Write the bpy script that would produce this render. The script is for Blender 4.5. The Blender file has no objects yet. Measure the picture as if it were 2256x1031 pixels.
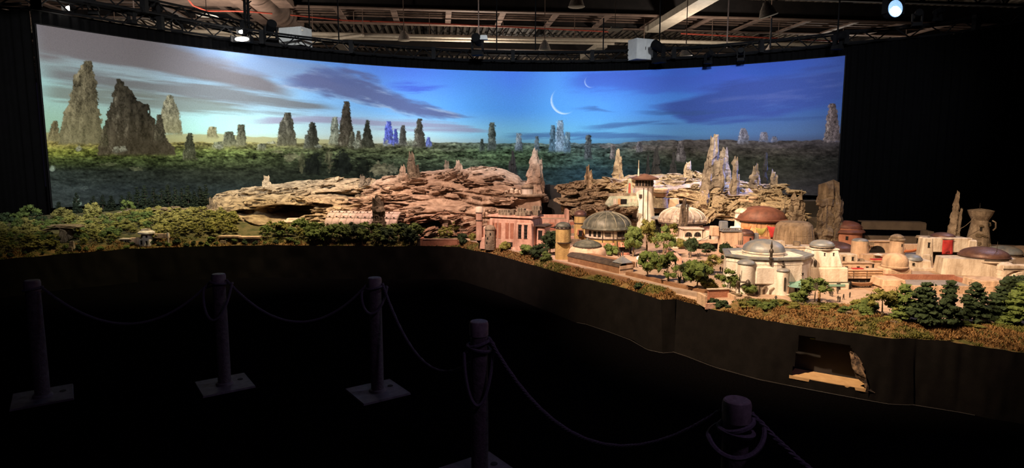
import bpy, bmesh, math, random
import numpy as np
from mathutils import Vector, Matrix, noise as mnoise

scene = bpy.context.scene
COL = scene.collection
# ---------------------------------------------------------------- camera
FPX, CX, CY, CAMH = 1376.0, 1128.0, 515.5, 1.9
PITCH = math.atan(170.0 / FPX)
cam_d = bpy.data.cameras.new('camera')
cam_d.sensor_width = 36.0
cam_d.lens = FPX / 2256.0 * 36.0
cam_d.clip_end = 200
cam = bpy.data.objects.new('camera', cam_d)
COL.objects.link(cam)
cam.location = (0, 0, CAMH)
cam.rotation_euler = (math.pi / 2 - PITCH, 0, 0)
scene.camera = cam
# ---------------------------------------------------------------- world: a dark hall, only a trace of ambient
w = bpy.data.worlds.new('World'); scene.world = w; w.use_nodes = True
w.node_tree.nodes['Background'].inputs[0].default_value = (0.55, 0.45, 0.9, 1)
w.node_tree.nodes['Background'].inputs[1].default_value = 0.005
# ---------------------------------------------------------------- show lights (hung from the rig above the frame)
GAIN_SHOW, GAIN_MURAL = 4.2, 5.0
def spot(name, loc, target, power, color, angle, blend=0.6, radius=0.08):
    d = bpy.data.lights.new(name, 'SPOT')
    d.energy = power * (GAIN_MURAL if name.startswith('mural') else GAIN_SHOW); d.color = color; d.spot_size = math.radians(angle); d.spot_blend = blend
    d.shadow_soft_size = radius
    o = bpy.data.objects.new(name, d); COL.objects.link(o)
    o.location = loc
    o.rotation_euler = (Vector(target) - Vector(loc)).to_track_quat('-Z', 'Y').to_euler()
    return o
WARM = (1.0, 0.70, 0.44)
PINK = (1.0, 0.68, 0.52)
YEL = (1.0, 0.80, 0.42)
spot('key_spot_village', (-0.9, 3.4, 5.6), (3.2, 6.9, 0.6), 860, WARM, 48, 0.7)
spot('key_spot_right_end', (1.6, 2.6, 5.2), (4.7, 6.8, 0.6), 330, WARM, 44, 0.8)
spot('key_spot_centre', (-1.6, 5.4, 5.8), (1.4, 9.9, 0.7), 880, PINK, 44, 0.7)
spot('key_spot_hill', (-1.5, 10.2, 6.4), (-1.6, 12.2, 0.9), 430, PINK, 56, 0.7)
spot('key_spot_cave', (-4.0, 10.0, 6.4), (-4.4, 12.2, 0.9), 290, (1.0, 0.76, 0.46), 56, 0.8)
spot('fill_spot_greenhouse', (-1.4, 8.6, 5.8), (-2.4, 10.6, 0.6), 210, PINK, 48, 0.9)  # unseen fill added to lift the dark gap at the greenhouse and tree row
spot('key_spot_spires', (1.6, 8.6, 6.4), (3.8, 12.0, 1.2), 900, (1.0, 0.76, 0.48), 46, 0.7)
spot('key_spot_forest', (-3.4, 9.3, 5.8), (-5.0, 10.3, 0.7), 300, YEL, 58, 0.9)
spot('rim_spot_blue', (8.4, 12.2, 4.6), (4.3, 12.4, 1.75), 1500, (0.22, 0.32, 1.0), 20, 0.6)
spot('rim_spot_white', (7.5, 8.4, 5.2), (3.6, 7.6, 0.8), 90, (0.66, 0.70, 1.0), 60, 0.6)
spot('mural_wash_far_left', (-3.6, 5.6, 4.3), (-7.3, 11.8, 2.7), 620, (1.0, 0.98, 0.95), 56, 0.9, 0.25)
spot('mural_wash_left', (-2.4, 7.2, 5.2), (-4.6, 15.0, 2.7), 980, (0.95, 0.98, 1.0), 54, 0.9, 0.25)
spot('mural_wash_centre', (0.2, 7.6, 5.6), (0.2, 16.4, 2.7), 940, (0.86, 0.93, 1.0), 52, 0.9, 0.25)
spot('mural_wash_right', (2.8, 7.2, 5.6), (4.4, 15.6, 2.7), 800, (0.88, 0.93, 1.0), 52, 0.9, 0.25)
spot('mural_wash_far_right', (4.8, 6.6, 5.4), (7.0, 14.2, 2.7), 480, (0.88, 0.92, 1.0), 46, 0.9, 0.25)
spot('visitor_violet', (2.4, 0.8, 4.8), (0.4, 4.4, 0.5), 16, (0.78, 0.50, 0.98), 80, 0.9, 0.2)
# ---------------------------------------------------------------- exposure
vs = scene.view_settings
vs.view_transform = 'Standard'; vs.look = 'None'; vs.exposure = 0.0; vs.gamma = 1.0
vs.use_curve_mapping = False

# ---------------------------------------------------------------- pixel <-> place
SP, CP = math.sin(PITCH), math.cos(PITCH)
def ray(px, py):
    a = (px - CX) / FPX; b = (CY - py) / FPX
    return a, CP + b * SP, -SP + b * CP
def at(px, py, Y):
    a, y, z = ray(px, py)
    return Vector((a / y * Y, Y, CAMH + z / y * Y))
def onz(px, py, zz):
    a, y, z = ray(px, py)
    t = (zz - CAMH) / z
    return Vector((a * t, y * t, zz))
def proj(X, Y, Z):
    dz = Z - CAMH
    f = Y * CP - dz * SP; u = Y * SP + dz * CP
    return CX + FPX * X / f, CY - FPX * u / f
def mpp(Y):
    return Y / FPX / CP            # metres per pixel at depth Y (near enough)

# ---------------------------------------------------------------- numpy value noise
_T = np.random.RandomState(7).rand(512, 512).astype(np.float32) * 2 - 1
def vn(x, y, z=0.0, s=0):
    x = np.asarray(x, np.float32); y = np.asarray(y, np.float32)
    if np.ndim(z) == 0 and z == 0:
        x, y = np.broadcast_arrays(x, y)
        i = np.floor(x); j = np.floor(y); u = x - i; v = y - j
        u = u * u * (3 - 2 * u); v = v * v * (3 - 2 * v)
        i = i.astype(np.int32) + s * 131; j = j.astype(np.int32) + s * 37
        i0 = i & 511; i1 = (i + 1) & 511; j0 = j & 511; j1 = (j + 1) & 511
        a = _T[i0, j0]; b = _T[i1, j0]; c = _T[i0, j1]; d = _T[i1, j1]
        p = a + (b - a) * u; q = c + (d - c) * u
        return p + (q - p) * v
    z = np.asarray(z, np.float32); k = np.floor(z); q = z - k; q = q * q * (3 - 2 * q)
    k = k.astype(np.int32); x, y, k, q = np.broadcast_arrays(x, y, k, q)
    # each z layer is the 2D lattice shifted by its own amount
    def lay(kk): return vn(x + ((kk * 71 + 13) % 509), y + ((kk * 29 + 5) % 503), 0.0, s)
    a = lay(k); b = lay(k + 1)
    return a + (b - a) * q
def fbm(x, y, z=0.0, o=4, s=0, g=0.5):
    r = 0; a = 1; t = 0
    for k in range(o):
        r = r + a * vn(np.asarray(x) * 2 ** k, np.asarray(y) * 2 ** k, np.asarray(z) * 2 ** k, s + k * 17)
        t += a; a *= g
    return r / t
def sst(a, b, x):
    t = np.clip((np.asarray(x, float) - a) / (b - a), 0, 1)
    return t * t * (3 - 2 * t)

# ---------------------------------------------------------------- scene bookkeeping
def tag(o, label=None, cat=None, group=None, kind=None):
    if label: o['label'] = label
    if cat: o['category'] = cat
    if group: o['group'] = group
    if kind: o['kind'] = kind
    return o
def thing(name, label, cat, loc=(0, 0, 0), rz=0.0, group=None, kind=None):
    o = bpy.data.objects.new(name, None); COL.objects.link(o)
    o.empty_display_size = 0.05
    o.location = loc; o.rotation_euler = (0, 0, rz)
    return tag(o, label, cat, group, kind)
def link(name, me, parent=None, loc=None, rot=None, scl=None):
    o = bpy.data.objects.new(name, me); COL.objects.link(o)
    if parent is not None: o.parent = parent
    if loc is not None: o.location = loc
    if rot is not None: o.rotation_euler = rot
    if scl is not None: o.scale = scl
    return o
def copy_tree(o, parent=None):
    c = o.copy(); COL.objects.link(c)
    if parent is not None: c.parent = parent
    for ch in o.children: copy_tree(ch, c)
    return c

# ---------------------------------------------------------------- materials
def hexc(r, g, b):
    f = lambda v: (v / 255.0) ** 2.2
    return (f(r), f(g), f(b), 1.0)
def mat(name, c1, c2=None, rough=0.85, scale=8.0, detail=6.0, metal=0.0, bump=0.0, bscale=None, lo=0.35, hi=0.65,
        streak=None, sc=None, rand=0.0, spec=0.3, stretch=None):
    m = bpy.data.materials.new(name); m.use_nodes = True
    nt = m.node_tree; N = nt.nodes; L = nt.links
    b = N['Principled BSDF']
    b.inputs['Roughness'].default_value = rough; b.inputs['Metallic'].default_value = metal
    b.inputs['Specular IOR Level'].default_value = spec
    c2 = c2 or tuple(v * 0.72 for v in c1[:3]) + (1,)
    tc = N.new('ShaderNodeTexCoord'); src = tc.outputs['Object']
    if rand > 0:
        oi = N.new('ShaderNodeObjectInfo'); va = N.new('ShaderNodeVectorMath'); va.operation = 'ADD'
        cm = N.new('ShaderNodeMath'); cm.operation = 'MULTIPLY'; cm.inputs[1].default_value = 37.0
        L.new(oi.outputs['Random'], cm.inputs[0]); L.new(src, va.inputs[0]); L.new(cm.outputs[0], va.inputs[1]); src = va.outputs[0]
    if stretch:
        mp = N.new('ShaderNodeMapping'); mp.inputs['Scale'].default_value = stretch
        L.new(src, mp.inputs[0]); src0 = mp.outputs[0]
    else: src0 = src
    no = N.new('ShaderNodeTexNoise'); no.inputs['Scale'].default_value = scale; no.inputs['Detail'].default_value = detail
    no.inputs['Roughness'].default_value = 0.62
    L.new(src0, no.inputs['Vector'])
    rp = N.new('ShaderNodeValToRGB'); L.new(no.outputs['Fac'], rp.inputs[0])
    rp.color_ramp.elements[0].position = lo; rp.color_ramp.elements[0].color = c2
    rp.color_ramp.elements[1].position = hi; rp.color_ramp.elements[1].color = c1
    out = rp.outputs[0]
    if streak:
        mp = N.new('ShaderNodeMapping'); s_ = sc or 14.0
        mp.inputs['Scale'].default_value = (s_, s_, s_ * 0.16); L.new(src, mp.inputs[0])
        n2 = N.new('ShaderNodeTexNoise'); n2.inputs['Scale'].default_value = 1.0; n2.inputs['Detail'].default_value = 5
        L.new(mp.outputs[0], n2.inputs['Vector'])
        r2 = N.new('ShaderNodeValToRGB'); L.new(n2.outputs['Fac'], r2.inputs[0])
        r2.color_ramp.elements[0].position = 0.46; r2.color_ramp.elements[0].color = (0, 0, 0, 1)
        r2.color_ramp.elements[1].position = 0.78; r2.color_ramp.elements[1].color = (1, 1, 1, 1)
        mx = N.new('ShaderNodeMix'); mx.data_type = 'RGBA'
        L.new(r2.outputs[0], mx.inputs['Factor']); L.new(out, mx.inputs['A']); mx.inputs['B'].default_value = streak
        out = mx.outputs['Result']
    if rand > 0:
        hs = N.new('ShaderNodeHueSaturation'); mr = N.new('ShaderNodeMapRange')
        mr.inputs['To Min'].default_value = 1 - rand; mr.inputs['To Max'].default_value = 1 + rand
        L.new(oi.outputs['Random'], mr.inputs['Value']); L.new(mr.outputs[0], hs.inputs['Value']); L.new(out, hs.inputs['Color']); out = hs.outputs[0]
    L.new(out, b.inputs['Base Color'])
    if bump > 0:
        nb = N.new('ShaderNodeTexNoise'); nb.inputs['Scale'].default_value = bscale or scale * 3; nb.inputs['Detail'].default_value = 6
        L.new(src0, nb.inputs['Vector'])
        bp = N.new('ShaderNodeBump'); bp.inputs['Strength'].default_value = bump; bp.inputs['Distance'].default_value = 0.02
        L.new(nb.outputs['Fac'], bp.inputs['Height']); L.new(bp.outputs[0], b.inputs['Normal'])
    return m
def emit(name, col, power):
    m = bpy.data.materials.new(name); m.use_nodes = True
    nt = m.node_tree; b = nt.nodes['Principled BSDF']
    b.inputs['Base Color'].default_value = (0.5, 0.5, 0.5, 1)
    b.inputs['Emission Color'].default_value = col; b.inputs['Emission Strength'].default_value = power
    return m
M = {}
def lin(r, g, b): return (r, g, b, 1.0)
M['floor'] = mat('black_carpet', lin(.0026, .0024, .0028), lin(.0014, .0013, .0016), 1.0, 60, bump=0.3, spec=0.0)
M['drape'] = mat('black_drape', lin(.0007, .0007, .0009), lin(.0004, .0004, .0005), 0.95, 5, spec=0.05)
M['skirt'] = mat('black_skirt_cloth', lin(.0068, .0058, .0054), lin(.0042, .0036, .0034), 0.95, 9, bump=0.15, bscale=200, spec=0.1)
M['black'] = mat('black_metal', lin(.0030, .0030, .0034), lin(.0016, .0016, .002), 0.75, 6, spec=0.08)
M['boxblack'] = mat('black_painted_board', lin(.030, .026, .024), lin(.018, .016, .015), 0.7, 5)
M['boxbrown'] = mat('dark_brown_board', lin(.10, .078, .06), lin(.065, .05, .04), 0.8, 6)
# rock
M['rock_pink'] = mat('pink_tan_rock', lin(.48, .35, .26), lin(.17, .11, .075), 0.95, 5, 10, bump=0.9, bscale=16, lo=.34, hi=.62, streak=lin(.20, .12, .075), sc=9)
M['rock_tan'] = mat('tan_rock', lin(.43, .33, .21), lin(.13, .09, .055), 0.95, 7, 10, bump=0.9, bscale=20, lo=.36, hi=.62, rand=.12)
M['rock_grey'] = mat('grey_brown_rock', lin(.24, .185, .13), lin(.075, .055, .037), 0.95, 6, 10, bump=1.0, bscale=18, lo=.36, hi=.64, streak=lin(.07, .05, .035), sc=22, rand=.1)
M['rock_dark'] = mat('dark_slate_rock', lin(.016, .015, .014), lin(.006, .006, .006), 0.95, 6, 8, bump=0.8, bscale=20)
M['rock_red'] = mat('red_tan_rock', lin(.50, .30, .20), lin(.22, .12, .08), 0.95, 7, 10, bump=0.9, bscale=20, rand=.1)
# ground
M['moss'] = mat('brown_green_moss', lin(.22, .135, .055), lin(.075, .078, .02), 1.0, 9, 10, bump=1.0, bscale=60, lo=.40, hi=.60)
M['earth'] = mat('forest_earth', lin(.12, .10, .045), lin(.05, .055, .018), 1.0, 8, 10, bump=1.0, bscale=50, lo=.38, hi=.62)
M['plaza'] = mat('dusty_pink_paving', lin(.47, .34, .25), lin(.34, .24, .17), 0.9, 12, 6, bump=0.2, bscale=80)
M['kerb'] = mat('pale_kerb', lin(.38, .29, .23), lin(.28, .21, .16), 0.9, 16, 5)
# plaster
DIRT = lin(.26, .18, .12)
M['cream'] = mat('cream_plaster', lin(.72, .63, .52), lin(.56, .46, .36), 0.9, 9, 8, bump=0.25, bscale=60, streak=DIRT, sc=16, rand=.05)
M['white'] = mat('white_plaster', lin(.80, .75, .68), lin(.64, .57, .50), 0.9, 9, 8, bump=0.2, bscale=60, streak=lin(.40, .30, .22), sc=18, rand=.04)
M['pinkp'] = mat('pink_plaster', lin(.64, .41, .32), lin(.48, .28, .21), 0.9, 9, 8, bump=0.25, bscale=60, streak=lin(.26, .13, .09), sc=16)
M['peach'] = mat('peach_plaster', lin(.66, .47, .33), lin(.50, .34, .23), 0.9, 9, 8, bump=0.25, bscale=60, streak=DIRT, sc=14, rand=.06)
M['yellow'] = mat('yellow_plaster', lin(.58, .42, .17), lin(.42, .29, .11), 0.9, 9, 8, bump=0.25, bscale=60, streak=lin(.20, .13, .05), sc=22)
M['orange'] = mat('orange_plaster', lin(.66, .40, .20), lin(.52, .29, .14), 0.9, 9, 8, bump=0.25, bscale=60, streak=lin(.28, .15, .08), sc=22)
M['terra'] = mat('terracotta_plaster', lin(.42, .19, .12), lin(.28, .11, .07), 0.9, 9, 8, bump=0.25, bscale=60)
M['brick'] = mat('brown_rendered_wall', lin(.27, .15, .08), lin(.18, .09, .05), 0.92, 14, 8, bump=0.4, bscale=90)
M['stone'] = mat('weathered_grey_stone', lin(.34, .27, .20), lin(.16, .12, .085), 0.95, 9, 9, bump=0.6, bscale=40, streak=lin(.09, .065, .045), sc=20, rand=.06)
M['drum'] = mat('grey_tan_ribbed_stone', lin(.36, .27, .18), lin(.22, .16, .10), 0.95, 8, 8, bump=0.4, bscale=50, streak=lin(.13, .09, .06), sc=26)
# roofs
M['green_rib'] = mat('pale_verdigris_rib', lin(.26, .25, .18), lin(.15, .15, .11), .6, 12)
M['green_roof'] = mat('verdigris_metal_roof', lin(.105, .11, .08), lin(.045, .05, .042), 0.55, 9, 8, metal=0.2, bump=0.2, streak=lin(.20, .20, .15), sc=16, spec=.5)
M['blue_roof'] = mat('blue_grey_metal_roof', lin(.25, .27, .29), lin(.14, .16, .19), 0.5, 8, 8, metal=0.2, bump=0.15, streak=lin(.34, .30, .25), sc=12, spec=.5)
M['red_roof'] = mat('rust_red_roof', lin(.17, .062, .038), lin(.09, .034, .022), 0.6, 10, 8, metal=0.1, bump=0.25, spec=.4)
M['brown_roof'] = mat('brown_bronze_roof', lin(.17, .085, .06), lin(.085, .042, .034), 0.5, 9, 8, metal=0.3, bump=0.2, spec=.5)
M['pale_roof'] = mat('pale_ribbed_roof', lin(.60, .52, .42), lin(.40, .32, .25), 0.6, 9, 8, metal=0.1, bump=0.25, streak=lin(.18, .12, .08), sc=16)
M['grey_roof'] = mat('flat_grey_roof', lin(.30, .27, .26), lin(.22, .20, .19), 0.85, 18, 6)
M['dark'] = mat('dark_opening', lin(.014, .012, .011), lin(.008, .007, .007), 0.8, 6)
M['trim'] = mat('dark_brown_trim', lin(.075, .055, .042), lin(.035, .026, .022), 0.7, 20, 6)
M['bronze'] = mat('dull_bronze_finial', lin(.11, .09, .075), lin(.05, .042, .036), 0.45, 30, 5, metal=0.5)
M['gbox'] = mat('grey_green_crate', lin(.26, .21, .15), lin(.14, .12, .085), 0.8, 20, 6, rand=.2)
M['teal_cloth'] = mat('teal_canvas', lin(.20, .36, .29), lin(.13, .25, .21), 0.9, 18, 5)
M['red_cloth'] = mat('red_canvas', lin(.50, .045, .04), lin(.36, .028, .028), 0.9, 18, 5)
M['tan_cloth'] = mat('tan_canvas', lin(.48, .31, .20), lin(.33, .20, .13), 0.9, 18, 5)
M['olive_cloth'] = mat('olive_yellow_canvas', lin(.36, .32, .08), lin(.24, .22, .06), 0.9, 18, 5)
M['orange_cloth'] = mat('orange_canvas', lin(.60, .20, .07), lin(.45, .13, .05), 0.9, 18, 5)
M['navy'] = mat('navy_painted_metal', lin(.035, .05, .12), lin(.02, .03, .07), 0.6, 18, 5)
M['shipgreen'] = mat('worn_green_white_hull', lin(.50, .50, .38), lin(.26, .32, .24), 0.6, 16, 7, bump=0.1)
M['shipred'] = mat('faded_red_panel', lin(.48, .12, .09), lin(.34, .09, .07), 0.6, 16, 6)
# plants
def leafmat(name, a, b): return mat(name, a, b, 0.85, 26, 5, lo=.36, hi=.64, rand=.22, spec=.15)
M['leaf_olive'] = leafmat('olive_foliage', lin(.20, .19, .05), lin(.085, .09, .022))
M['leaf_yellow'] = leafmat('yellow_green_foliage', lin(.25, .225, .07), lin(.11, .11, .032))
M['leaf_green'] = leafmat('green_foliage', lin(.12, .16, .045), lin(.045, .07, .018))
M['leaf_dark'] = leafmat('dark_green_foliage', lin(.040, .062, .026), lin(.014, .024, .011))
M['leaf_pine'] = leafmat('black_green_needles', lin(.016, .026, .014), lin(.006, .010, .006))
M['bark'] = mat('pale_bark', lin(.26, .20, .12), lin(.13, .095, .055), 0.9, 30, 5)
M['barkd'] = mat('dark_bark', lin(.06, .042, .028), lin(.03, .02, .014), 0.9, 30, 5)
M['figure'] = mat('painted_figure', lin(.07, .055, .045), lin(.03, .025, .022), 0.8, 60, 3, rand=.5)
# posts and rope
M['post'] = mat('rough_painted_post', lin(.14, .115, .12), lin(.075, .062, .066), 0.75, 30, 6, bump=0.3, bscale=80)
M['postcap'] = mat('worn_post_cap', lin(.30, .26, .25), lin(.18, .15, .15), 0.6, 40, 6)
M['rope'] = mat('grey_rope', lin(.16, .145, .17), lin(.09, .08, .10), 0.9, 120, 4)
M['plate'] = mat('grey_base_plate', lin(.14, .12, .13), lin(.085, .075, .082), 0.7, 20, 6)
# hall roof
M['deck'] = mat('dark_roof_deck', lin(.10, .085, .07), lin(.05, .042, .035), 0.8, 3, 5)
M['rib'] = mat('dull_tan_steel', lin(.34, .28, .22), lin(.22, .18, .14), 0.7, 3, 5)
M['steel'] = mat('brown_painted_steel', lin(.25, .17, .13), lin(.15, .10, .08), 0.7, 2, 6)
M['steel_dark'] = mat('dark_painted_steel', lin(.022, .018, .017), lin(.012, .010, .010), 0.8, 2, 5)
M['paint'] = mat('cream_painted_steel', lin(.55, .48, .38), lin(.42, .36, .28), 0.6, 4, 5)
M['redline'] = mat('red_cable_sheath', lin(.50, .085, .05), lin(.32, .055, .035), 0.6, 4, 4)
M['cabinet'] = mat('pale_grey_cabinet', lin(.30, .30, .29), lin(.25, .25, .24), 0.6, 6, 4)
M['reflector'] = mat('silver_lamp_reflector', lin(.55, .50, .46), lin(.25, .21, .18), 0.35, 30, 3, metal=0.6)
M['lamp_low'] = emit('lamp_glow_low', (1.0, .92, .85, 1), 1.3)
M['lamp_high'] = emit('lamp_glow_high', (1.0, .95, .80, 1), 14.0)
M['led_blue'] = emit('blue_led_face', (.10, .40, .95, 1), 0.8)
M['led_dot'] = emit('pale_blue_led', (.20, .62, 1.0, 1), 0.62)

# ---------------------------------------------------------------- mesh builder
class MB:
    def __init__(s, k=1.0): s.v = []; s.f = []; s.k = k
    def add(s, vs, fs):
        b = len(s.v); k = s.k
        s.v += [(x * k, y * k, z * k) for x, y, z in vs]
        s.f += [tuple(b + i for i in f) for f in fs]
        return s
    def box(s, x0, x1, y0, y1, z0, z1, tx=0.0, ty=0.0, rz=0.0):
        # tx, ty: how much each side draws in at the top
        vs = [(x0, y0, z0), (x1, y0, z0), (x1, y1, z0), (x0, y1, z0),
              (x0 + tx, y0 + ty, z1), (x1 - tx, y0 + ty, z1), (x1 - tx, y1 - ty, z1), (x0 + tx, y1 - ty, z1)]
        if rz:
            cx, cy = (x0 + x1) / 2, (y0 + y1) / 2; c, q = math.cos(rz), math.sin(rz)
            vs = [(cx + (x - cx) * c - (y - cy) * q, cy + (x - cx) * q + (y - cy) * c, z) for x, y, z in vs]
        return s.add(vs, [(0, 3, 2, 1), (4, 5, 6, 7), (0, 1, 5, 4), (1, 2, 6, 5), (2, 3, 7, 6), (3, 0, 4, 7)])
    def prism(s, poly, z0, z1, top=None):
        n = len(poly); top = top or poly
        vs = [(x, y, z0) for x, y in poly] + [(x, y, z1) for x, y in top]
        fs = [tuple(range(n - 1, -1, -1)), tuple(range(n, 2 * n))] + [(i, (i + 1) % n, n + (i + 1) % n, n + i) for i in range(n)]
        return s.add(vs, fs)
    def lathe(s, prof, n=24, cx=0, cy=0, a0=0.0, a1=None, sx=1.0, sy=1.0):
        full = a1 is None
        m = n if full else n + 1
        a1 = a0 + 2 * math.pi if full else a1
        vs = []
        for r, z in prof:
            for i in range(m):
                a = a0 + (a1 - a0) * i / n
                vs.append((cx + r * sx * math.cos(a), cy + r * sy * math.sin(a), z))
        fs = []
        for j in range(len(prof) - 1):
            for i in range(n):
                i2 = (i + 1) % m
                fs.append((j * m + i, j * m + i2, (j + 1) * m + i2, (j + 1) * m + i))
        if full:
            if prof[0][0] > 1e-6: fs.append(tuple(range(m - 1, -1, -1)))
            if prof[-1][0] > 1e-6: fs.append(tuple((len(prof) - 1) * m + i for i in range(m)))
        return s.add(vs, fs)
    def tube(s, pts, r, n=6, closed=False):
        pts = [Vector(p) for p in pts]; m = len(pts); vs = []; fs = []
        rr = r if isinstance(r, (list, tuple)) else [r] * m
        up = Vector((0, 0, 1)); prev = None
        for i, p in enumerate(pts):
            if closed: t = pts[(i + 1) % m] - pts[i - 1]
            else: t = pts[min(i + 1, m - 1)] - pts[max(i - 1, 0)]
            t.normalize()
            if prev is None:
                a = t.cross(up) if abs(t.z) < 0.95 else t.cross(Vector((1, 0, 0)))
            else: a = prev - t * prev.dot(t)
            a.normalize(); prev = a; b = t.cross(a)
            for k in range(n):
                an = 2 * math.pi * k / n
                q = p + (a * math.cos(an) + b * math.sin(an)) * rr[i]
                vs.append(tuple(q))
        e = m if closed else m - 1
        for i in range(e):
            for k in range(n):
                i2 = (i + 1) % m
                fs.append((i * n + k, i * n + (k + 1) % n, i2 * n + (k + 1) % n, i2 * n + k))
        if not closed:
            fs.append(tuple(range(n - 1, -1, -1))); fs.append(tuple((m - 1) * n + k for k in range(n)))
        return s.add(vs, fs)
    def bar(s, a, b, wdt, h=None):
        h = h or wdt; a, b = Vector(a), Vector(b); t = (b - a).normalized()
        u = t.cross(Vector((0, 0, 1))); u = u.normalized() if u.length > 1e-4 else Vector((1, 0, 0)); v = u.cross(t)
        vs = []
        for p in (a, b):
            for i, j in ((-1, -1), (1, -1), (1, 1), (-1, 1)): vs.append(tuple(p + u * (i * wdt / 2) + v * (j * h / 2)))
        return s.add(vs, [(3, 2, 1, 0), (4, 5, 6, 7), (0, 1, 5, 4), (1, 2, 6, 5), (2, 3, 7, 6), (3, 0, 4, 7)])
    def grid(s, P):
        r, c = len(P), len(P[0])
        return s.add([tuple(p) for row in P for p in row], [(j * c + i, j * c + i + 1, (j + 1) * c + i + 1, (j + 1) * c + i) for j in range(r - 1) for i in range(c - 1)])
    def mesh(s, name, m, smooth=False):
        me = bpy.data.meshes.new(name); me.from_pydata(s.v, [], s.f); me.update()
        if m is not None: me.materials.append(M[m] if isinstance(m, str) else m)
        if smooth:
            me.polygons.foreach_set('use_smooth', [True] * len(me.polygons))
            if smooth != 'all':
                me.set_sharp_from_angle(angle=math.radians(smooth if isinstance(smooth, (int, float)) and not isinstance(smooth, bool) else 40))
        return me
    def build(s, name, m, parent=None, smooth=False, **kw):
        return link(name, s.mesh(name, m, smooth), parent, **kw)
def npmesh(name, V, F, m, smooth=True):
    me = bpy.data.meshes.new(name)
    me.vertices.add(len(V)); me.vertices.foreach_set('co', np.asarray(V, np.float32).ravel())
    F = np.asarray(F, np.int32); nf, k = F.shape
    me.loops.add(nf * k); me.loops.foreach_set('vertex_index', F.ravel())
    me.polygons.add(nf); me.polygons.foreach_set('loop_start', np.arange(0, nf * k, k, dtype=np.int32))
    me.polygons.foreach_set('use_smooth', np.full(nf, smooth, bool))
    me.update(calc_edges=True)
    if m is not None: me.materials.append(M[m] if isinstance(m, str) else m)
    return me
def gridfaces(r, c):
    i = np.arange(r * c).reshape(r, c)
    return np.stack([i[:-1, :-1].ravel(), i[:-1, 1:].ravel(), i[1:, 1:].ravel(), i[1:, :-1].ravel()], 1)
def dome_prof(r, h, z0=0.0, n=8, rtop=0.0):
    return [(rtop + (r - rtop) * math.cos(math.pi / 2 * i / n), z0 + h * math.sin(math.pi / 2 * i / n)) for i in range(n + 1)]
# ================================================================ SETTING: floor, drapes, mural
fl = MB().box(-30, 30, -8, 75, -0.06, 0.0).build('floor', 'floor'); fl['kind'] = 'structure'
ZT, ZB = 4.15, 1.0
_tp = np.array([(80, 53), (200, 72), (320, 90), (440, 106), (570, 119), (720, 137), (893, 149), (976, 154), (1130, 157), (1312, 156.5), (1408, 154), (1568, 146), (1690, 139.5), (1862, 122)], float)
_pf = np.polyfit((_tp[:, 0] - 1000) / 900, _tp[:, 1], 4)
def ytop(px): return np.polyval(_pf, (np.asarray(px, float) - 1000) / 900)
def mural_xy(px):
    p = onz(px, float(ytop(px)), ZT); return p.x, p.y
NU, NV = 1250, 330
_px = np.linspace(80, 1862, NU)
_xy = np.array([mural_xy(p) for p in _px])
_zz = np.linspace(ZT, ZB, NV)
GX = np.repeat(_xy[None, :, 0], NV, 0); GY = np.repeat(_xy[None, :, 1], NV, 0); GZ = np.repeat(_zz[:, None], NU, 1)
PX, PY = proj(GX, GY, GZ)

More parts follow.
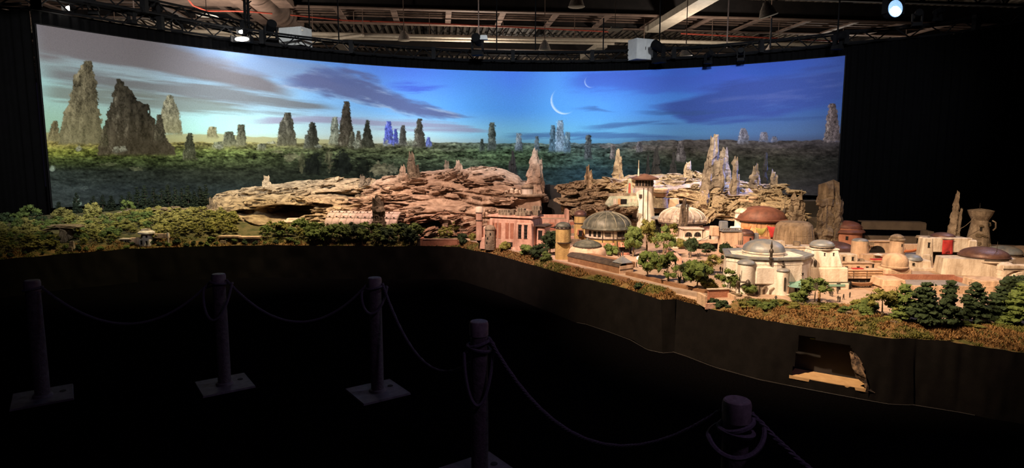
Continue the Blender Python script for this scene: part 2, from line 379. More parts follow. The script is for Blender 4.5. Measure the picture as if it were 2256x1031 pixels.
def table(cols, rows, data, x, y):
    data = np.asarray(data, float); cols = np.asarray(cols, float); rows = np.asarray(rows, float)
    fx = np.clip(np.interp(x, cols, np.arange(len(cols))), 0, len(cols) - 1.001)
    fy = np.clip(np.interp(y, rows, np.arange(len(rows))), 0, len(rows) - 1.001)
    i = fx.astype(int); j = fy.astype(int); u = (fx - i)[..., None]; v = (fy - j)[..., None]
    u = u * u * (3 - 2 * u) * .6 + u * .4; v = v * v * (3 - 2 * v) * .6 + v * .4
    return (data[j, i] * (1 - u) + data[j, i + 1] * u) * (1 - v) + (data[j + 1, i] * (1 - u) + data[j + 1, i + 1] * u) * v
def mixc(C, col, a):
    return C + (np.asarray(col, float) - C) * a[..., None]
def paint_mural(x, y):
    HZ = 319.0
    yt = ytop(x)
    f = (y - yt) / (HZ - yt)
    cols = [90, 300, 440, 600, 720, 900, 1050, 1130, 1220, 1300, 1500, 1700, 1850]
    sky = [[(128, 128, 140), (124, 128, 142), (108, 138, 180), (110, 142, 190), (92, 136, 200), (82, 120, 218), (84, 140, 232), (82, 128, 232), (90, 150, 236), (74, 118, 214), (64, 100, 192), (56, 80, 160), (66, 90, 165)],
           [(150, 190, 190), (158, 188, 196), (150, 188, 206), (150, 190, 216), (128, 176, 222), (100, 160, 226), (92, 158, 232), (88, 152, 232), (92, 160, 232), (88, 152, 226), (78, 128, 202), (66, 98, 164), (62, 92, 152)],
           [(146, 184, 160), (158, 198, 180), (162, 208, 198), (176, 212, 208), (176, 202, 204), (172, 206, 212), (140, 194, 218), (124, 186, 214), (112, 176, 212), (100, 166, 206), (90, 132, 172), (80, 106, 146), (76, 96, 132)],
           [(146, 146, 100), (154, 152, 106), (166, 172, 122), (186, 190, 146), (188, 188, 156), (178, 182, 168), (150, 172, 176), (110, 154, 172), (98, 144, 170), (84, 128, 160), (78, 98, 128), (76, 82, 108), (66, 72, 92)]]
    C = table(cols, [0, .5, .85, 1.0], sky, x, f)
    # cloud streaks
    def band(pts, half, soft, n=0.0, seed=1, sx=160., sy=16., slope=.12):
        # soft streaked band along a polyline of (x, y); half-width given per point
        xs = [p[0] for p in pts]; ys = [p[1] for p in pts]; A = np.zeros(x.shape, np.float32); B = np.zeros(x.shape, np.float32)
        m = (x > xs[0] - 32) & (x < xs[-1] + 32) & (y > min(ys) - 2.6 * max(half)) & (y < max(ys) + 2.6 * max(half)); X_, Y_ = x[m], y[m]
        yc = np.interp(X_, xs, ys); hw = np.interp(X_, xs, half)
        ends = sst(xs[0] - 30, xs[0] + 50, X_) * (1 - sst(xs[-1] - 50, xs[-1] + 30, X_))
        nn = fbm(X_ / sx + 11 * seed, (Y_ - slope * X_) / sy, 0, 5, seed, .6)
        d = np.abs(Y_ - yc) / np.maximum(hw, 1) + n * nn * 1.5
        A[m] = (1 - sst(1 - soft, 1 + soft, d)) * ends; B[m] = nn
        return A, B
    a, n = band([(60, 60), (250, 95), (420, 140), (640, 205)], [62, 52, 34, 10], .45, .55, 2, 200, 18, .16)
    C = mixc(C, (108, 103, 106), a * .92)
    a, n = band([(90, 160), (250, 180), (420, 200), (640, 232), (740, 240)], [12, 16, 22, 14, 5], .9, 1.0, 3, 150, 9, .10)
    C = mixc(C, (106, 106, 108), a * .85)
    a, n = band([(90, 200), (250, 214), (420, 232), (560, 248)], [10, 16, 14, 5], .9, 1.1, 13, 130, 8, .08)
    C = mixc(C, (108, 112, 104), a * .7)
    a, n = band([(420, 110), (560, 140), (680, 165), (760, 190)], [16, 22, 26, 16], .9, .9, 4, 110, 16, .14)
    C = mixc(C, (124, 140, 168), a * .65)
    a, n = band([(625, 185), (700, 178), (760, 190), (830, 212), (900, 238), (1000, 254), (1030, 258)], [10, 26, 30, 28, 16, 7, 2], .5, .75, 5, 90, 18, .18)
    edge = np.clip(a * (1 - a) * 4, 0, 1)
    C = mixc(C, (206, 200, 196), edge * sst(-.05, .5, n) * .55)
    C = mixc(C, (88, 92, 130), a * .85)
    a, n = band([(690, 150), (760, 165), (800, 185)], [14, 18, 6], .6, .8, 6, 70, 16, .2)
    C = mixc(C, (84, 96, 140), a * .7)
    a, n = band([(560, 268), (700, 262), (860, 272), (1000, 282), (1080, 290)], [6, 8, 12, 9, 2], .8, .9, 7, 140, 6, .03)
    C = mixc(C, (140, 134, 158), a * .75)
    a, n = band([(860, 190), (920, 194), (975, 190)], [6, 8, 3], .8, .9, 8, 60, 5, .02)
    C = mixc(C, (66, 78, 190), a * .6)
    a, n = band([(1255, 185), (1330, 178), (1450, 185), (1600, 170), (1700, 180)], [14, 24, 18, 22, 12], .9, 1.1, 9, 120, 18, -.06)
    C = mixc(C, (70, 88, 176), a * .55)
    a, n = band([(1440, 235), (1520, 238), (1640, 215), (1760, 200), (1880, 175)], [6, 24, 44, 44, 46], .4, .6, 10, 170, 20, -.10)
    C = mixc(C, (62, 78, 142), a * .85)
    C = mixc(C, (92, 104, 160), a * sst(.1, .6, n) * .5)
    for pts, hw, sd in (([(1275, 240), (1310, 240), (1350, 247)], [3, 4, 1], 20), ([(1290, 282), (1360, 277), (1460, 266)], [3, 5, 1], 21), ([(1430, 274), (1490, 272)], [2, 2], 22), ([(1410, 248), (1520, 250), (1600, 246)], [3, 5, 2], 23), ([(1640, 268), (1720, 262), (1850, 256)], [3, 4, 3], 24), ([(1120, 300), (1240, 298), (1400, 300), (1500, 302)], [4, 6, 6, 2], 25)):
        a, n = band(pts, hw, .8, .9, sd, 60, 5, -.05)
        C = mixc(C, (62, 84, 132), a * .6)
    # crescent moons
    for mx, my, r, dx, dy, al in ((1243, 222, 30, 5, -4, .75), (1301, 180, 13.5, 3, -2, .7)):
        d1 = np.hypot(x - mx, y - my); d2 = np.hypot(x - mx - dx, y - my - dy)
        a = (1 - sst(r - 1., r + .6, d1)) * sst(r - 1., r + 6, d2)
        C = mixc(C, (222, 232, 246), np.clip(a * 1.5, 0, 1) * al)
    # distant plateau, then the jungle
    lip = HZ - 4 + 5 * fbm(x / 34, 0, 0, 4, 33) - 8 * sst(300, 90, x) - 5 * sst(1350, 1500, x)
    far = np.interp(x, [90, 330, 480, 640, 760, 900], [292, 294, 297, 304, 312, 330]) + 4 * fbm(x / 40, 3, 0, 4, 35)
    C = mixc(C, (152, 146, 100), sst(-1.5, 1.5, y - far) * .75)
    rows = [314, 335, 355, 380, 420, 470]
    jc = [100, 300, 500, 700, 900, 1130, 1300, 1500, 1700, 1850]
    J = [[(140, 138, 84), (132, 130, 80), (124, 126, 84), (104, 106, 80), (98, 102, 86), (84, 104, 100), (78, 94, 104), (82, 78, 76), (72, 70, 72), (60, 58, 62)],
         [(104, 116, 56), (92, 108, 58), (78, 94, 56), (66, 76, 56), (74, 84, 62), (74, 96, 74), (64, 82, 78), (70, 68, 60), (62, 60, 56), (52, 50, 50)],
         [(62, 76, 46), (58, 72, 46), (56, 68, 46), (46, 54, 42), (56, 66, 52), (66, 84, 64), (50, 70, 70), (56, 62, 52), (56, 58, 50), (46, 47, 46)],
         [(44, 54, 52), (42, 50, 46), (36, 42, 36), (36, 42, 36), (40, 46, 40), (48, 62, 58), (42, 62, 72), (46, 54, 50), (52, 53, 48), (42, 42, 42)],
         [(46, 56, 58), (40, 49, 52), (30, 37, 38), (26, 32, 30), (28, 34, 32), (36, 46, 50), (36, 58, 68), (40, 50, 52), (46, 47, 49), (40, 40, 43)],
         [(42, 50, 52), (34, 42, 44), (26, 32, 33), (22, 28, 26), (24, 30, 28), (30, 40, 44), (32, 50, 58), (34, 42, 44), (40, 41, 43), (36, 36, 39)]]
    G = table(jc, rows, J, x, y)
    tex = fbm(x / 22, y / 6, 0, 5, 41, .7)
    tex2 = fbm(x / 5, y / 3, 0, 3, 43, .7)
    amp = np.interp(y, [316, 345, 375, 420], [.55, .75, .45, .25]) * np.interp(x, [1200, 1500], [1, .55])
    G = G * np.clip(1 + amp * (tex * 1.6 + tex2 * 1.0), .15, 3)[..., None]
    G = G * np.array([.96, .90, .85]) * np.interp(y, [370, 420], [1, 1.35])[..., None]
    G = mixc(G, (132, 136, 80), np.clip(tex * 1.6 + tex2 * .5 - .35, 0, 1) * np.interp(y, [318, 340, 362, 380], [.42, .34, .14, 0]) * np.interp(x, [100, 500, 900, 1130, 1400, 1800], [.8, .6, .5, .7, .3, .15]))
    # vertical cliff faces among the trees
    def patch(cx, cy, rx, ry, col, al, seed, sx=5., sy=14.):
        m = (np.abs(x - cx) < rx * 1.7) & (np.abs(y - cy) < ry * 1.7); X_, Y_ = x[m], y[m]
        d = np.hypot((X_ - cx) / rx, (Y_ - cy) / ry) + .9 * fbm(X_ / 7, Y_ / 5, 0, 4, seed, .65)
        a = (1 - sst(.6, 1.0, d)); st = fbm(X_ / sx, Y_ / sy, 0, 4, seed + 5, .7)
        c = np.asarray(col, float) * (1 + .8 * st)[..., None]
        return m, a * al, c
    def put(G, *k):
        m, a, c = patch(*k); G[m] = G[m] + (c - G[m]) * a[..., None]; return G
    for k in ((838, 374, 26, 18, (116, 108, 84), .75, 51, 9, 4), (866, 372, 12, 12, (110, 104, 84), .6, 52, 9, 4), (664, 358, 8, 26, (88, 86, 64), .6, 53), (640, 346, 22, 10, (120, 116, 90), .6, 54, 9, 4),
              (725, 348, 9, 26, (98, 92, 70), .6, 55), (690, 362, 20, 28, (28, 30, 27), .8, 56), (755, 362, 24, 30, (26, 28, 26), .8, 57), (612, 334, 18, 6, (118, 112, 88), .5, 58, 9, 4),
              (800, 372, 20, 30, (26, 28, 24), .7, 60), (1040, 358, 26, 10, (110, 116, 92), .5, 61, 9, 4), (990, 330, 40, 5, (120, 122, 100), .4, 62, 9, 4), (1440, 326, 60, 7, (120, 104, 96), .5, 63, 9, 4),
              (1340, 322, 30, 5, (120, 108, 104), .5, 64, 9, 4), (1560, 330, 40, 6, (106, 92, 86), .45, 65, 9, 4), (1720, 322, 46, 5, (96, 84, 84), .4, 66, 9, 4), (170, 448, 9, 12, (128, 148, 134), .8, 67), (166, 470, 4, 14, (140, 160, 146), .7, 68),
              (185, 415, 10, 5, (96, 108, 104), .5, 69, 9, 4), (115, 372, 8, 7, (140, 156, 140), .7, 70), (300, 372, 18, 5, (116, 120, 90), .6, 71, 9, 4), (238, 362, 22, 4, (120, 124, 92), .4, 72, 9, 4)):
        G = put(G, *k)
    C = C + (G - C) * sst(-1.2, 1.2, y - lip)[..., None]
    # rock spires
    def spire(C, L, R, col, haze, seed, flecks=.5, hz=(150, 146, 104)):
        L = np.asarray(L, float); R = np.asarray(R, float)
        m = (x > min(L[:, 0].min(), R[:, 0].min()) - 14) & (x < max(L[:, 0].max(), R[:, 0].max()) + 14) & (y > min(L[:, 1].min(), R[:, 1].min()) - 6) & (y < max(L[:, 1].max(), R[:, 1].max()) + 14)
        xx, yy, cc = x[m], y[m], C[m]
        sc = 1 + (R[:, 0].max() - L[:, 0].min()) / 60
        jag = fbm(xx / (3.2 * sc), yy / (4.5 * sc), 0, 4, seed, .8)
        bl = fbm(xx / (3.0 * sc), yy / (7 * sc), 0, 4, seed + 3, .7)
        l = np.interp(yy, L[:, 1], L[:, 0]) + 2.9 * sc * jag; r = np.interp(yy, R[:, 1], R[:, 0]) + 2.9 * sc * fbm(xx / (3 * sc), yy / (4 * sc), 0, 3, seed + 9, .8)
        a = sst(-.8, .8, xx - l) * sst(-.8, .8, r - xx) * sst(-1, 1, yy - min(L[0, 1], R[0, 1]) + 2 * jag)
        yb = max(L[-1, 1], R[-1, 1]); a = a * (1 - sst(yb - 5, yb + 5, yy + 4 * jag))
        t = np.clip((xx - l) / np.maximum(r - l, 1), 0, 1)
        col = np.asarray(col, float)
        k = (1.0 + .55 * bl - .35 * np.exp(-(jag / .10) ** 2)) * (1.16 - .36 * t)
        c = col * k[:, None]
        fl = np.clip((jag + bl) * 1.6 - .35, 0, 1) * (1 - sst(.1, .75, t)) * flecks
        c = c + (np.array([176, 172, 150.]) - c) * fl[:, None] * .75
        hf = haze * sst(yb - (yb - min(L[0, 1], R[0, 1])) * .75, yb, yy)
        c = c + (np.asarray(hz, float) - c) * hf[:, None]
        C[m] = cc + (c - cc) * a[:, None]
        return C
    C = spire(C, [(370, 210), (362, 225), (355, 252), (357, 296)], [(378, 209), (386, 224), (396, 252), (401, 292)], (128, 126, 104), .5, 101, .25)
    C = spire(C, [(186, 134), (176, 152), (164, 166), (162, 190), (154, 208), (150, 235), (140, 248), (133, 285), (126, 318)], [(200, 134), (205, 150), (208, 168), (213, 198), (217, 238), (223, 268), (227, 318)], (104, 98, 78), .45, 102, .35)
    C = spire(C, [(118, 266), (110, 285), (104, 312)], [(126, 266), (130, 290), (134, 312)], (112, 104, 76), .5, 103, .3)
    C = spire(C, [(258, 174), (252, 192), (250, 216), (240, 236), (232, 266), (225, 300), (216, 342)], [(263, 173), (268, 188), (284, 191), (291, 208), (301, 222), (330, 232), (334, 258), (341, 268), (360, 292), (372, 312), (388, 342)], (66, 62, 52), .28, 104, .6, (112, 100, 70))
    C = spire(C, [(346, 255), (340, 280), (338, 310)], [(356, 252), (362, 285), (366, 310)], (70, 66, 54), .1, 105, .2)
    C = spire(C, [(228, 278), (222, 296), (220, 322)], [(232, 277), (238, 300), (240, 322)], (84, 80, 62), .2, 106, .4)
    def sp(C, cx, top, base, wt, wb, col, haze, seed, fl=.5, hz=(150, 146, 104)):
        mid = top + (base - top) * .35
        return spire(C, [(cx - wt, top), (cx - wt - (wb - wt) * .45, mid), (cx - wb, base)], [(cx + wt, top), (cx + wt + (wb - wt) * .35, mid), (cx + wb, base)], col, haze, seed, fl, hz)
    for i, k in enumerate(((418, 293, 352, 4, 17, (66, 68, 52), .1), (468, 279, 303, 6, 14, (122, 118, 90), .4), (505, 290, 322, 8, 20, (96, 98, 80), .3), (532, 274, 322, 7, 12, (84, 84, 68), .3),
            (577, 316, 330, 6, 12, (110, 112, 92), .2), (480, 312, 326, 8, 14, (120, 124, 98), .2), (633, 248, 320, 7, 22, (80, 78, 68), .25), (620, 268, 320, 3, 10, (86, 84, 72), .25),
            (738, 258, 318, 5, 14, (126, 130, 116), .25), (688, 268, 326, 4, 17, (58, 58, 50), .15), (676, 296, 326, 3, 8, (84, 86, 76), .2), (763, 223, 322, 5, 20, (68, 62, 54), .15),
            (776, 290, 326, 3, 11, (100, 98, 82), .1), (790, 288, 326, 3, 9, (98, 94, 80), .1), (810, 264, 324, 3, 15, (56, 56, 48), .1), (856, 267, 318, 5, 12, (90, 100, 190), .1), (872, 284, 318, 3, 7, (84, 92, 176), .1),
            (888, 276, 320, 4, 9, (82, 80, 76), .1), (924, 261, 324, 4, 16, (66, 62, 56), .1), (944, 302, 322, 4, 7, (88, 98, 160), .1), (1084, 270, 330, 5, 10, (92, 98, 90), .1), (1062, 306, 332, 3, 6, (64, 70, 62), .1),
            (1143, 293, 332, 5, 9, (124, 136, 146), .1), (1183, 300, 332, 3, 7, (104, 116, 122), .1), (1218, 276, 334, 5, 9, (92, 118, 136), .1), (1234, 265, 334, 6, 11, (136, 158, 178), .1), (1250, 291, 336, 5, 8, (98, 122, 138), .1),
            (1296, 297, 350, 5, 9, (74, 78, 80), .0), (1350, 317, 350, 4, 7, (112, 102, 98), .0), (1409, 312, 334, 4, 8, (112, 104, 104), .0), (1500, 310, 356, 6, 12, (112, 100, 94), .0),
            (1638, 282, 314, 6, 14, (128, 122, 132), .1), (1683, 291, 312, 6, 11, (122, 116, 126), .1), (1706, 300, 312, 4, 8, (112, 108, 120), .1), (1834, 228, 312, 6, 20, (114, 98, 96), .05), (1826, 268, 312, 3, 12, (120, 104, 100), .05))):
        C = sp(C, *k, 200 + i * 3, .55, (150, 146, 104) if k[0] < 950 else (110, 130, 140))
    # pale boulders at the feet of the near spires
    for i, (bx, by, rx, ry) in enumerate(((255, 330, 10, 9), (272, 328, 8, 10), (172, 328, 7, 9), (480, 322, 10, 7), (600, 314, 12, 6), (700, 322, 8, 6), (786, 318, 10, 10), (905, 314, 12, 8), (850, 314, 6, 8))):
        C = put(C, bx, by, rx, ry, (128, 130, 112), .8, 300 + i, 5, 5)
    return np.clip(C, 0, 255) / 255.0
MC = paint_mural(PX, PY)
MURAL_GAIN = 1.35            # print is lit by the washes; how light the ink lies on the cloth
alb = np.clip(MC ** 2.2 / MURAL_GAIN, 0, 0.92)
Vm = np.stack([GX, GY, GZ], -1).reshape(-1, 3)
me = npmesh('printed_cloth', Vm, gridfaces(NV, NU), None)
ca = me.color_attributes.new('ink', 'FLOAT_COLOR', 'POINT')
ca.data.foreach_set('color', np.concatenate([alb.reshape(-1, 3), np.ones((NU * NV, 1))], 1).astype(np.float32).ravel())
mm = bpy.data.materials.new('printed_backdrop_cloth'); mm.use_nodes = True
_b = mm.node_tree.nodes['Principled BSDF']; _b.inputs['Roughness'].default_value = .95; _b.inputs['Specular IOR Level'].default_value = .05
_at = mm.node_tree.nodes.new('ShaderNodeVertexColor'); _at.layer_name = 'ink'
_ns = mm.node_tree.nodes.new('ShaderNodeTexNoise'); _ns.inputs['Scale'].default_value = 55; _ns.inputs['Detail'].default_value = 3
_mr = mm.node_tree.nodes.new('ShaderNodeMapRange'); _mr.inputs['To Min'].default_value = .8; _mr.inputs['To Max'].default_value = 1.2
_mx = mm.node_tree.nodes.new('ShaderNodeVectorMath'); _mx.operation = 'SCALE'
_tc = mm.node_tree.nodes.new('ShaderNodeTexCoord')
L_ = mm.node_tree.links
L_.new(_tc.outputs['Object'], _ns.inputs['Vector'])
L_.new(_ns.outputs['Fac'], _mr.inputs['Value']); L_.new(_at.outputs['Color'], _mx.inputs[0]); L_.new(_mr.outputs[0], _mx.inputs['Scale']); L_.new(_mx.outputs[0], _b.inputs['Base Color'])
me.materials.append(mm)
mural = thing('backdrop_mural', 'wide curved backdrop printed with rock spires, jungle and a cloudy twilight sky', 'backdrop')
link('printed_cloth', me, mural)
# hem pipes along the top and down both edges
def curve_off(px, off):
    x, y = mural_xy(px); x2, y2 = mural_xy(px + 4)
    t = Vector((x2 - x, y2 - y)).normalized(); n = Vector((-t.y, t.x))
    return x + n.x * off, y + n.y * off
hp = MB().tube([(*curve_off(p, .02), ZT + .012) for p in np.linspace(80, 1862, 60)], .012, 6)
hp.build('top_pipe', 'black', mural, True)
for p in (79, 1863):
    x, y = curve_off(p, .02)
    MB().tube([(x, y, ZB), (x, y, ZT + .012)], .014, 6).build('side_pipe', 'black', mural, True)

# black drapes: follow the mural and go on towards the visitors on both sides
def drape_strip(name, pts, z0, z1, label, fold=.035, per=.16):
    P = [Vector((p[0], p[1])) for p in pts]
    seg = [0.0]
    for a, b in zip(P, P[1:]): seg.append(seg[-1] + (b - a).length)
    n = int(seg[-1] / .03); V = []
    s = np.linspace(0, seg[-1], n)
    xs = np.interp(s, seg, [p.x for p in P]); ys = np.interp(s, seg, [p.y for p in P])
    tx = np.gradient(xs); ty = np.gradient(ys); ln = np.hypot(tx, ty); nx, ny = -ty / ln, tx / ln
    f = fold * np.sin(s / per * 2 * np.pi + 1.5 * np.sin(s * 1.7))
    rows = []
    for z, k in ((z0, 1.2), ((z0 + z1) / 2, 1.0), (z1, .8)):
        rows.append(np.stack([xs + nx * f * k, ys + ny * f * k, np.full(n, z)], -1))
    V = np.concatenate(rows)
    me = npmesh(name, V, gridfaces(3, n), 'drape')
    o = link(name, me); tag(o, label, 'curtain'); return o
ce = [curve_off(p, .16) for p in np.linspace(80, 1862, 40)]
ZD = 4.40
eL = [onz(80 - 60, 22, ZD), onz(-140, 2, ZD), onz(-420, -60, ZD)]
eR = [onz(2080, 78, ZD), onz(2256, 48, ZD), onz(2420, 12, ZD), onz(2600, -45, ZD)]
drape_strip('stage_drape', ce, 0.0, ZD, 'black pleated drape hanging behind and just above the printed backdrop')
drape_strip('stage_drape', [(p.x, p.y) for p in reversed(eL)] + [ce[0]], 0.0, ZD, 'black drape closing off the hall left of the backdrop')
drape_strip('stage_drape', [ce[-1]] + [(p.x, p.y) for p in eR], 0.0, ZD, 'tall black drape filling the right side beyond the backdrop')

# ================================================================ HALL ROOF (turned against the camera)
HA = math.atan((1128 - 969) / FPX)
hc, hs_ = math.cos(HA), math.sin(HA)
def toh(p): return Vector((p.x * hc + p.y * hs_, -p.x * hs_ + p.y * hc, p.z))
def hz(px, py, z): return toh(onz(px, py, z))
ceil = thing('ceiling', 'dark exhibition hall roof of ribbed decking, girders and joists', None, (0, 0, 0), HA, kind='structure')
ceil['kind'] = 'structure'
ZC = 10.2
MB().box(-45, 55, 16, 80, ZC, ZC + .1).build('deck', 'deck', ceil)
rb = MB()
for i in range(220):
    x = -42 + i * .42
    rb.box(x, x + .17, 17, 78, ZC - .09, ZC, .03, 0)
o = rb.build('deck_rib', 'rib', ceil); o['kind'] = 'stuff'
def girder(v, z0, z1, fl='steel', web='steel_dark', wd=.35):
    o = MB().box(-45, 55, v - .03, v + .03, z0, z1).build('girder_web', web, ceil)
    MB().box(-45, 55, v - wd / 2, v + wd / 2, z0 - .05, z0).build('girder_flange', fl, ceil)
def opengirder(v, z0, z1, step=1.4, m='steel_dark'):
    b = MB()
    b.box(-45, 55, v - .1, v + .1, z0, z0 + .12); b.box(-45, 55, v - .1, v + .1, z1 - .12, z1)
    x = -45; k = 0
    while x < 55:
        b.bar((x, v, z0 + .06), (x + step / 2, v, z1 - .06), .07); b.bar((x + step / 2, v, z1 - .06), (x + step, v, z0 + .06), .07); x += step
    return b.build('open_web_girder', m, ceil)
vA = hz(1128, 28, 8.7).y; vB = hz(1128, 60, 8.7).y; vC = hz(1128, 82, 8.3).y
girder(vA, 8.75, 9.6); girder(vB, 8.75, 9.4)
for i in range(30):
    x = -36 + i * 2.6
    MB().box(x, x + .28, vA, vB, 8.72, 8.80).build('cross_brace', 'steel', ceil)
b = MB()
for i in range(6):
    yv = vA + (vB - vA) * (i + .5) / 6
    b.box(-45, 55, yv - .05, yv + .05, 9.0, 9.06)
o = b.build('roof_batten', 'steel', ceil); o['kind'] = 'stuff'
for v in (19.5, 22.5, 25.0, 27.5): opengirder(v, 8.9, 9.9)
for v in (vB + 5, vB + 11, vB + 18, vB + 26): opengirder(v, 9.0, 10.1, 1.8)
girder(vB + 8, 8.9, 9.3, 'steel', 'steel_dark'); girder(vB + 15, 8.9, 9.3)
for k in range(9):   # purlins along the hall
    x = -30 + k * 7.3
    MB().box(x, x + .16, 18, 78, 9.7, 9.95).build('purlin', 'steel_dark', ceil)
# dark hung panels of the near bays
for x0, x1, v0, v1 in ((-34, -12.2, 20, 26.5), (9.5, 15.5, 20, 27)):
    MB().box(x0, x1, v0, v1, 9.55, 9.6).build('hung_panel', 'steel_dark', ceil)
# things hung under the roof
def hthing(name, label, cat): return thing(name, label, cat, (0, 0, 0), HA)
def pipe(label, a, b, r, m, name='sprinkler_pipe', cat='pipe', n=8):
    o = MB().tube([a, b], r, n).build(name, m, None, True); o.rotation_euler.z = HA; return tag(o, label, cat)
pv = hz(1128, 84, 7.9).y
t = hthing('sprinkler_main', 'long cream sprinkler main pipe running right across under the roof', 'pipe')
MB().tube([(-34, pv, 7.9), (32, pv, 7.9)], .10, 10).build('pipe', 'paint', t, True)
MB().tube([(-34, pv + .5, 7.82), (hz(1360, 92, 7.82).x, pv + .5, 7.82)], .07, 8).build('branch_pipe', 'paint', t, True)
for i in range(16):
    x = -30 + i * 3.7
    MB().tube([(x, pv, 7.95), (x, pv, 9.4)], .02, 6).build('hanger_rod', 'steel', t)
pa = hz(690, 97, 7.6); 
t = hthing('sprinkler_branch', 'thin cream pipe bending down beside the left white cabinet', 'pipe')
qa, qb = hz(690, 92, 7.6), hz(800, 78, 7.6)
MB().tube([qa, qb], .08, 8).build('pipe', 'paint', t, True)
for q in (qa, qb): MB().tube([q, Vector((q.x, q.y, 10.15))], .02, 6).build('hanger_rod', 'steel', t)
# diagonal beams and duct along the hall
def axbeam(label, pxa, pya, pxb, pyb, z, wdt, h, m, name):
    a = hz(pxa, pya, z); b = hz(pxb, pyb, z)
    x = (a.x + b.x) / 2
    o = MB().box(x - wdt / 2, x + wdt / 2, min(a.y, b.y), max(a.y, b.y), z, z + h).build(name, m); o.rotation_euler.z = HA
    return tag(o, label, 'beam')
axbeam('broad cream steel beam slanting up to the top edge right of centre', 1440, 72, 1600, -24, 8.4, .85, .30, 'paint', 'roof_beam')
axbeam('brown steel beam alongside the round duct at upper left', 590, 66, 520, -10, 8.5, .55, .25, 'steel', 'roof_beam')
axbeam('cream beam far behind the white cabinet right of centre', 1240, 130, 1380, 106, 8.2, .6, .3, 'paint', 'roof_beam')
axbeam('short tan beam low behind the truss, left of the green dome', 820, 128, 690, 96, 8.2, .5, .25, 'rib', 'roof_beam')
a = hz(640, 62, 8.7); b_ = hz(572, -6, 8.7)
o = MB().tube([((a.x + b_.x) / 2, b_.y - 2, 8.9), ((a.x + b_.x) / 2, a.y, 8.9)], .62, 18).build('air_duct', 'steel', None, True); o.rotation_euler.z = HA
tag(o, 'thick round brown air duct running up to the top edge left of centre', 'duct')
axbeam('wide flat tan duct panel at the upper left of the roof', 470, 14, 440, -26, 8.6, 6.5, .3, 'steel', 'flat_duct')
# sagging red cables
def cable(label, pts, z, r, m, sag=0.0):
    P = [onz(px, py, z) for px, py in pts]
    Q = []
    for i in range(len(P) - 1):
        for k in range(8):
            t = k / 8; q = P[i].lerp(P[i + 1], t); q.z -= sag * 4 * t * (1 - t); Q.append(q)
    Q.append(P[-1])
    o = MB().tube(Q, r, 6).build('power_cable', m, None, True); return tag(o, label, 'cable')
cable('thin red cable strung under the girder from the duct rightwards', [(640, 33), (760, 45), (940, 51), (1120, 59), (1340, 70)], 8.3, .035, 'redline')
cable('red cable drooping beside the flat tan duct at upper left', [(412, -4), (425, 12), (455, 24), (500, 24), (545, 25), (600, 30)], 8.0, .035, 'redline')
cable('red brown conduit along the girder at the upper right', [(1500, 74), (1700, 84), (1860, 92)], 8.3, .04, 'redline')
for i, (px, y0, y1, z) in enumerate(((1054, -20, 100, 7), (1094, -20, 115, 7), (679, -20, 98, 7.2), (743, -20, 90, 7.2), (1456, -20, 92, 7), (1606, -10, 106, 6.8), (118 + 60, -20, 20, 7), (292, -20, 28, 6.5), (1180, 0, 110, 7), (1330, 40, 118, 7), (1850, 0, 96, 7), (1700, 40, 105, 7))):
    Y = 17.2 if 500 < px < 1700 else 14.5
    a = at(px, y0, Y); b2 = at(px, y1, Y); b2.x = a.x
    o = MB().tube([a, b2], .018, 6).build('hanging_steel_rod', 'steel' if px in (1606, 292, 1054) else 'black', None)
    tag(o, ['rod with lamp clamp left of the centre moving light', 'right one of two black rods above the centre truss', 'black rod beside the left white cabinet', 'black rod a little right of the left white cabinet', 'black rod hanging right of the slanting cream beam foot',
            'pale steel rod hanging alone at the upper right', 'dark rod at the upper left corner above the bright flood lamp', 'pale rod hanging over the left truss', 'black rod left of the small hanging reflector lamp', 'black rod just below the flat white heater', 'dark rod at the far right end of the backdrop', 'dark rod hanging under the tilted right reflector lamp'][i], 'rod')
# high-bay reflector lamps
M['lamp_dim'] = emit('lamp_glow_dim', (1.0, .90, .84, 1), .9)
def highbay(px, py, wpx, Y, label, tilt=0.0, lit='lamp_low'):
    p = at(px, py, Y); u = mpp(Y); r = wpx / 2 * u
    t = thing('high_bay_lamp', label, 'lamp', p, 0, 'high bay lamps under the roof'); t.rotation_euler = (0, tilt, 0)
    MB().lathe([(r, 0), (r * .97, r * .12), (r * .75, r * .75), (r * .4, r * 1.25), (r * .3, r * 1.5), (.01, r * 1.55)], 24).build('reflector', 'reflector', t, 50)
    MB().lathe([(r * 1.0, -.01), (r * 1.05, 0.0), (r * 1.0, r * .05)], 24).build('rim', 'paint', t, True)
    for k in range(12):
        a = k * math.pi / 6
        MB().box(-r * .06, r * .06, -.01, .01, 0, .02).build('prism_rib', lit, t, loc=(math.cos(a) * r * .72, math.sin(a) * r * .72, r * .03), rot=(0, 0, a))
    MB().lathe([(.001, .012), (r * .9, .012), (r * .9, .02), (.001, .02)], 20).build('diffuser', 'lamp_dim', t)
    MB().lathe([(.001, r * .06), (r * .35, r * .08), (r * .30, r * .5), (.001, r * .6)], 12).build('bulb', lit, t, True)
    MB().tube([(0, 0, r * 1.5), (0, 0, max(r * 1.5 + .8, 10.15 - p.z))], .02, 6).build('stem', 'steel', t)
highbay(1270, 15, 34, 26, 'hanging bell reflector lamp at the top edge above the moons')
highbay(890, 89, 26, 30, 'hanging reflector lamp above the left half of the centre truss')
highbay(1200, 110, 26, 29, 'hanging reflector lamp just over the truss right of centre')
highbay(1693, 35, 38, 24, 'large reflector lamp tilted sideways at the upper right', -.25)
highbay(1511, 122, 26, 27, 'half hidden reflector lamp behind the truss left of the pale rod')
highbay(1695, 118, 22, 30, 'small reflector lamp sunk behind the truss near the right end')
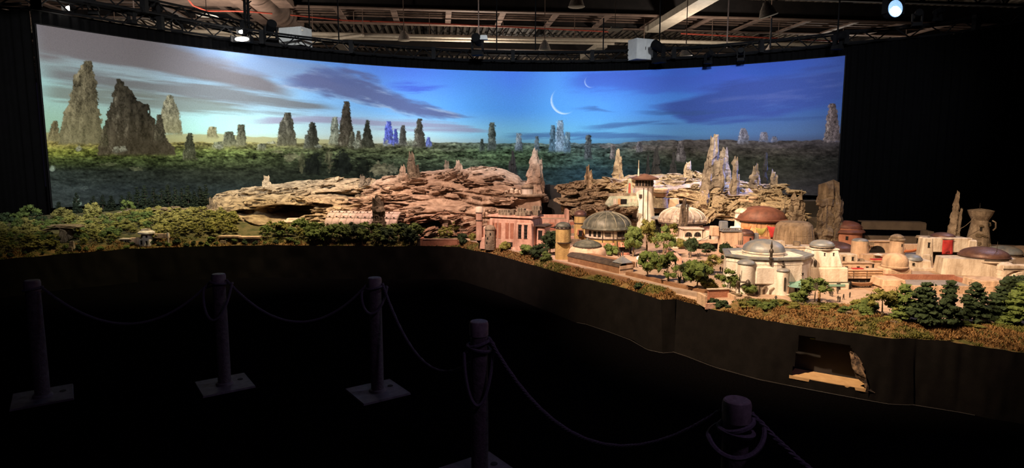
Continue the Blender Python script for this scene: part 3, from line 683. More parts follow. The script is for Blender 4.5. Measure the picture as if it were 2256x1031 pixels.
# flat heater panels
def heater(px, py, wpx, Y, label):
    p = at(px, py, Y); u = mpp(Y)
    t = thing('flat_heater', label, 'heater', p, HA)
    MB(u).box(-wpx / 2, wpx / 2, -wpx * .55, wpx * .55, 0, 2, 1, 1).build('panel', 'paint', t)
    MB(u).tube([(-wpx * .3, 0, 4), (wpx * .3, 0, 4)], 3, 8).build('burner_tube', 'cabinet', t, True)
    MB().tube([(0, 0, .03), (0, 0, 10.15 - p.z)], .012, 6).build('hanger', 'steel', t)
heater(455, 34, 38, 24, 'flat white heater panel under the roof at upper left')
heater(1355, 66, 28, 26, 'flat white heater panel hanging right of centre')
# equipment cabinets above the truss
def cabinet(px, py, wl, wr, hpx, Y, label, left_front):
    p = at(px, py, Y); u = mpp(Y)
    t = thing('equipment_cabinet', label, 'cabinet', p, math.radians(-18 if left_front else 24), 'white cabinets on the truss')
    W = wl + wr
    MB(u).box(-W / 2, W / 2, -W * .32, W * .32, 0, hpx, 0, 0).build('body', 'cabinet', t)
    for s in (-1, 1):
        d = MB(u).box(-W * .235, W * .235, -.8, .0, 1.2, hpx - 1.2).build('door', 'cabinet', t, loc=(s * W * .25 * u, -W * .325 * u, 0))
        MB(u).box(-.5, .5, -1.6, -.6, hpx * .45, hpx * .6).build('handle', 'black', d, loc=(-s * W * .18 * u, 0, 0))
    for z in (.2, .8):
        MB(u).box(W * .48, W * .53, -W * .30, -W * .24, hpx * z - 1.5, hpx * z + 1.5).build('hinge', 'paint', t)
cabinet(652, 103, 40, 16, 37, 15.6, 'pale grey two-door cabinet standing on the truss left of centre', True)
cabinet(1414, 133, 16, 34, 42, 16.7, 'pale grey two-door cabinet standing on the truss right of centre', False)

# ---------------------------------------------------------------- truss on top of the drapes
def truss(name, label, pts, h, wd, step):
    t = thing(name, label, 'truss')
    P = [Vector(p) for p in pts]; seg = [0.0]
    for a, b in zip(P, P[1:]): seg.append(seg[-1] + (b - a).length)
    n = max(3, int(seg[-1] / step)); s = np.linspace(0, seg[-1], n + 1)
    Q = [Vector([float(np.interp(v, seg, [p[k] for p in P])) for k in range(3)]) for v in s]
    for side in (0, 1):
        for up in (0, 1):
            pts2 = []
            for i, q in enumerate(Q):
                d = Q[min(i + 1, n)] - Q[max(i - 1, 0)]; nn = Vector((-d.y, d.x, 0)).normalized()
                pts2.append(q + nn * wd * side + Vector((0, 0, h * up)))
            MB().tube(pts2, .024, 6).build('chord', 'black', t, True)
            if side == 0 and up == 0: A = pts2
            if side == 0 and up == 1: Bq = pts2
    for i in range(n):
        o = MB()
        if i % 2 == 0: o.tube([A[i], Bq[i + 1]], .014, 5)
        else: o.tube([Bq[i], A[i + 1]], .014, 5)
        o.build('lacing', 'black', t)
    for i in range(0, n + 1, 8):
        MB().box(-.05, .05, -.06, .06, -.03, h + .03).build('joint_plate', 'black', t, loc=A[i])
    return t
def tz(px, off=.1): x, y = curve_off(px, off); return x, y
TR = [(*curve_off(p, -.05), 4.42) for p in np.linspace(80, 1862, 40)]
truss('lighting_truss', 'long curved black lattice truss running along the top of the backdrop', TR, .24, .28, .26)
truss('lighting_truss', 'black lattice truss continuing over the dark drape at the right', [(*curve_off(1862, -.05), 4.42)] + [(p.x, p.y, 4.42) for p in eR[:3]], .24, .28, .3)
truss('lighting_truss', 'black lattice truss crossing the upper left corner above the bright flood lamp', [(*curve_off(80, -.05), 4.42), (eL[0].x, eL[0].y, 4.42), (eL[1].x, eL[1].y, 4.42)], .24, .28, .3)
truss('lighting_truss', 'nearer black truss slanting across the upper left of the roof', [at(40, -24, 9.5), at(250, 12, 11.5), at(420, 44, 13.5), at(560, 76, 15.2)], .24, .28, .34)
# lattice mast at upper left
t = thing('lattice_mast', 'upright black double mast rising from the truss beside the bright lamp', 'mast')
for dx in (0, .12):
    p = at(543 + dx * 60, 108, 15.6); q = at(538 + dx * 60, -12, 15.6)
    MB().tube([p, q], .035, 6).build('mast_tube', 'black', t, True)
for k in range(7):
    p = at(543, 100 - k * 15, 15.6)
    MB().tube([p, p + Vector((.12, 0, .08))], .015, 5).build('mast_lacing', 'black', t)
# stage lamps on the truss
def stagelamp(px, py, Y, size, label, yaw=0.0, pitch=0.6, lens='black', group=None, name='moving_light'):
    u = mpp(Y); p = at(px, py, Y)
    t = thing(name, label, 'stage light', p, yaw, group); s = size * u
    MB().box(-.32 * s, .32 * s, -.25 * s, .25 * s, -.25 * s, 0, .04 * s, .04 * s).build('base', 'black', t)
    for q in (-1, 1):
        MB().box(q * .30 * s - .04 * s, q * .30 * s + .04 * s, -.12 * s, .12 * s, 0, .62 * s).build('yoke_arm', 'black', t)
    h = MB().lathe([(.01, -.42 * s), (.15 * s, -.40 * s), (.22 * s, -.2 * s), (.25 * s, .3 * s), (.25 * s, .42 * s), (.01, .42 * s)], 14).build('head', 'black', t, True, loc=(0, 0, .55 * s), rot=(math.pi / 2 - pitch, 0, 0))
    MB().lathe([(.001, .425 * s), (.21 * s, .425 * s), (.21 * s, .43 * s), (.001, .435 * s)], 14).build('lens', lens, h)
    return t
stagelamp(597, 86, 15.3, 40, 'black moving head light left of the pale cabinet', .6, .5)
stagelamp(1052, 112, 16.2, 38, 'black moving head light at the middle of the truss', -.2, .3)
stagelamp(1452, 128, 16.1, 40, 'black moving head light right of the pale cabinet', -1.0, .4)
stagelamp(390, 66, 13.4, 34, 'dark stage lamp low on the left truss', .3, .2)
stagelamp(345, 34, 12.9, 36, 'dark lamp with a bare yoke on the upper left truss', -.7, .5)
stagelamp(206, 24, 11.8, 30, 'dark stage lamp near the bright flood at upper left', .4, .2)
stagelamp(290, 45, 12.2, 28, 'dark stage lamp hung between the upper left truss chords', -.4, .2)
stagelamp(1560, 134, 15.7, 24, 'small dark stage lamp right of the pale rod', .4, .2)
stagelamp(1632, 128, 15.4, 24, 'small dark stage lamp nearer the right end of the truss', -.4, .2)
stagelamp(1845, 100, 14.1, 34, 'dark stage lamp at the right end of the backdrop top', .5, .1)
stagelamp(2020, 50, 13.0, 30, 'dark stage lamp right of the glowing blue lamp', -.3, .2)
stagelamp(2066, 40, 12.8, 26, 'small dark stage lamp farthest right on the truss', .3, .2)
stagelamp(80, 6, 11.2, 26, 'dark stage lamp in the upper left corner', .2, .1)
# white junction box on the centre moving light
p = at(1066, 88, 16.1)
tag(MB().box(-.1, .1, -.08, .08, 0, .11, .02, .02).build('junction_box', 'cabinet', loc=p), 'small pale junction box beside the centre moving light', 'box')
# floods that face the camera
def flood(px, py, Y, wpx, hpx, label, power):
    p = at(px, py, Y); u = mpp(Y)
    t = thing('flood_lamp', label, 'flood light', p)
    MB(u).box(-wpx * .62, wpx * .62, 1, hpx * 1.4, -hpx * .62, hpx * .62, 0, 0).build('housing', 'black', t)
    MB(u).lathe([(.01, 0), (wpx * .3, .6), (wpx * .5, 0), (wpx * .5, 1.2), (.01, 1.2)], 20).build('lit_glass', 'lamp_high', t, rot=(math.pi / 2, 0, 0), scl=(1, hpx / wpx, 1), loc=(0, 1.0 * u, 0))
    MB(u).box(-wpx * .7, -wpx * .62, -hpx, hpx, -hpx * .7, hpx * .7).build('shutter', 'black', t)
    MB(u).box(wpx * .62, wpx * .7, -hpx, hpx, -hpx * .7, hpx * .7).build('shutter', 'black', t)
    l = bpy.data.lights.new('flood_light', 'POINT'); l.energy = power; l.color = (1, .92, .8); l.shadow_soft_size = .008
    lo = bpy.data.objects.new('flood_light', l); COL.objects.link(lo); lo.parent = t; lo.location = (0, -.12, 0)
flood(151, 18, 11.6, 13, 9, 'dazzling white flood lamp in the upper left', 6)
flood(533, 86, 13.75, 30, 9, 'bright wide flood lamp glowing behind the truss at left', 22)
flood(531, 70, 13.8, 10, 7, 'small bright lamp right above the wide glowing flood', 8)
# round LED lamp
p = at(1972, 19, 12.6); u = mpp(12.6)
t = thing('led_lamp', 'round pale blue LED lamp glowing at the upper right', 'stage light', p, math.radians(12))
MB(u).lathe([(19, 0), (19, 16), (11, 24), (.1, 25)], 24).build('housing', 'black', t, True, rot=(-math.pi / 2, 0, 0))
MB(u).lathe([(.1, 0), (17.5, 0), (17.5, 1), (.1, 1.2)], 24).build('face', 'led_blue', t, rot=(-math.pi / 2, 0, 0), loc=(0, -1.4 * u, 0))
dot = MB(u).lathe([(1.25, 0), (1.0, .6), (.1, .9)], 8).mesh('led', 'led_dot')
k = 0
for r, n in ((0, 1), (4, 6), (8, 12), (12, 18), (15.6, 24)):
    for i in range(n):
        a = 2 * math.pi * i / n
        link('led', dot, t, loc=(r * u * math.cos(a), -1.5 * u, r * u * math.sin(a)), rot=(math.pi / 2, 0, 0))
for s in (-1, 1): MB(u).box(s * 21 - 1, s * 21 + 1, -2, 12, -10, 20).build('yoke_arm', 'black', t)
l = bpy.data.lights.new('led_light', 'SPOT'); l.energy = 12; l.color = (.3, .6, 1); l.spot_size = 2.0; l.shadow_soft_size = .01
lo = bpy.data.objects.new('led_light', l); COL.objects.link(lo); lo.parent = t; lo.location = (0, -.1, 0); lo.rotation_euler = (math.radians(60), 0, 0)
# unseen point lights added beyond the drapes to light the roof from below
for x, y, z, e in ((-12, 27, 6.0, 660), (-2, 33, 6.0, 720), (9, 30, 6.0, 660), (20, 40, 6.0, 660), (0, 50, 6, 760), (-22, 42, 6, 660)):
    l = bpy.data.lights.new('roof_fill_light', 'POINT'); l.energy = e; l.color = (1, .86, .72); l.shadow_soft_size = .3
    lo = bpy.data.objects.new('roof_fill_light', l); COL.objects.link(lo); lo.location = (x, y, z)
# ================================================================ DISPLAY TABLE: terrain and skirt
ZE = 0.50
_fe = np.array([(-120, 585), (-60, 579), (0, 574), (150, 560), (300, 549), (450, 544), (580, 541), (700, 543), (850, 544), (960, 544), (1010, 545), (1060, 556), (1116, 568), (1180, 587), (1224, 600), (1278, 615), (1302, 618), (1355, 631), (1407, 645), (1440, 659), (1455, 664), (1491, 662), (1529, 671), (1593, 689), (1686, 708), (1775, 721), (1861, 733), (1966, 747), (2018, 748), (2120, 760), (2256, 779), (2360, 794), (2620, 832)], float)
def fe(px): return np.interp(px, _fe[:, 0], _fe[:, 1])
def Yf(px):
    b = (CY - fe(px)) / FPX
    return (ZE - CAMH) / (-SP + b * CP) * (CP + b * SP)
_yb = np.array([(-120, 1.9), (0, 2.0), (400, 2.4), (520, 4.2), (1150, 4.6), (1200, 3.9), (1245, 4.0), (1300, 5.6), (1600, 6.6), (1760, 6.0), (1900, 5.2), (2256, 5.0), (2360, 5.0), (2620, 4.8)])
def depth_span(px): return np.interp(px, _yb[:, 0], _yb[:, 1])
def gnd(px, Y):
    s = np.asarray(Y, float) - Yf(px)
    lf = 1 - sst(820, 1010, px)
    sl = np.interp(px, [-120, 100, 300, 450, 600, 820, 1000], [.20, .20, .25, .25, .12, .06, 0])
    z = ZE + .07 * sst(0, .25, s) + lf * sl * np.clip(s - .1, 0, 1.6)
    return z
def hit(px, py):
    y0 = float(Yf(px)); prev = y0
    for i in range(900):
        Y = y0 + i * .008
        if at(px, py, Y).z <= float(gnd(px, Y)): 
            p = at(px, py, Y); p.z = float(gnd(px, Y)); return p
    return at(px, py, y0 + 1.0)
# moss bank ends at the kerb line
_ml = np.array([(980, 540), (1028, 531), (1067, 540), (1140, 557), (1210, 574), (1290, 594), (1380, 615), (1465, 635), (1551, 657), (1600, 668), (1640, 660), (1700, 662), (1760, 668), (1850, 670), (1900, 676), (1980, 705), (2256, 716), (2360, 722), (2620, 745)], float)
def Ym(px):
    b = (CY - np.interp(px, _ml[:, 0], _ml[:, 1])) / FPX
    return (.57 - CAMH) / (-SP + b * CP) * (CP + b * SP)
NC, NR = 820, 120
pc = np.linspace(-110, 2600, NC); tr = np.concatenate([np.linspace(0, .16, 50), np.linspace(.165, 1, NR - 50)])
PXg = np.repeat(pc[None], NR, 0); yf = Yf(pc); Yg = yf[None] + tr[:, None] * depth_span(pc)[None]
Zg = gnd(PXg, Yg)
Xg = (PXg - CX) / FPX * (Yg * CP - (Zg - CAMH) * SP)
mossy = (Yg < Ym(PXg)) | (PXg < 1010)
lump = fbm(Xg * 9, Yg * 9, 0, 4, 5) * .022 + fbm(Xg * 30, Yg * 30, 0, 3, 6) * .010
Zg = Zg + np.where(mossy, lump * sst(0, .06, Yg - yf[None]), fbm(Xg * 3, Yg * 3, 0, 2, 7) * .003)
V = np.stack([Xg, Yg, Zg], -1).reshape(-1, 3)
F = gridfaces(NR, NC)
terr = npmesh('ground_surface', V, F, 'moss'); terr.materials.append(M['plaza']); terr.materials.append(M['earth'])
cp = PXg.ravel()[F[:, 0]]; cm = mossy.ravel()[F[:, 0]]; cs = (Yg - yf[None]).ravel()[F[:, 0]]
mi = np.where(cp < 1010, np.where(cs < .16, 0, 2), np.where(cm, 0, 1)).astype(np.int32)
terr.polygons.foreach_set('material_index', mi)
TB = thing('display_table', 'long curving display table skirted in black cloth carrying the miniature landscape', 'table')
link('ground_surface', terr, TB)
# back rim and end faces so the slab has thickness
bk = np.stack([Xg[-1], Yg[-1], Zg[-1]], -1); bk2 = bk.copy(); bk2[:, 2] = 0.0
link('back_board', npmesh('back_board', np.concatenate([bk, bk2]), gridfaces(2, NC), 'boxblack'), TB)
for c_ in (0, NC - 1):
    e1 = np.stack([Xg[:, c_], Yg[:, c_], Zg[:, c_]], -1); e2 = e1.copy(); e2[:, 2] = 0.0
    link('end_board', npmesh('end_board', np.concatenate([e1, e2]), gridfaces(2, NR), 'skirt'), TB)
# skirt panels: cloth hung from just above the edge, seams where the photo shows them
WIN = (1757, 1918)          # the opening cut into one panel
def skirt_panel(p0, p1, hole=None):
    n = max(8, int((p1 - p0) / 4)); ps = np.linspace(p0, p1, n)
    rows = 26; VV = []
    for j in range(rows):
        t = j / (rows - 1)
        z = (ZE + .012) * (1 - t)
        for i, p in enumerate(ps):
            e = onz(p, float(fe(p)), ZE)
            q = onz(p + 3, float(fe(p + 3)), ZE); d = (q - e); nrm = Vector((d.y, -d.x, 0)).normalized()
            if nrm.y > 0: nrm = -nrm
            off = .012 + .012 * t * math.sin(p * .035) + .010 * float(vn(p / 18.0, t * 2.5, 0, 8)) + .05 * t
            zz = z + (.010 * float(vn(p / 40.0, 0.5, 0, 9)) if j == 0 else 0)
            VV.append((e.x + nrm.x * off, e.y + nrm.y * off, zz))
    FF = gridfaces(rows, n)
    if hole:
        keep = []
        for f in FF:
            c = sum(ps[v % n] for v in f) / 4; r = sum(v // n for v in f) / 4 / (rows - 1)
            lo = .16 + .08 * (c - hole[0]) / (hole[1] - hole[0])
            if hole[0] + 4 * math.sin(r * 5) < c < hole[1] - 55 * (1 - r) ** 1.4 * (r > .1) and lo < r < .84: continue
            keep.append(f)
        FF = np.array(keep)
    me = npmesh('skirt_panel', VV, FF, 'skirt')
    o = link('skirt_panel', me, TB); return o
seams = [-110, 360, 700, 1008, 1225, 1455, 1640]
for a_, b_ in zip(seams, seams[1:]): skirt_panel(a_, b_)
skirt_panel(1640, 1990, WIN); skirt_panel(1990, 2355); skirt_panel(2355, 2602)
# thin white piping along the foot of the skirt
for a_, b_ in ((1280, 1455), (1455, 1750), (1750, 2160)):
    pts = []
    for p in np.linspace(a_, b_, 24):
        e = onz(p, float(fe(p)), ZE); q = onz(p + 3, float(fe(p + 3)), ZE); d = q - e; nrm = Vector((d.y, -d.x, 0)).normalized()
        if nrm.y > 0: nrm = -nrm
        pts.append((e.x + nrm.x * .085, e.y + nrm.y * .085, .006))
    MB().tube(pts, .004, 5).build('foot_batten', 'boxblack', TB)
# niche behind the opening: tan sill board, dark back, strip of artificial grass, curled flap
def edgept(p, off, z):
    e = onz(p, float(fe(p)), ZE); q = onz(p + 3, float(fe(p + 3)), ZE); d = q - e; nrm = Vector((d.y, -d.x, 0)).normalized()
    if nrm.y > 0: nrm = -nrm
    return Vector((e.x + nrm.x * off, e.y + nrm.y * off, z))
P = [[edgept(p, o, z) for p in np.linspace(1748, 1924, 12)] for o, z in ((.055, .085), (-.16, .085), (-.16, .06), (.055, .06), (.055, .085))]
M['board'] = mat('tan_plywood', lin(.52, .34, .17), lin(.40, .25, .12), .8, 12, 5)
MB().grid(P).build('sill_board', 'board', TB)
P = [[edgept(p, -.17, z) for p in np.linspace(1740, 1935, 10)] for z in (.06, .42)]
MB().grid(P).build('niche_back', 'boxblack', TB)
M['turf'] = mat('bright_artificial_grass', lin(.16, .22, .03), lin(.09, .13, .02), .9, 60, 4)
P = [[edgept(p, o + .11, .405 - .02 * abs((p - 1820) / 60) ** 2 + dz) for p in np.linspace(1785, 1860, 10)] for o, dz in ((-.16, -.006), (-.12, .012), (-.165, .014))]
MB().grid(P).build('turf_strip', 'turf', TB)
fp = []
for j in range(9):
    t = j / 8
    fp.append([edgept(1872 + 46 * t + 9 * math.sin(k * 1.3 + j), .05 + .045 * math.sin(k / 5 * math.pi) + .01 * float(vn(j * .9, k * .9, 0, 4)), .36 - .29 * t + .012 * math.sin(k * 2.1 + j)) + Vector((.012 * k, 0, 0)) for k in range(6)])
M['flap'] = mat('torn_paper_flap', lin(.30, .20, .12), lin(.04, .03, .025), .9, 14, 5, lo=.45, hi=.6)
MB().grid(fp).build('curled_flap', 'flap', TB, True)

# ---------------------------------------------------------------- moss tufts on the bank
def tuft_field(name, n, pxr, sfun, mats, size, seed, label, cat):
    R = np.random.RandomState(seed); px = R.uniform(pxr[0], pxr[1], n); u = R.rand(n)
    Y = Yf(px) + sfun(px, u); Z = gnd(px, Y); X = (px - CX) / FPX * (Y * CP - (Z - CAMH) * SP)
    keep = fbm(X * 5, Y * 5, 0, 3, seed) > -.35
    X, Y, Z = X[keep], Y[keep], Z[keep]; n = len(X); VV = []; FF = []; mi = []
    k = 6
    for c in range(k):
        a = R.uniform(0, 2 * np.pi, n); l = size * R.uniform(.5, 1.5, n); wd = l * .30; lean = R.uniform(.2, 1.1, n)
        dx, dy = np.cos(a), np.sin(a); ox = R.uniform(-size, size, n) * .8; oy = R.uniform(-size, size, n) * .8
        b0 = np.stack([X + ox - dy * wd, Y + oy + dx * wd, Z], 1); b1 = np.stack([X + ox + dy * wd, Y + oy - dx * wd, Z], 1)
        tp = np.stack([X + ox + dx * l * lean, Y + oy + dy * l * lean, Z + l], 1)
        base = len(VV) * n * 3
        VV.append(np.stack([b0, b1, tp], 1).reshape(-1, 3)); FF.append(np.arange(n * 3).reshape(n, 3) + c * n * 3)
        mi.append(R.randint(0, len(mats), n) * 0 + (fbm(X * 3, Y * 3, 0, 2, seed + 3) > .0).astype(int))
    me = npmesh(name, np.concatenate(VV), np.concatenate(FF), mats[0], False)
    for m in mats[1:]: me.materials.append(M[m])
    me.polygons.foreach_set('material_index', np.concatenate(mi).astype(np.int32))
    o = link(name, me); tag(o, label, cat, kind='stuff'); return o
M['moss_brown'] = mat('dry_brown_moss', lin(.30, .17, .065), lin(.15, .085, .03), 1, 20, 5)
M['moss_green'] = mat('green_moss', lin(.16, .15, .035), lin(.075, .08, .02), 1, 20, 5)
tuft_field('moss_tufts', 10500, (1010, 2590), lambda p, u: np.maximum(.03, (Ym(p) - Yf(p)) * (.04 + .96 * u)), ['moss_brown', 'moss_green'], .016, 3, 'brown and green moss covering the bank along the table edge at right', 'moss')
tuft_field('moss_tufts', 3500, (-100, 1010), lambda p, u: .02 + .25 * u, ['moss_brown', 'moss_green'], .018, 4, 'dark moss fringe along the table edge at left below the forest', 'moss')

# ================================================================ ROCK
def rock_variant(seed, strata=5, flat=.32):
    me = bpy.data.meshes.new('rock'); bm = bmesh.new(); bmesh.ops.create_icosphere(bm, subdivisions=3, radius=1)
    for v in bm.verts:
        c = v.co.copy()
        # blocky plate: superellipsoid, broken by noise, stepped along its bedding
        q = Vector([math.copysign(abs(x) ** .55, x) for x in c])
        q.z = q.z * flat
        n = mnoise.fractal(c * 1.4 + Vector((seed * 7.1, 0, 3)), 1.0, 2.0, 4)
        n2 = mnoise.cell(Vector((c.x * 1.7 + seed, c.y * 1.7, math.floor((c.z + 1) * strata) * 1.3)))
        q *= 1 + .22 * n
        q.x *= 1 + .16 * (n2 - .5) * 2; q.y *= 1 + .16 * (n2 - .5) * 2
        q.z += .06 * mnoise.noise(c * 3 + Vector((seed, 5, 1)))
        v.co = q
    bm.to_mesh(me); bm.free(); me.materials.append(M['rock_pink']); return me
SLABS = [rock_variant(i, 5, .26) for i in range(8)]
BOULD = [rock_variant(20 + i, 4, .75) for i in range(4)]
def withmat(me, m):
    c = me.copy(); c.materials.clear(); c.materials.append(M[m]); return c
SLAB_T = [withmat(m, 'rock_tan') for m in SLABS]; SLAB_G = [withmat(m, 'rock_grey') for m in SLABS]
BOULD_T = [withmat(m, 'rock_tan') for m in BOULD]; SLAB_R = [withmat(m, 'rock_red') for m in SLABS]
RNG = random.Random(11)
def hill(name, label, ctrl, m, seed, slabs=40, slabset=None, cav=(), ncol=360, nrow=170, step=.075, amp=.16, tilt=.10, back=.5, ssize=(.09, .30)):
    C = np.array(ctrl, float)
    px = np.linspace(C[0, 0], C[-1, 0], ncol)
    g = lambda k: np.interp(px, C[:, 0], C[:, k])
    zb = np.array([at(p, y, Y).z for p, y, Y in zip(px, g(1), g(2))]); zt = np.array([at(p, y, Y).z for p, y, Y in zip(px, g(3), g(4))])
    zt = zt + .035 * fbm(px / 22, 0, 0, 4, seed + 50, .6)
    v = np.concatenate([np.linspace(-.08, 1, nrow - 24), np.linspace(1.02, 1.5, 24)])
    PXh = np.repeat(px[None], nrow, 0); Vh = np.repeat(v[:, None], ncol, 1)
    Yb_, Yt_ = g(2)[None], g(4)[None]
    vv = np.clip(Vh, 0, 1); bh = np.clip((Vh - 1) / .5, 0, 1)
    Y = Yb_ + (Yt_ - Yb_) * vv ** 1.25 + bh * back * 1.2
    Z = zb[None] + (zt - zb)[None] * (1 - (1 - vv) ** 1.55) - .10 * np.clip(-Vh / .08, 0, 1) - bh ** 1.5 * (zt - .55)[None]
    X = (PXh - CX) / FPX * (Y * CP - (Z - CAMH) * SP)
    face = np.clip(1.15 - vv, 0.12, 1) * (1 - bh)
    warp = .06 * fbm(X * 2.2, Y * 2.2, 0, 3, seed)
    h = (Z + tilt * X + warp) / step
    Lr = np.floor(h); fr = h - Lr
    lay = lambda q: fbm(X * 2.6 + q * 3.7, q * 5.13, 0, 4, seed + 2, .6)
    k = sst(.80, 1.0, fr)
    out = amp * .38 * (lay(Lr) * (1 - k) + lay(Lr + 1) * k) * 1.5 - amp * .12 * np.exp(-((fr - .9) / .09) ** 2)
    # a few thick beds with long undercut lips
    H = (Z + tilt * 1.6 * X + .10 * fbm(X * .9, Y * .9, 0, 3, seed + 21)) / (step * 2.6); HL = np.floor(H); hf = H - HL
    bed = lambda q: fbm(X * 1.1 + q * 2.3, q * 3.71, 0, 3, seed + 23, .5)
    kk = sst(.86, 1.0, hf)
    out = out + amp * 1.35 * (bed(HL) * (1 - kk) + bed(HL + 1) * kk) + amp * .55 * hf ** 2 * (1 - kk) - amp * .5 * np.exp(-((hf - .06) / .10) ** 2)
    big = fbm(X * 1.3, Y * 1.3, 0, 3, seed + 4)
    dY = -(out * face + .14 * big * face)
    for cx, cy, rx, ry, dp in cav:
        qx, qy = proj(X, Y, Z)
        dY = dY + dp * (1 - sst(.55, 1.0, np.hypot((qx - cx) / rx, (qy - cy) / ry)))
    Zo = Z + .05 * big * (1 - bh) * vv + .012 * fbm(X * 9, Y * 9, 0, 3, seed + 8) + .02 * (lay(Lr * 0 + 3)) * vv
    # vertical fissures
    cr = np.abs(fbm(X * 4.5, Z * 1.2, 0, 3, seed + 12)); dY = dY + .05 * np.exp(-(cr / .05) ** 2) * face
    Vv = np.stack([X, Y + dY, Zo], -1)
    t = thing(name, label, 'rock')
    me = npmesh('rock_face', Vv.reshape(-1, 3), gridfaces(nrow, ncol), m, True)
    link('rock_face', me, t)
    R = random.Random(seed); ss = slabset or SLABS
    nf = nrow - 24
    for i in range(slabs):
        a = R.randrange(8, ncol - 8); b = int(nf * (.12 + .78 * R.random()))
        p = Vv[b, a]; s = R.uniform(*ssize)
        pxx, pyy = proj(p[0], p[1], p[2])
        if any(math.hypot((pxx - c[0]) / (c[2] * .9), (pyy - c[1]) / (c[3] * .9)) < 1 for c in cav): continue
        link('rock_slab', ss[R.randrange(len(ss))], t, loc=(p[0], p[1] + s * .25, p[2]), rot=(R.gauss(-.10, .12), R.gauss(-tilt, .10), R.uniform(-.6, .6)), scl=(s, s * R.uniform(.5, .9), s * R.uniform(.6, 1.25)))
    return t, Vv
hill('rock_hill', 'long low tan rock hill with a wide dark cave mouth, left of centre', [(440, 470, 11.4, 452, 11.9), (480, 482, 11.2, 432, 12.2), (540, 488, 11.0, 416, 12.6), (600, 492, 10.9, 408, 13.0), (660, 494, 10.9, 400, 13.2), (720, 490, 11.0, 393, 13.4), (780, 486, 11.2, 390, 13.5), (840, 484, 11.4, 396, 13.5), (900, 480, 11.5, 408, 13.4)],
     'rock_tan', 21, 55, SLAB_T, cav=[(622, 474, 74, 25, 1.2), (545, 470, 46, 10, .35), (735, 430, 60, 9, .3), (800, 452, 60, 9, .3), (690, 455, 50, 8, .25)], tilt=.16, amp=.15)
hill('rock_hill', 'pinkish layered rock hill rising in front of the mural centre, topped with spires', [(770, 492, 11.0, 440, 12.2), (830, 498, 10.8, 396, 13.0), (890, 506, 10.6, 386, 13.3), (950, 512, 10.5, 378, 13.5), (1010, 512, 10.5, 374, 13.6), (1060, 498, 10.8, 366, 13.6), (1100, 488, 11.1, 372, 13.5), (1140, 478, 11.4, 388, 13.3), (1175, 472, 11.6, 424, 12.7), (1192, 470, 11.7, 440, 12.3)],
     'rock_pink', 22, 80, SLABS, cav=[(985, 440, 50, 24, .35), (930, 498, 46, 20, .45), (1120, 455, 60, 9, .25), (860, 452, 50, 8, .25)], tilt=.05, amp=.20)
hill('rock_hill', 'sunlit tan crag with ledges behind the white lookout tower', [(1236, 452, 11.2, 425, 11.9), (1262, 462, 11.0, 402, 12.0), (1300, 466, 11.0, 400, 12.2), (1360, 462, 11.2, 394, 12.9), (1400, 458, 11.5, 384, 13.4), (1440, 458, 11.7, 386, 13.6), (1480, 458, 11.8, 384, 13.6), (1530, 462, 11.6, 386, 13.4), (1590, 472, 11.2, 392, 13.2), (1640, 476, 11.0, 402, 13.0), (1690, 476, 11.0, 412, 12.8), (1740, 480, 10.9, 430, 12.4), (1775, 486, 10.8, 468, 11.6)],
     'rock_tan', 23, 60, SLAB_T, cav=[(1490, 452, 46, 12, .4), (1600, 462, 26, 14, .3)], tilt=-.06, amp=.18, ncol=420)
# forest ridge of flat rock plates at left
def rock_group(name, label, items, cat='rock'):
    t = thing(name, label, cat)
    for (me, px, py, Y, wx, wz, rz, ry) in items:
        p = at(px, py, Y); u = mpp(Y)
        link('rock_slab', me, t, loc=p, rot=(RNG.gauss(0, .06), ry, rz), scl=(wx * u, wx * u * RNG.uniform(.55, .9), wz * u / .26))
    return t
def ridge(label, pts, n, seed, ms=SLAB_T):
    R = random.Random(seed); it = []
    xs = [p[0] for p in pts]; ys = [p[1] for p in pts]
    for i in range(n):
        px = R.uniform(xs[0], xs[-1]); py = float(np.interp(px, xs, ys)) - 5 + R.gauss(0, 3)
        Y = float(Yf(px)) + 1.45 + R.uniform(-.12, .15)
        it.append((ms[R.randrange(8)], px, py, Y, R.uniform(9, 24), R.uniform(1.6, 4), R.uniform(-.5, .5), R.gauss(.05, .06)))
    return rock_group('rock_ledge', label, it)
ridge('broken line of flat rock plates along the forest crest, far left', [(0, 521), (60, 512), (110, 500), (170, 497)], 14, 5)
ridge('flat tan rock plates stepping up the forest crest right of the ledge arch', [(190, 497), (240, 487), (300, 473), (350, 470)], 16, 6)
ridge('pale flat rock plates leading from the forest crest to the tan hill', [(340, 468), (400, 466), (440, 468), (480, 470)], 18, 7)
# overhanging ledge on a pillar
p = hit(142, 536); t = thing('rock_arch', 'flat overhanging rock ledge on a stubby pillar at the left end of the forest', 'rock')
pu = mpp(p.y)
link('ledge', SLAB_T[2], t, loc=at(147, 498, p.y + .1), rot=(0, .03, .1), scl=(36 * pu, 22 * pu, 10 * pu))
link('ledge', SLAB_T[5], t, loc=at(122, 504, p.y + .15), rot=(0, -.05, .1), scl=(24 * pu, 18 * pu, 8 * pu))
link('pillar', BOULD_T[1], t, loc=at(141, 518, p.y + .05), rot=(.1, .1, .4), scl=(9 * pu, 9 * pu, 24 * pu))
link('pillar', BOULD_T[2], t, loc=at(152, 512, p.y + .12), rot=(.1, -.2, 1.0), scl=(8 * pu, 8 * pu, 18 * pu))

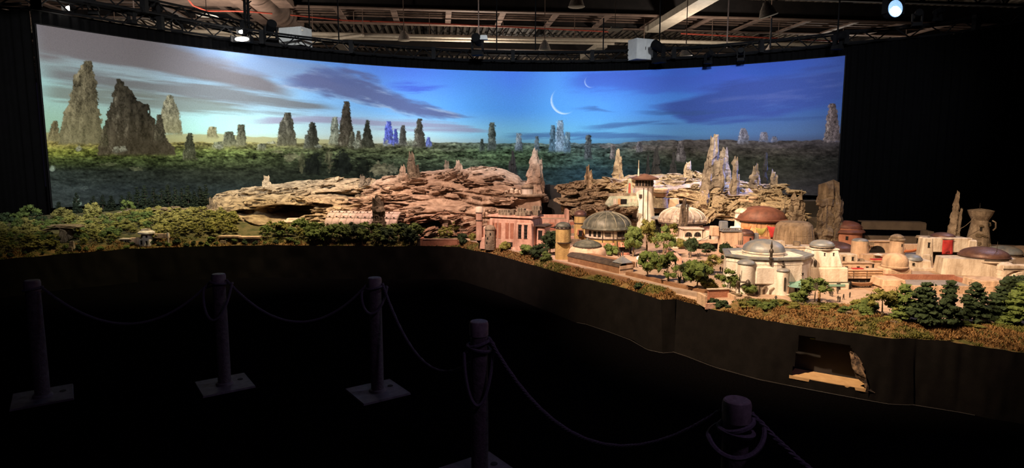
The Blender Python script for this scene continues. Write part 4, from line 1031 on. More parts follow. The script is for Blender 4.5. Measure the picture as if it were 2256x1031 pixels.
def shard_mesh(mb, cx, cy, z0, z1, r0, r1, lx, ly, seed, n=13, rows=30, flat=.85):
    R = random.Random(seed); side = [R.uniform(.72, 1.25) for _ in range(n)]
    vs = []; H = z1 - z0
    tip = R.uniform(-1, 1); cut = rows // 3
    for j in range(rows + 1):
        t = j / rows; r = r0 + (r1 - r0) * t ** 1.15
        if j % 4 == 0:
            stepk = [R.uniform(.80, 1.18) for _ in range(n)]; all_ = R.uniform(.88, 1.10); ox, oy = R.uniform(-.10, .10) * r, R.uniform(-.10, .10) * r
        jit = H / rows * .45
        for i in range(n):
            a = 2 * math.pi * i / n
            nz = mnoise.fractal(Vector((math.cos(a) * 1.6, math.sin(a) * 1.6 + seed * 3.3, t * H / max(r0, 1e-4) * .9)), 1.0, 2.0, 4)
            q = r * side[i] * stepk[i] * all_ * (1 + .34 * nz)
            zz = z0 + H * t
            if j == rows: zz += r1 * R.uniform(-.6, 1.8) + r1 * .8 * math.cos(a + tip * 3)
            elif j > 0: zz += jit * math.sin(i * 2.4 + seed)
            vs.append((cx + lx * t + ox + q * math.cos(a), cy + ly * t + oy + q * math.sin(a) * flat, zz))
    fs = [(j * n + i, j * n + (i + 1) % n, (j + 1) * n + (i + 1) % n, (j + 1) * n + i) for j in range(rows) for i in range(n)]
    fs.append(tuple(rows * n + i for i in range(n)))
    mb.add(vs, fs)
def spire3(label, px, top, base, Y, wb, wt, m='rock_grey', k=5, seed=1, lean=0.0, name='rock_spire', spread=.75, sink=14, shards=None):
    u = mpp(Y); p = at(px, base, Y); R = random.Random(seed)
    t = thing(name, label, 'rock', p)
    H = base - top
    L = shards or [(0, 1.0, 1.0)] + [((1 if i % 2 else -1) * R.uniform(.25, spread), R.uniform(.45, .93), R.uniform(.38, .7)) for i in range(k - 1)]
    for i, (dx, hh, ws) in enumerate(L):
        mb = MB(u)
        shard_mesh(mb, dx * wb, R.uniform(-.5, .3) * wb * (i > 0), -sink, H * hh, wb * (1.05 if i == 0 else .85) * ws ** .8, wt * ws * 1.15, lean * H * hh + R.uniform(-.05, .05) * wb, 0, seed * 13 + i)
        mb.build('shard', m, t)
    return t
# spires on the left and centre hills
spire3('tall leaning grey rock shard standing highest on the pinkish hill', 918, 346, 432, 12.6, 17, 5, 'rock_grey', 6, 31, -.12)
spire3('stumpy pink rock pinnacle beside the tall leaning shard', 888, 374, 428, 12.5, 12, 5, 'rock_pink', 4, 32)
spire3('pair of tilted flat rock blades on the tan hill crest', 796, 396, 428, 12.5, 8, 5, 'rock_grey', 2, 33, .25, shards=[(-.5, 1, 1), (1.0, .95, .9)])
spire3('small rock pinnacle on the crest right of the leaning shard', 1010, 362, 394, 13.3, 9, 4, 'rock_pink', 4, 34)
spire3('tiny twin rock spikes on the distant crest behind the pinkish hill', 984, 356, 376, 13.7, 4, 1.5, 'rock_grey', 2, 35, shards=[(-.6, 1, 1), (.8, .95, .8)])
spire3('round tan rock knob on the left part of the tan hill', 588, 400, 424, 12.6, 10, 6, 'rock_tan', 3, 36)
spire3('jumble of small upright rocks at the left foot of the tan hill', 466, 445, 470, 11.3, 13, 4, 'rock_grey', 5, 37)
spire3('slender black rock spike between the hill crest and the dome drum', 1130, 336, 400, 13.4, 12, 2.2, 'rock_dark', 3, 38)
spire3('stacked pale rock cone behind the white dome drum', 1178, 338, 432, 12.3, 24, 4.5, 'rock_pink', 8, 39, .02, spread=.6)
spire3('split rock slab standing in front of the ribbed greenhouse', 838, 450, 512, 10.3, 16, 7, 'rock_grey', 4, 40, -.06)
# right-hand group
spire3('jagged pale rock shard leaning left on the crag behind the green dome', 1297, 370, 418, 11.6, 10, 3, 'rock_tan', 5, 41, -.06)
spire3('slender tan rock cone behind the lookout tower', 1361, 334, 404, 13.0, 13, 2.5, 'rock_tan', 4, 42, .0, spread=.45)
spire3('thin black spike nearest the lookout tower cap', 1427, 344, 384, 13.7, 5, 1.6, 'rock_dark', 2, 43)
spire3('tall black spike right of the lookout tower', 1445, 328, 388, 13.7, 11, 2.4, 'rock_dark', 3, 44)
spire3('dark grey spike standing alone on the ridge left of the big spires', 1483, 340, 386, 13.7, 9, 1.8, 'rock_dark', 3, 45)
spire3('short tan rock pillar left of the big spires', 1514, 362, 404, 12.8, 9, 4, 'rock_tan', 4, 46)
spire3('tallest brown rock spire of the big group', 1562, 314, 462, 12.1, 25, 7, 'rock_grey', 7, 47, .05, spread=.7)
spire3('ragged rock spire catching blue light behind the tallest spire', 1588, 338, 430, 12.7, 16, 5, 'rock_grey', 6, 48, .04, spread=.9)
spire3('narrow brown rock spire right of the tallest one', 1616, 352, 464, 11.9, 13, 4, 'rock_grey', 4, 49, .0)
spire3('short brown rock pillars behind the small turret house', 1662, 372, 424, 12.3, 15, 5, 'rock_grey', 4, 50)
spire3('dark slender rock spire farthest right on the crag', 1683, 340, 430, 12.4, 7, 2.2, 'rock_dark', 2, 51)
spire3('broken dark stump right of the slender dark spire', 1703, 384, 432, 12.3, 10, 4, 'rock_grey', 3, 52)
spire3('rock pillar standing in front of the pale ribbed dome', 1503, 441, 532, 9.5, 10, 2.6, 'rock_grey', 4, 53, .03)
spire3('broad weathered rock slab standing alone by the drapes', 1820, 427, 535, 9.6, 22, 15, 'rock_grey', 7, 54, .0, spread=.9)
spire3('shorter weathered rock slab beside the rust red dome', 1751, 434, 502, 10.4, 15, 8, 'rock_grey', 5, 55)
spire3('smooth grey two-pronged stone spike above the red banner hall', 2095, 429, 522, 8.9, 10, 3.5, 'stone', 2, 56, .08, shards=[(0, 1, 1), (1.25, .66, .6)])
# boulders fallen around the big spires
it = []
R = random.Random(77)
for i in range(36):
    px = R.uniform(1530, 1760); py = R.uniform(405, 478); Y = 12.3 - (py - 405) / 73 * 1.5
    it.append((SLAB_T[R.randrange(8)], px, py, Y, R.uniform(8, 22), R.uniform(3.5, 9), R.uniform(-1.2, 1.2), R.gauss(-.25, .35)))
rock_group('rock_scree', 'heap of tilted rock beams and boulders around the feet of the big spires', it)
it = [(SLAB_T[R.randrange(8)], R.uniform(1240, 1330), R.uniform(402, 452), 11.3 + R.uniform(-.2, .5), R.uniform(10, 26), R.uniform(4, 9), R.uniform(-.6, .6), R.gauss(-.05, .1)) for i in range(20)]
rock_group('rock_outcrop', 'stacked pale rock shelves jutting left above the black riser box', it)
it = [(SLAB_R[R.randrange(8)], R.uniform(880, 1050), R.uniform(470, 520), 10.4 + R.uniform(-.2, .4), R.uniform(7, 22), R.uniform(2, 5), R.uniform(-.7, .7), R.gauss(-.2, .15)) for i in range(34)]
rock_group('rock_outcrop', 'reddish rock shelves beside the pink fortress at its left', it)
it = [(SLAB_T[R.randrange(8)], R.uniform(1265, 1400), R.uniform(456, 470), 10.6 + R.uniform(-.1, .3), R.uniform(7, 16), R.uniform(4, 7), R.uniform(-.7, .7), R.gauss(0, .15)) for i in range(18)]
rock_group('rock_outcrop', 'low line of boulders behind the green ribbed dome', it)
# ================================================================ PLANTS
def crown_mesh(name, seed, kind, m):
    """crown for a tree of height 1 and crown radius .5 (scaled per tree)"""
    R = np.random.RandomState(seed); V = []; F = []
    ico = bmesh.new(); bmesh.ops.create_icosphere(ico, subdivisions=1, radius=1)
    iv = np.array([v.co[:] for v in ico.verts]); ifc = np.array([[v.index for v in f.verts] for f in ico.faces]); ico.free()
    C = []
    if kind == 'round':
        for i in range(26):
            a = R.uniform(0, 2 * np.pi); z = R.uniform(-.9, 1); r = math.sqrt(max(0, 1 - z * z)) * R.uniform(.45, .95)
            C.append((r * math.cos(a) * .36, r * math.sin(a) * .36, .62 + z * .28, R.uniform(.10, .17), .8))
    elif kind == 'open':
        for i in range(20):
            a = R.uniform(0, 2 * np.pi); z = R.uniform(0, 1); r = (.16 + .34 * math.sin(math.pi * min(1, z * .9 + .15))) * R.uniform(.4, 1)
            C.append((r * math.cos(a), r * math.sin(a), .28 + z * .62, R.uniform(.08, .14), .75))
    elif kind == 'bush':
        for i in range(18):
            a = R.uniform(0, 2 * np.pi); r = R.uniform(.05, .36)
            C.append((r * math.cos(a), r * math.sin(a), R.uniform(.2, .8) * (1 - r * .9), R.uniform(.13, .2), .9))
    elif kind == 'tier':
        n = 10
        for j in range(n):
            t = j / (n - 1); z = .16 + .80 * t; rr = (.36 * (1 - t) ** .7 + .05)
            for i in range(max(3, int(12 * (1 - t) + 3))):
                a = R.uniform(0, 2 * np.pi); r = rr * R.uniform(.35, 1)
                C.append((r * math.cos(a), r * math.sin(a), z + R.uniform(-.03, .03), R.uniform(.10, .15), .40))
    elif kind == 'conifer':
        n = 10
        for j in range(n):
            t = j / (n - 1); z = .10 + .86 * t; rr = .30 * (1 - t) ** .9 + .02
            for i in range(int(7 * (1 - t) + 2)):
                a = R.uniform(0, 2 * np.pi); r = rr * R.uniform(.4, 1)
                C.append((r * math.cos(a), r * math.sin(a), z - r * .25, .05 + .05 * (1 - t), .6))
    b = 0
    for x, y, z, r, fl in C:
        d = 1 + .28 * R.uniform(-1, 1, len(iv))[:, None]
        q = iv * d * r; q[:, 2] *= fl
        V.append(q + np.array([x, y, z])); F.append(ifc + b); b += len(iv)
    # leaf tips standing off the clumps
    NL = 620
    c = np.array(C); k = R.randint(0, len(c), NL)
    n = R.normal(size=(NL, 3)); n /= np.linalg.norm(n, axis=1)[:, None]
    p = c[k, :3] + n * c[k, 3:4] * np.stack([np.ones(NL), np.ones(NL), c[k, 4]], 1) * R.uniform(.9, 1.18, NL)[:, None]
    t = np.cross(n, R.normal(size=(NL, 3))); t /= np.linalg.norm(t, axis=1)[:, None]; w_ = np.cross(n, t)
    s = R.uniform(.018, .04, NL)[:, None]
    tri = np.stack([p - t * s, p + t * s, p + n * s * 1.2 + w_ * s], 1).reshape(-1, 3)
    V.append(tri); F.append(np.arange(NL * 3).reshape(-1, 3) + b)
    return npmesh(name, np.concatenate(V), np.concatenate(F), m, False)
def trunk_mesh(kind, m, seed):
    R = random.Random(seed); mb = MB()
    if kind in ('round', 'open', 'bush'):
        mb.tube([(0, 0, -.05), (R.uniform(-.02, .02), 0, .2), (R.uniform(-.05, .05), R.uniform(-.04, .04), .62)], [.035, .026, .012], 6)
    else: mb.tube([(0, 0, -.05), (0, 0, .5), (0, 0, .97)], [.032, .02, .004], 6)
    return mb.mesh('trunk', m)
_cm = {}
def plant(name, label, px, py, hpx, wpx, kind, leaf, group=None, seed=None, pos=None, bark='bark', sink=0.0):
    p = pos if pos is not None else hit(px, py)
    u = mpp(p.y)
    sd = (seed if seed is not None else RNG.randrange(5)) % 5
    if (kind, leaf, sd) not in _cm: _cm[(kind, leaf, sd)] = crown_mesh('crown', sd * 7 + len(kind), kind, leaf)
    if ('t', kind, bark, sd) not in _cm: _cm[('t', kind, bark, sd)] = trunk_mesh(kind, bark, sd)
    t = thing(name, label, 'tree' if kind != 'bush' else 'bush', (p.x, p.y, p.z - sink), RNG.uniform(0, 6.28), group)
    S = (wpx * u * 1.32, wpx * u * 1.32, hpx * u * 1.10)
    link('crown', _cm[(kind, leaf, sd)], t, scl=S)
    if kind != 'bush': link('trunk', _cm[('t', kind, bark, sd)], t, scl=(hpx * u, hpx * u, hpx * u))
    return t
# --- forest on the slope at left
FR = random.Random(5); placed = []
ZONE = [(20, 'at the far left end of the table'), (75, 'under the left drape edge'), (118, 'just left of the rock ledge arch'), (175, 'around the rock ledge arch'), (220, 'right of the rock ledge arch'), (262, 'left of the little white dwelling'), (300, 'beside the left half of the white dwelling'), (345, 'beside the right half of the white dwelling'), (385, 'right of the little white dwelling'), (430, 'left of the low stone house'), (480, 'above the left end of the low stone house'), (540, 'above the low stone house'), (600, 'left of the cave mouth'), (650, 'in front of the cave mouth'), (700, 'right of the cave mouth'), (750, 'before the left end of the ribbed greenhouse'), (805, 'before the middle of the ribbed greenhouse'), (850, 'before the split rock slab'), (2300, 'before the right end of the ribbed greenhouse')]
LEAFW = {'leaf_olive': 'olive', 'leaf_green': 'green', 'leaf_yellow': 'yellow green', 'leaf_dark': 'dark green'}
def tree_label(px, s, sr, h, hr, kd, lf):
    z = next(t for m, t in ZONE if px < m); a = (h - hr[0]) / (hr[1] - hr[0])
    k = (s - sr[0]) / (sr[1] - sr[0])
    row = 'front row' if k < .2 else 'second row' if k < .4 else 'middle rows' if k < .6 else 'upper rows' if k < .8 else 'topmost row'
    sz = 'small' if a < .33 else 'medium' if a < .67 else 'tall'
    return '%s %s %s, %s %s' % (sz, LEAFW[lf], {'round': 'round tree', 'open': 'loose tree', 'bush': 'edge shrub'}[kd], row, z)
def forest(n, pxr, sr, hr, kinds, leaves, group, mind, bark='bark', name='model_tree', avoid=()):
    c = 0; tries = 0
    while c < n and tries < n * 40:
        tries += 1
        px = FR.uniform(*pxr); s = FR.uniform(*sr); Y = float(Yf(px)) + s
        z = float(gnd(px, Y)); X = (px - CX) / FPX * (Y * CP - (z - CAMH) * SP)
        if any((X - a) ** 2 + (Y - b) ** 2 < mind * mind for a, b in placed): continue
        qx, qy = proj(X, Y, z)
        if any(a0 < qx < a1 and b0 < qy < b1 for a0, a1, b0, b1 in avoid): continue
        placed.append((X, Y)); h = FR.uniform(*hr)
        kd = FR.choice(kinds); lf = FR.choice(leaves)
        plant(name, tree_label(px, s, sr, h, hr, kd, lf), px, 0, h, h * FR.uniform(.85, 1.25), kd, lf, group, pos=Vector((X, Y, z)), bark=bark); c += 1
AV = [(262, 340, 514, 546), (395, 560, 520, 540), (118, 170, 505, 545)]
forest(150, (-60, 330), (.16, 1.30), (12, 20), ['round', 'open', 'round'], ['leaf_olive', 'leaf_green', 'leaf_yellow'], 'trees of the far left forest slope', .115, avoid=AV)
forest(92, (330, 520), (.18, 1.32), (14, 23), ['round', 'open'], ['leaf_yellow', 'leaf_olive', 'leaf_yellow'], 'sunlit grove of yellow green trees', .125, avoid=AV)
forest(26, (510, 690), (.20, .75), (18, 32), ['round', 'open'], ['leaf_olive', 'leaf_green'], 'trees before the cave', .16, avoid=[(475, 585, 500, 540)])
forest(26, (690, 915), (.08, .42), (25, 36), ['round', 'open'], ['leaf_green', 'leaf_dark', 'leaf_green'], 'dark tree row before the greenhouse', .14, bark='bark')
forest(30, (-60, 700), (.04, .15), (8, 14), ['bush'], ['leaf_dark', 'leaf_green'], 'edge shrubs below the forest', .1, name='model_shrub')
# dark conifers behind the crest
def CONL(i, px):
    n = ['first', 'second', 'third', 'fourth', 'fifth', 'sixth', 'seventh', 'eighth', 'ninth']
    return 'dark pointed conifer on the crest, %s from the %s end of the row' % ((n[i], 'left') if i < 9 else (n[17 - i], 'right'))
for i, px in enumerate((132, 172, 208, 228, 247, 270, 288, 305, 322, 341, 358, 372, 388, 402, 416, 430, 442, 456)):
    Y = float(Yf(px)) + 1.62 + FR.uniform(-.05, .25)
    py = np.interp(px, [100, 200, 300, 460], [480, 470, 458, 450])
    plant('model_conifer', CONL(i, px), px, 0, FR.uniform(32, 50), FR.uniform(26, 34), 'conifer', 'leaf_pine', 'dark conifers behind the crest', pos=at(px, py + 6, Y), bark='barkd')
for px, py, h, w_, lf, ph in ((62, 500, 46, 44, 'leaf_green', 'tall green tree against the black drape left of the mural edge'), (84, 504, 34, 30, 'leaf_dark', 'dimmer tree just right of the tall green one by the left drape'), (12, 512, 44, 40, 'leaf_dark', 'dark tree at the very left end of the crest'),
                              (138, 496, 36, 40, 'leaf_yellow', 'bright tree on the crest below the mural corner'), (208, 492, 46, 32, 'leaf_yellow', 'tall bright yellow green tree on the crest by the pale cliff print'), (280, 476, 34, 26, 'leaf_green', 'slim green tree among the dark conifers')):
    plant('model_tree', ph, px, 0, h, w_, 'open', lf, pos=at(px, py, float(Yf(px)) + 1.5))
# --- trees among the houses: px, foot py, height, width, kind, leaf, label
for px, py, h, w_, kd, lf, lb in (
    (1212, 562, 50, 42, 'round', 'leaf_dark', 'dark round tree hiding the right corner of the pink fortress'),
    (1186, 568, 36, 42, 'bush', 'leaf_dark', 'wide dark bush in front of the pink fortress window slits'),
    (1158, 562, 26, 34, 'bush', 'leaf_green', 'bush left of the wide dark one before the pink fortress'),
    (1200, 574, 24, 26, 'bush', 'leaf_green', 'small grey green bush at the kerb left of the yellow tower'),
    (1112, 551, 24, 24, 'bush', 'leaf_olive', 'rounded bush before the dark door of the pink fortress'),
    (1082, 542, 20, 24, 'bush', 'leaf_olive', 'bush below the domed silo of the pink fortress'),
    (1020, 536, 26, 26, 'bush', 'leaf_dark', 'dark bush at the right end of the terracotta wall'),
    (1042, 530, 22, 20, 'bush', 'leaf_olive', 'little bush at the foot of the thin turret'),
    (980, 525, 24, 30, 'open', 'leaf_olive', 'olive tree behind the terracotta wall'),
    (1003, 520, 30, 26, 'open', 'leaf_olive', 'second olive tree behind the terracotta wall, nearer the fortress'),
    (940, 516, 26, 34, 'bush', 'leaf_olive', 'bush on the rocks left of the terracotta wall'),
    (1343, 562, 30, 32, 'bush', 'leaf_green', 'green bush between the two awnings of the green dome hall'),
    (1310, 540, 16, 20, 'bush', 'leaf_olive', 'tiny bush left of the awnings'),
    (1394, 566, 62, 46, 'round', 'leaf_green', 'large dense tree right in front of the green dome hall'),
    (1424, 560, 78, 40, 'open', 'leaf_olive', 'tallest loose olive tree at the foot of the white lookout tower'),
    (1462, 566, 66, 40, 'open', 'leaf_green', 'loose green tree right of the alley below the lookout tower'),
    (1482, 536, 42, 30, 'open', 'leaf_olive', 'olive tree left of the rock pillar by the pale ribbed dome'),
    (1427, 616, 62, 46, 'round', 'leaf_green', 'front tree by the kerb directly below the lookout tower'),
    (1473, 626, 70, 44, 'open', 'leaf_green', 'tall front tree by the kerb with a bare pale trunk'),
    (1500, 548, 26, 24, 'bush', 'leaf_olive', 'bush in front of the arched house'),
    (1522, 566, 40, 32, 'round', 'leaf_dark', 'dark umbrella shaped tree in the middle of the plaza garden'),
    (1556, 566, 28, 34, 'round', 'leaf_dark', 'low dark tree beneath the tan shade sail'),
    (1597, 586, 46, 34, 'round', 'leaf_dark', 'dark clipped tree left of the white octagon hall'),
    (1565, 606, 44, 44, 'open', 'leaf_yellow', 'yellow flowering tree in the plaza garden'),
    (1510, 600, 26, 26, 'bush', 'leaf_dark', 'dark bush at the end of the garden ramp wall'),
    (1450, 592, 26, 28, 'bush', 'leaf_olive', 'bush between the two front kerb trees'),
    (1535, 642, 66, 62, 'round', 'leaf_green', 'biggest spreading tree at the front of the plaza garden'),
    (1560, 640, 30, 34, 'bush', 'leaf_olive', 'bush leaning on the right of the biggest garden tree'),
    (1604, 645, 50, 42, 'open', 'leaf_green', 'green tree behind the terracotta pit'),
    (1645, 650, 30, 40, 'bush', 'leaf_green', 'bush in front of the left round tower of the octagon hall'),
    (1795, 668, 58, 58, 'open', 'leaf_green', 'wide leafy tree left of the small orange obelisk'),
    (1765, 664, 28, 40, 'bush', 'leaf_green', 'low leafy bush in front of the teal canopy'),
    (1902, 676, 26, 44, 'bush', 'leaf_olive', 'olive bush under the tan hammock sail'),
    (1942, 700, 66, 64, 'open', 'leaf_olive', 'pale trunked olive tree before the peach wall'),
    (1912, 690, 40, 40, 'bush', 'leaf_green', 'green bush left of the pale trunked olive tree'),
    (1990, 706, 74, 54, 'tier', 'leaf_green', 'layered green pine next to the pale trunked olive tree'),
    (2034, 714, 86, 66, 'tier', 'leaf_dark', 'broad layered dark pine, first of the row from the left'),
    (2088, 720, 94, 52, 'tier', 'leaf_dark', 'tall narrow layered pine with a bare dark trunk'),
    (2145, 712, 82, 58, 'tier', 'leaf_dark', 'layered dark pine centred in the row before the peach wall'),
    (2198, 706, 70, 54, 'tier', 'leaf_dark', 'layered dark pine left of the white arch leg'),
    (2246, 716, 86, 66, 'tier', 'leaf_green', 'layered pine cut by the right edge of the picture'),
    (2240, 664, 54, 60, 'round', 'leaf_dark', 'dark tree growing through the white arch at far right'),
    (2040, 716, 40, 34, 'bush', 'leaf_dark', 'blue green bush at the foot of the broad layered pine'),
    (1408, 638, 18, 18, 'bush', 'leaf_dark', 'single small shrub on the moss bank below the kerb path'),
    (2222, 716, 22, 40, 'bush', 'leaf_green', 'low shrub at the far right foot of the pine row')):
    plant('model_tree' if kd != 'bush' else 'model_shrub', lb, px, py, h, w_, kd, lf, bark='barkd' if kd == 'tier' else 'bark')
for i, (px, py) in enumerate(((1640, 676), (1662, 672), (1684, 680), (1705, 676), (1725, 672), (1745, 680), (1815, 684), (1840, 680), (1862, 688), (1885, 682), (1905, 694), (1590, 676), (1572, 672), (2120, 720), (2150, 724), (1960, 706))):
    plant('model_shrub', 'low shrub on the moss bank ' + ['just right of the pit', 'below the round tower bush', 'below the left round tower', 'below the octagon hall front', 'below the teal canopy, left', 'below the teal canopy, right', 'below the orange obelisk', 'right of the obelisk', 'below the shop doorway', 'below the bridge house left pier', 'below the tan hammock sail', 'right against the pit corner', 'left against the pit corner', 'between two dark pines', 'below the middle dark pine', 'left of the bright yellow shrub'][i], px, py, FR.uniform(10, 18), FR.uniform(22, 34), 'bush', FR.choice(['leaf_green', 'leaf_olive', 'leaf_dark']), 'shrubs on the moss bank')
# bright yellow bush
plant('model_shrub', 'bright yellow green shrub at the foot of the pale trunked olive tree', 1978, 708, 16, 26, 'bush', 'leaf_yellow')
# ================================================================ BUILDINGS (local units: photo pixels at the building's depth)
class Bld:
    def __init__(s, name, label, px, py, Y=None, rz=0.0, cat='building', group=None):
        s.p = hit(px, py) if Y is None else at(px, py, Y)
        s.u = mpp(s.p.y); s.t = thing(name, label, cat, s.p, rz, group)
    def mb(s): return MB(s.u)
    def put(s, mb, name, m, smooth=False, parent=None): return mb.build(name, m, parent or s.t, smooth)
    def box(s, name, m, x0, x1, y0, y1, z0, z1, tx=0, ty=0, rz=0, parent=None):
        o = s.put(s.mb().box(x0, x1, y0, y1, z0, z1, tx, ty, rz), name, m, False, parent)
        md = o.modifiers.new('soft_edge', 'BEVEL'); md.width = min(x1 - x0, abs(y1 - y0), z1 - z0) * s.u * .08; md.segments = 1; md.limit_method = 'ANGLE'
        return o
    def drum(s, name, m, cx, cy, r, z0, z1, r1=None, n=28, sy=1.0, parent=None):
        return s.put(s.mb().lathe([(r, z0), (r if r1 is None else r1, z1)], n, cx, cy, sy=sy), name, m, 35, parent)
    def lathe(s, name, m, prof, cx=0, cy=0, n=28, sx=1.0, sy=1.0, sm=40, parent=None):
        return s.put(s.mb().lathe(prof, n, cx, cy, sx=sx, sy=sy), name, m, sm, parent)
    def dome(s, m, cx, cy, r, h, z0, name='dome', n=32, ribs=0, rm='trim', lip=1.05, liph=1.5, sy=1.0, pw=1.0):
        prof = [(r * .96, z0 - liph), (r * lip, z0 - liph), (r * lip, z0)] + [(r * math.cos(math.pi / 2 * i / 9) ** pw, z0 + h * math.sin(math.pi / 2 * i / 9)) for i in range(10)]
        d = s.put(s.mb().lathe(prof, n, cx, cy, sy=sy), name, m, 35)
        for k in range(ribs):
            a = 2 * math.pi * k / ribs
            pts = [(cx + r * 1.01 * math.cos(math.pi / 2 * i / 8) ** pw * math.cos(a), cy + r * 1.01 * sy * math.cos(math.pi / 2 * i / 8) ** pw * math.sin(a), z0 + h * 1.01 * math.sin(math.pi / 2 * i / 8)) for i in range(9)]
            s.put(s.mb().tube(pts, max(.6, r * .018), 5), 'dome_rib', rm, True, d)
        return d
    def ring(s, m, cx, cy, r, z0, z1, name='ring', n=28, sy=1.0): return s.lathe(name, m, [(r * .9, z0), (r, z0), (r, z1), (r * .9, z1)], cx, cy, n, sy=sy, sm=30)
    def win(s, x, z, w, h, y=0, d=1.2, m='dark', name='window', frame=True, arch=False):
        if arch:
            n = 8; poly = [(x - w / 2, z - h / 2), (x + w / 2, z - h / 2)] + [(x + w / 2 * math.cos(math.pi * i / n), z + h / 2 - w / 2 + w / 2 * math.sin(math.pi * i / n)) for i in range(n + 1)]
            N = len(poly); vs = [(a, y - d * .5, b) for a, b in poly] + [(a, y + d, b) for a, b in poly]
            o = s.put(s.mb().add(vs, [tuple(range(N)), tuple(range(2 * N - 1, N - 1, -1))] + [(i, N + i, N + (i + 1) % N, (i + 1) % N) for i in range(N)]), name, m)
        else: o = s.put(s.mb().box(x - w / 2, x + w / 2, y - d * .5, y + d, z - h / 2, z + h / 2), name, m)
        if frame and not arch:
            s.put(s.mb().box(x - w / 2 - .7, x + w / 2 + .7, y - d * .8, y + .3, z + h / 2, z + h / 2 + .9), 'lintel', 'trim', False, o)
            s.put(s.mb().box(x - w / 2 - .7, x + w / 2 + .7, y - d, y + .3, z - h / 2 - .9, z - h / 2), 'sill', 'trim', False, o)
        return o
    def dwin(s, cx, cy, r, a, z, w, h, m='dark', name='window'):
        # window on a drum at angle a (0 = towards the visitor)
        x = cx + r * math.sin(a); y = cy - r * math.cos(a)
        o = s.put(s.mb().box(-w / 2, w / 2, -.6, .8, -h / 2, h / 2), name, m); o.location = (x * s.u, y * s.u, z * s.u); o.rotation_euler.z = a; return o
    def pole(s, x, y, z0, z1, r=.5, m='bronze', name='antenna'): return s.put(s.mb().tube([(x, y, z0), (x, y, z1)], [r, r * .4], 6), name, m, True)
    def finial(s, x, y, z, h, r, m='bronze'):
        return s.lathe('finial', m, [(r, z), (r * .5, z + h * .1), (r * .9, z + h * .25), (r * .4, z + h * .4), (r * .65, z + h * .5), (r * .2, z + h * .62), (r * .1, z + h)], x, y, 12)
    def cloth(s, name, m, P, parent=None): 
        # P: rows of local points; a sheet with a little thickness
        o = s.put(s.mb().grid(P), name, m, True, parent); md = o.modifiers.new('thick', 'SOLIDIFY'); md.thickness = .6 * s.u; return o
    def sail(s, m, a, b, c, d, sag=4, name='canopy', n=8):
        A, B_, C_, D = map(Vector, (a, b, c, d)); P = []
        for j in range(n + 1):
            row = []
            for i in range(n + 1):
                u, v = i / n, j / n; q = A.lerp(B_, u).lerp(D.lerp(C_, u), v); q.z -= sag * 4 * u * (1 - u) * (.4 + .6 * v) + sag * .6 * math.sin(v * math.pi); row.append(q)
            P.append(row)
        return s.cloth(name, m, P)

# ---- far left hillside dwelling
b = Bld('hillside_dwelling', 'little white round-roofed dwelling among the trees of the left forest', 308, 538)
b.drum('tower', 'white', 14, 4, 12, -4, 22, 11); b.lathe('roof', 'white', [(10, 22), (17, 23), (17, 26), (12, 29), (5, 30), (3, 33), (.1, 34)], 14, 4)
b.box('lower_house', 'white', 0, 26, -6, 8, -6, 10, 1, 1); b.box('side_house', 'white', -38, -20, -4, 8, -8, 10, 1, 1)
b.box('ramp_wall', 'peach', -22, 2, -3, 6, -6, 14, 1, 1); b.box('terrace', 'peach', 30, 62, 4, 12, 12, 22, .5, .5)
b.drum('post', 'white', 60, 6, 2, 2, 24); b.box('flat_roof', 'cream', -42, -16, -6, 10, 10, 12)
for x in (-34, -28, -23): b.win(x, 3, 2.5, 8, -4.6)
b.win(8, 4, 4, 7, -6.4); b.win(19, 3, 4, 7, -6.4); b.dwin(14, 4, 12, -.4, 17, 4, 4); b.dwin(14, 4, 12, .5, 17, 4, 4)
b.pole(-2, -4, -6, 12, .8, 'cream', 'pipe'); b.box('hatch', 'cream', 6, 22, -2, 8, 30, 33)
b = Bld('ruined_wall', 'pale broken wall foundation at the table edge below the rock ledge arch', 145, 552)
b.box('wall', 'stone', -14, 16, -2, 6, -2, 7, 1, 1); b.box('wall', 'stone', 6, 18, 0, 8, 2, 20, 2, 2); b.box('step', 'stone', -18, -6, -4, 2, -2, 3)
# ---- long low flat-roofed houses in front of the grove
b = Bld('low_stone_house', 'low stone house with flat pinkish roofs in front of the cave grove', 530, 536)
b.box('wall', 'stone', -45, -5, 0, 14, -4, 12, 1, 1); b.box('flat_roof', 'peach', -48, -4, -2, 16, 12, 16, 0, 0); b.box('wall', 'stone', 0, 38, 2, 16, -4, 10, 1, 1); b.box('flat_roof', 'peach', -4, 40, 0, 18, 10, 14)
b.box('rubble_wall', 'stone', -44, -28, -8, -2, -4, 7, 2, 2)
for x in (-36, -24, -12, 8, 20, 31): b.win(x, 4, 5, 8, 0)
b = Bld('cave_platform', 'pale flat slab roof lying inside the cave mouth', 640, 494)
b.box('slab', 'cream', -24, 24, 0, 20, 4, 8, 3, 2, .1); b.box('slab', 'cream', -14, 30, 8, 24, 8, 12, 3, 2, .1); b.box('base', 'stone', -20, 20, 2, 18, -8, 4)
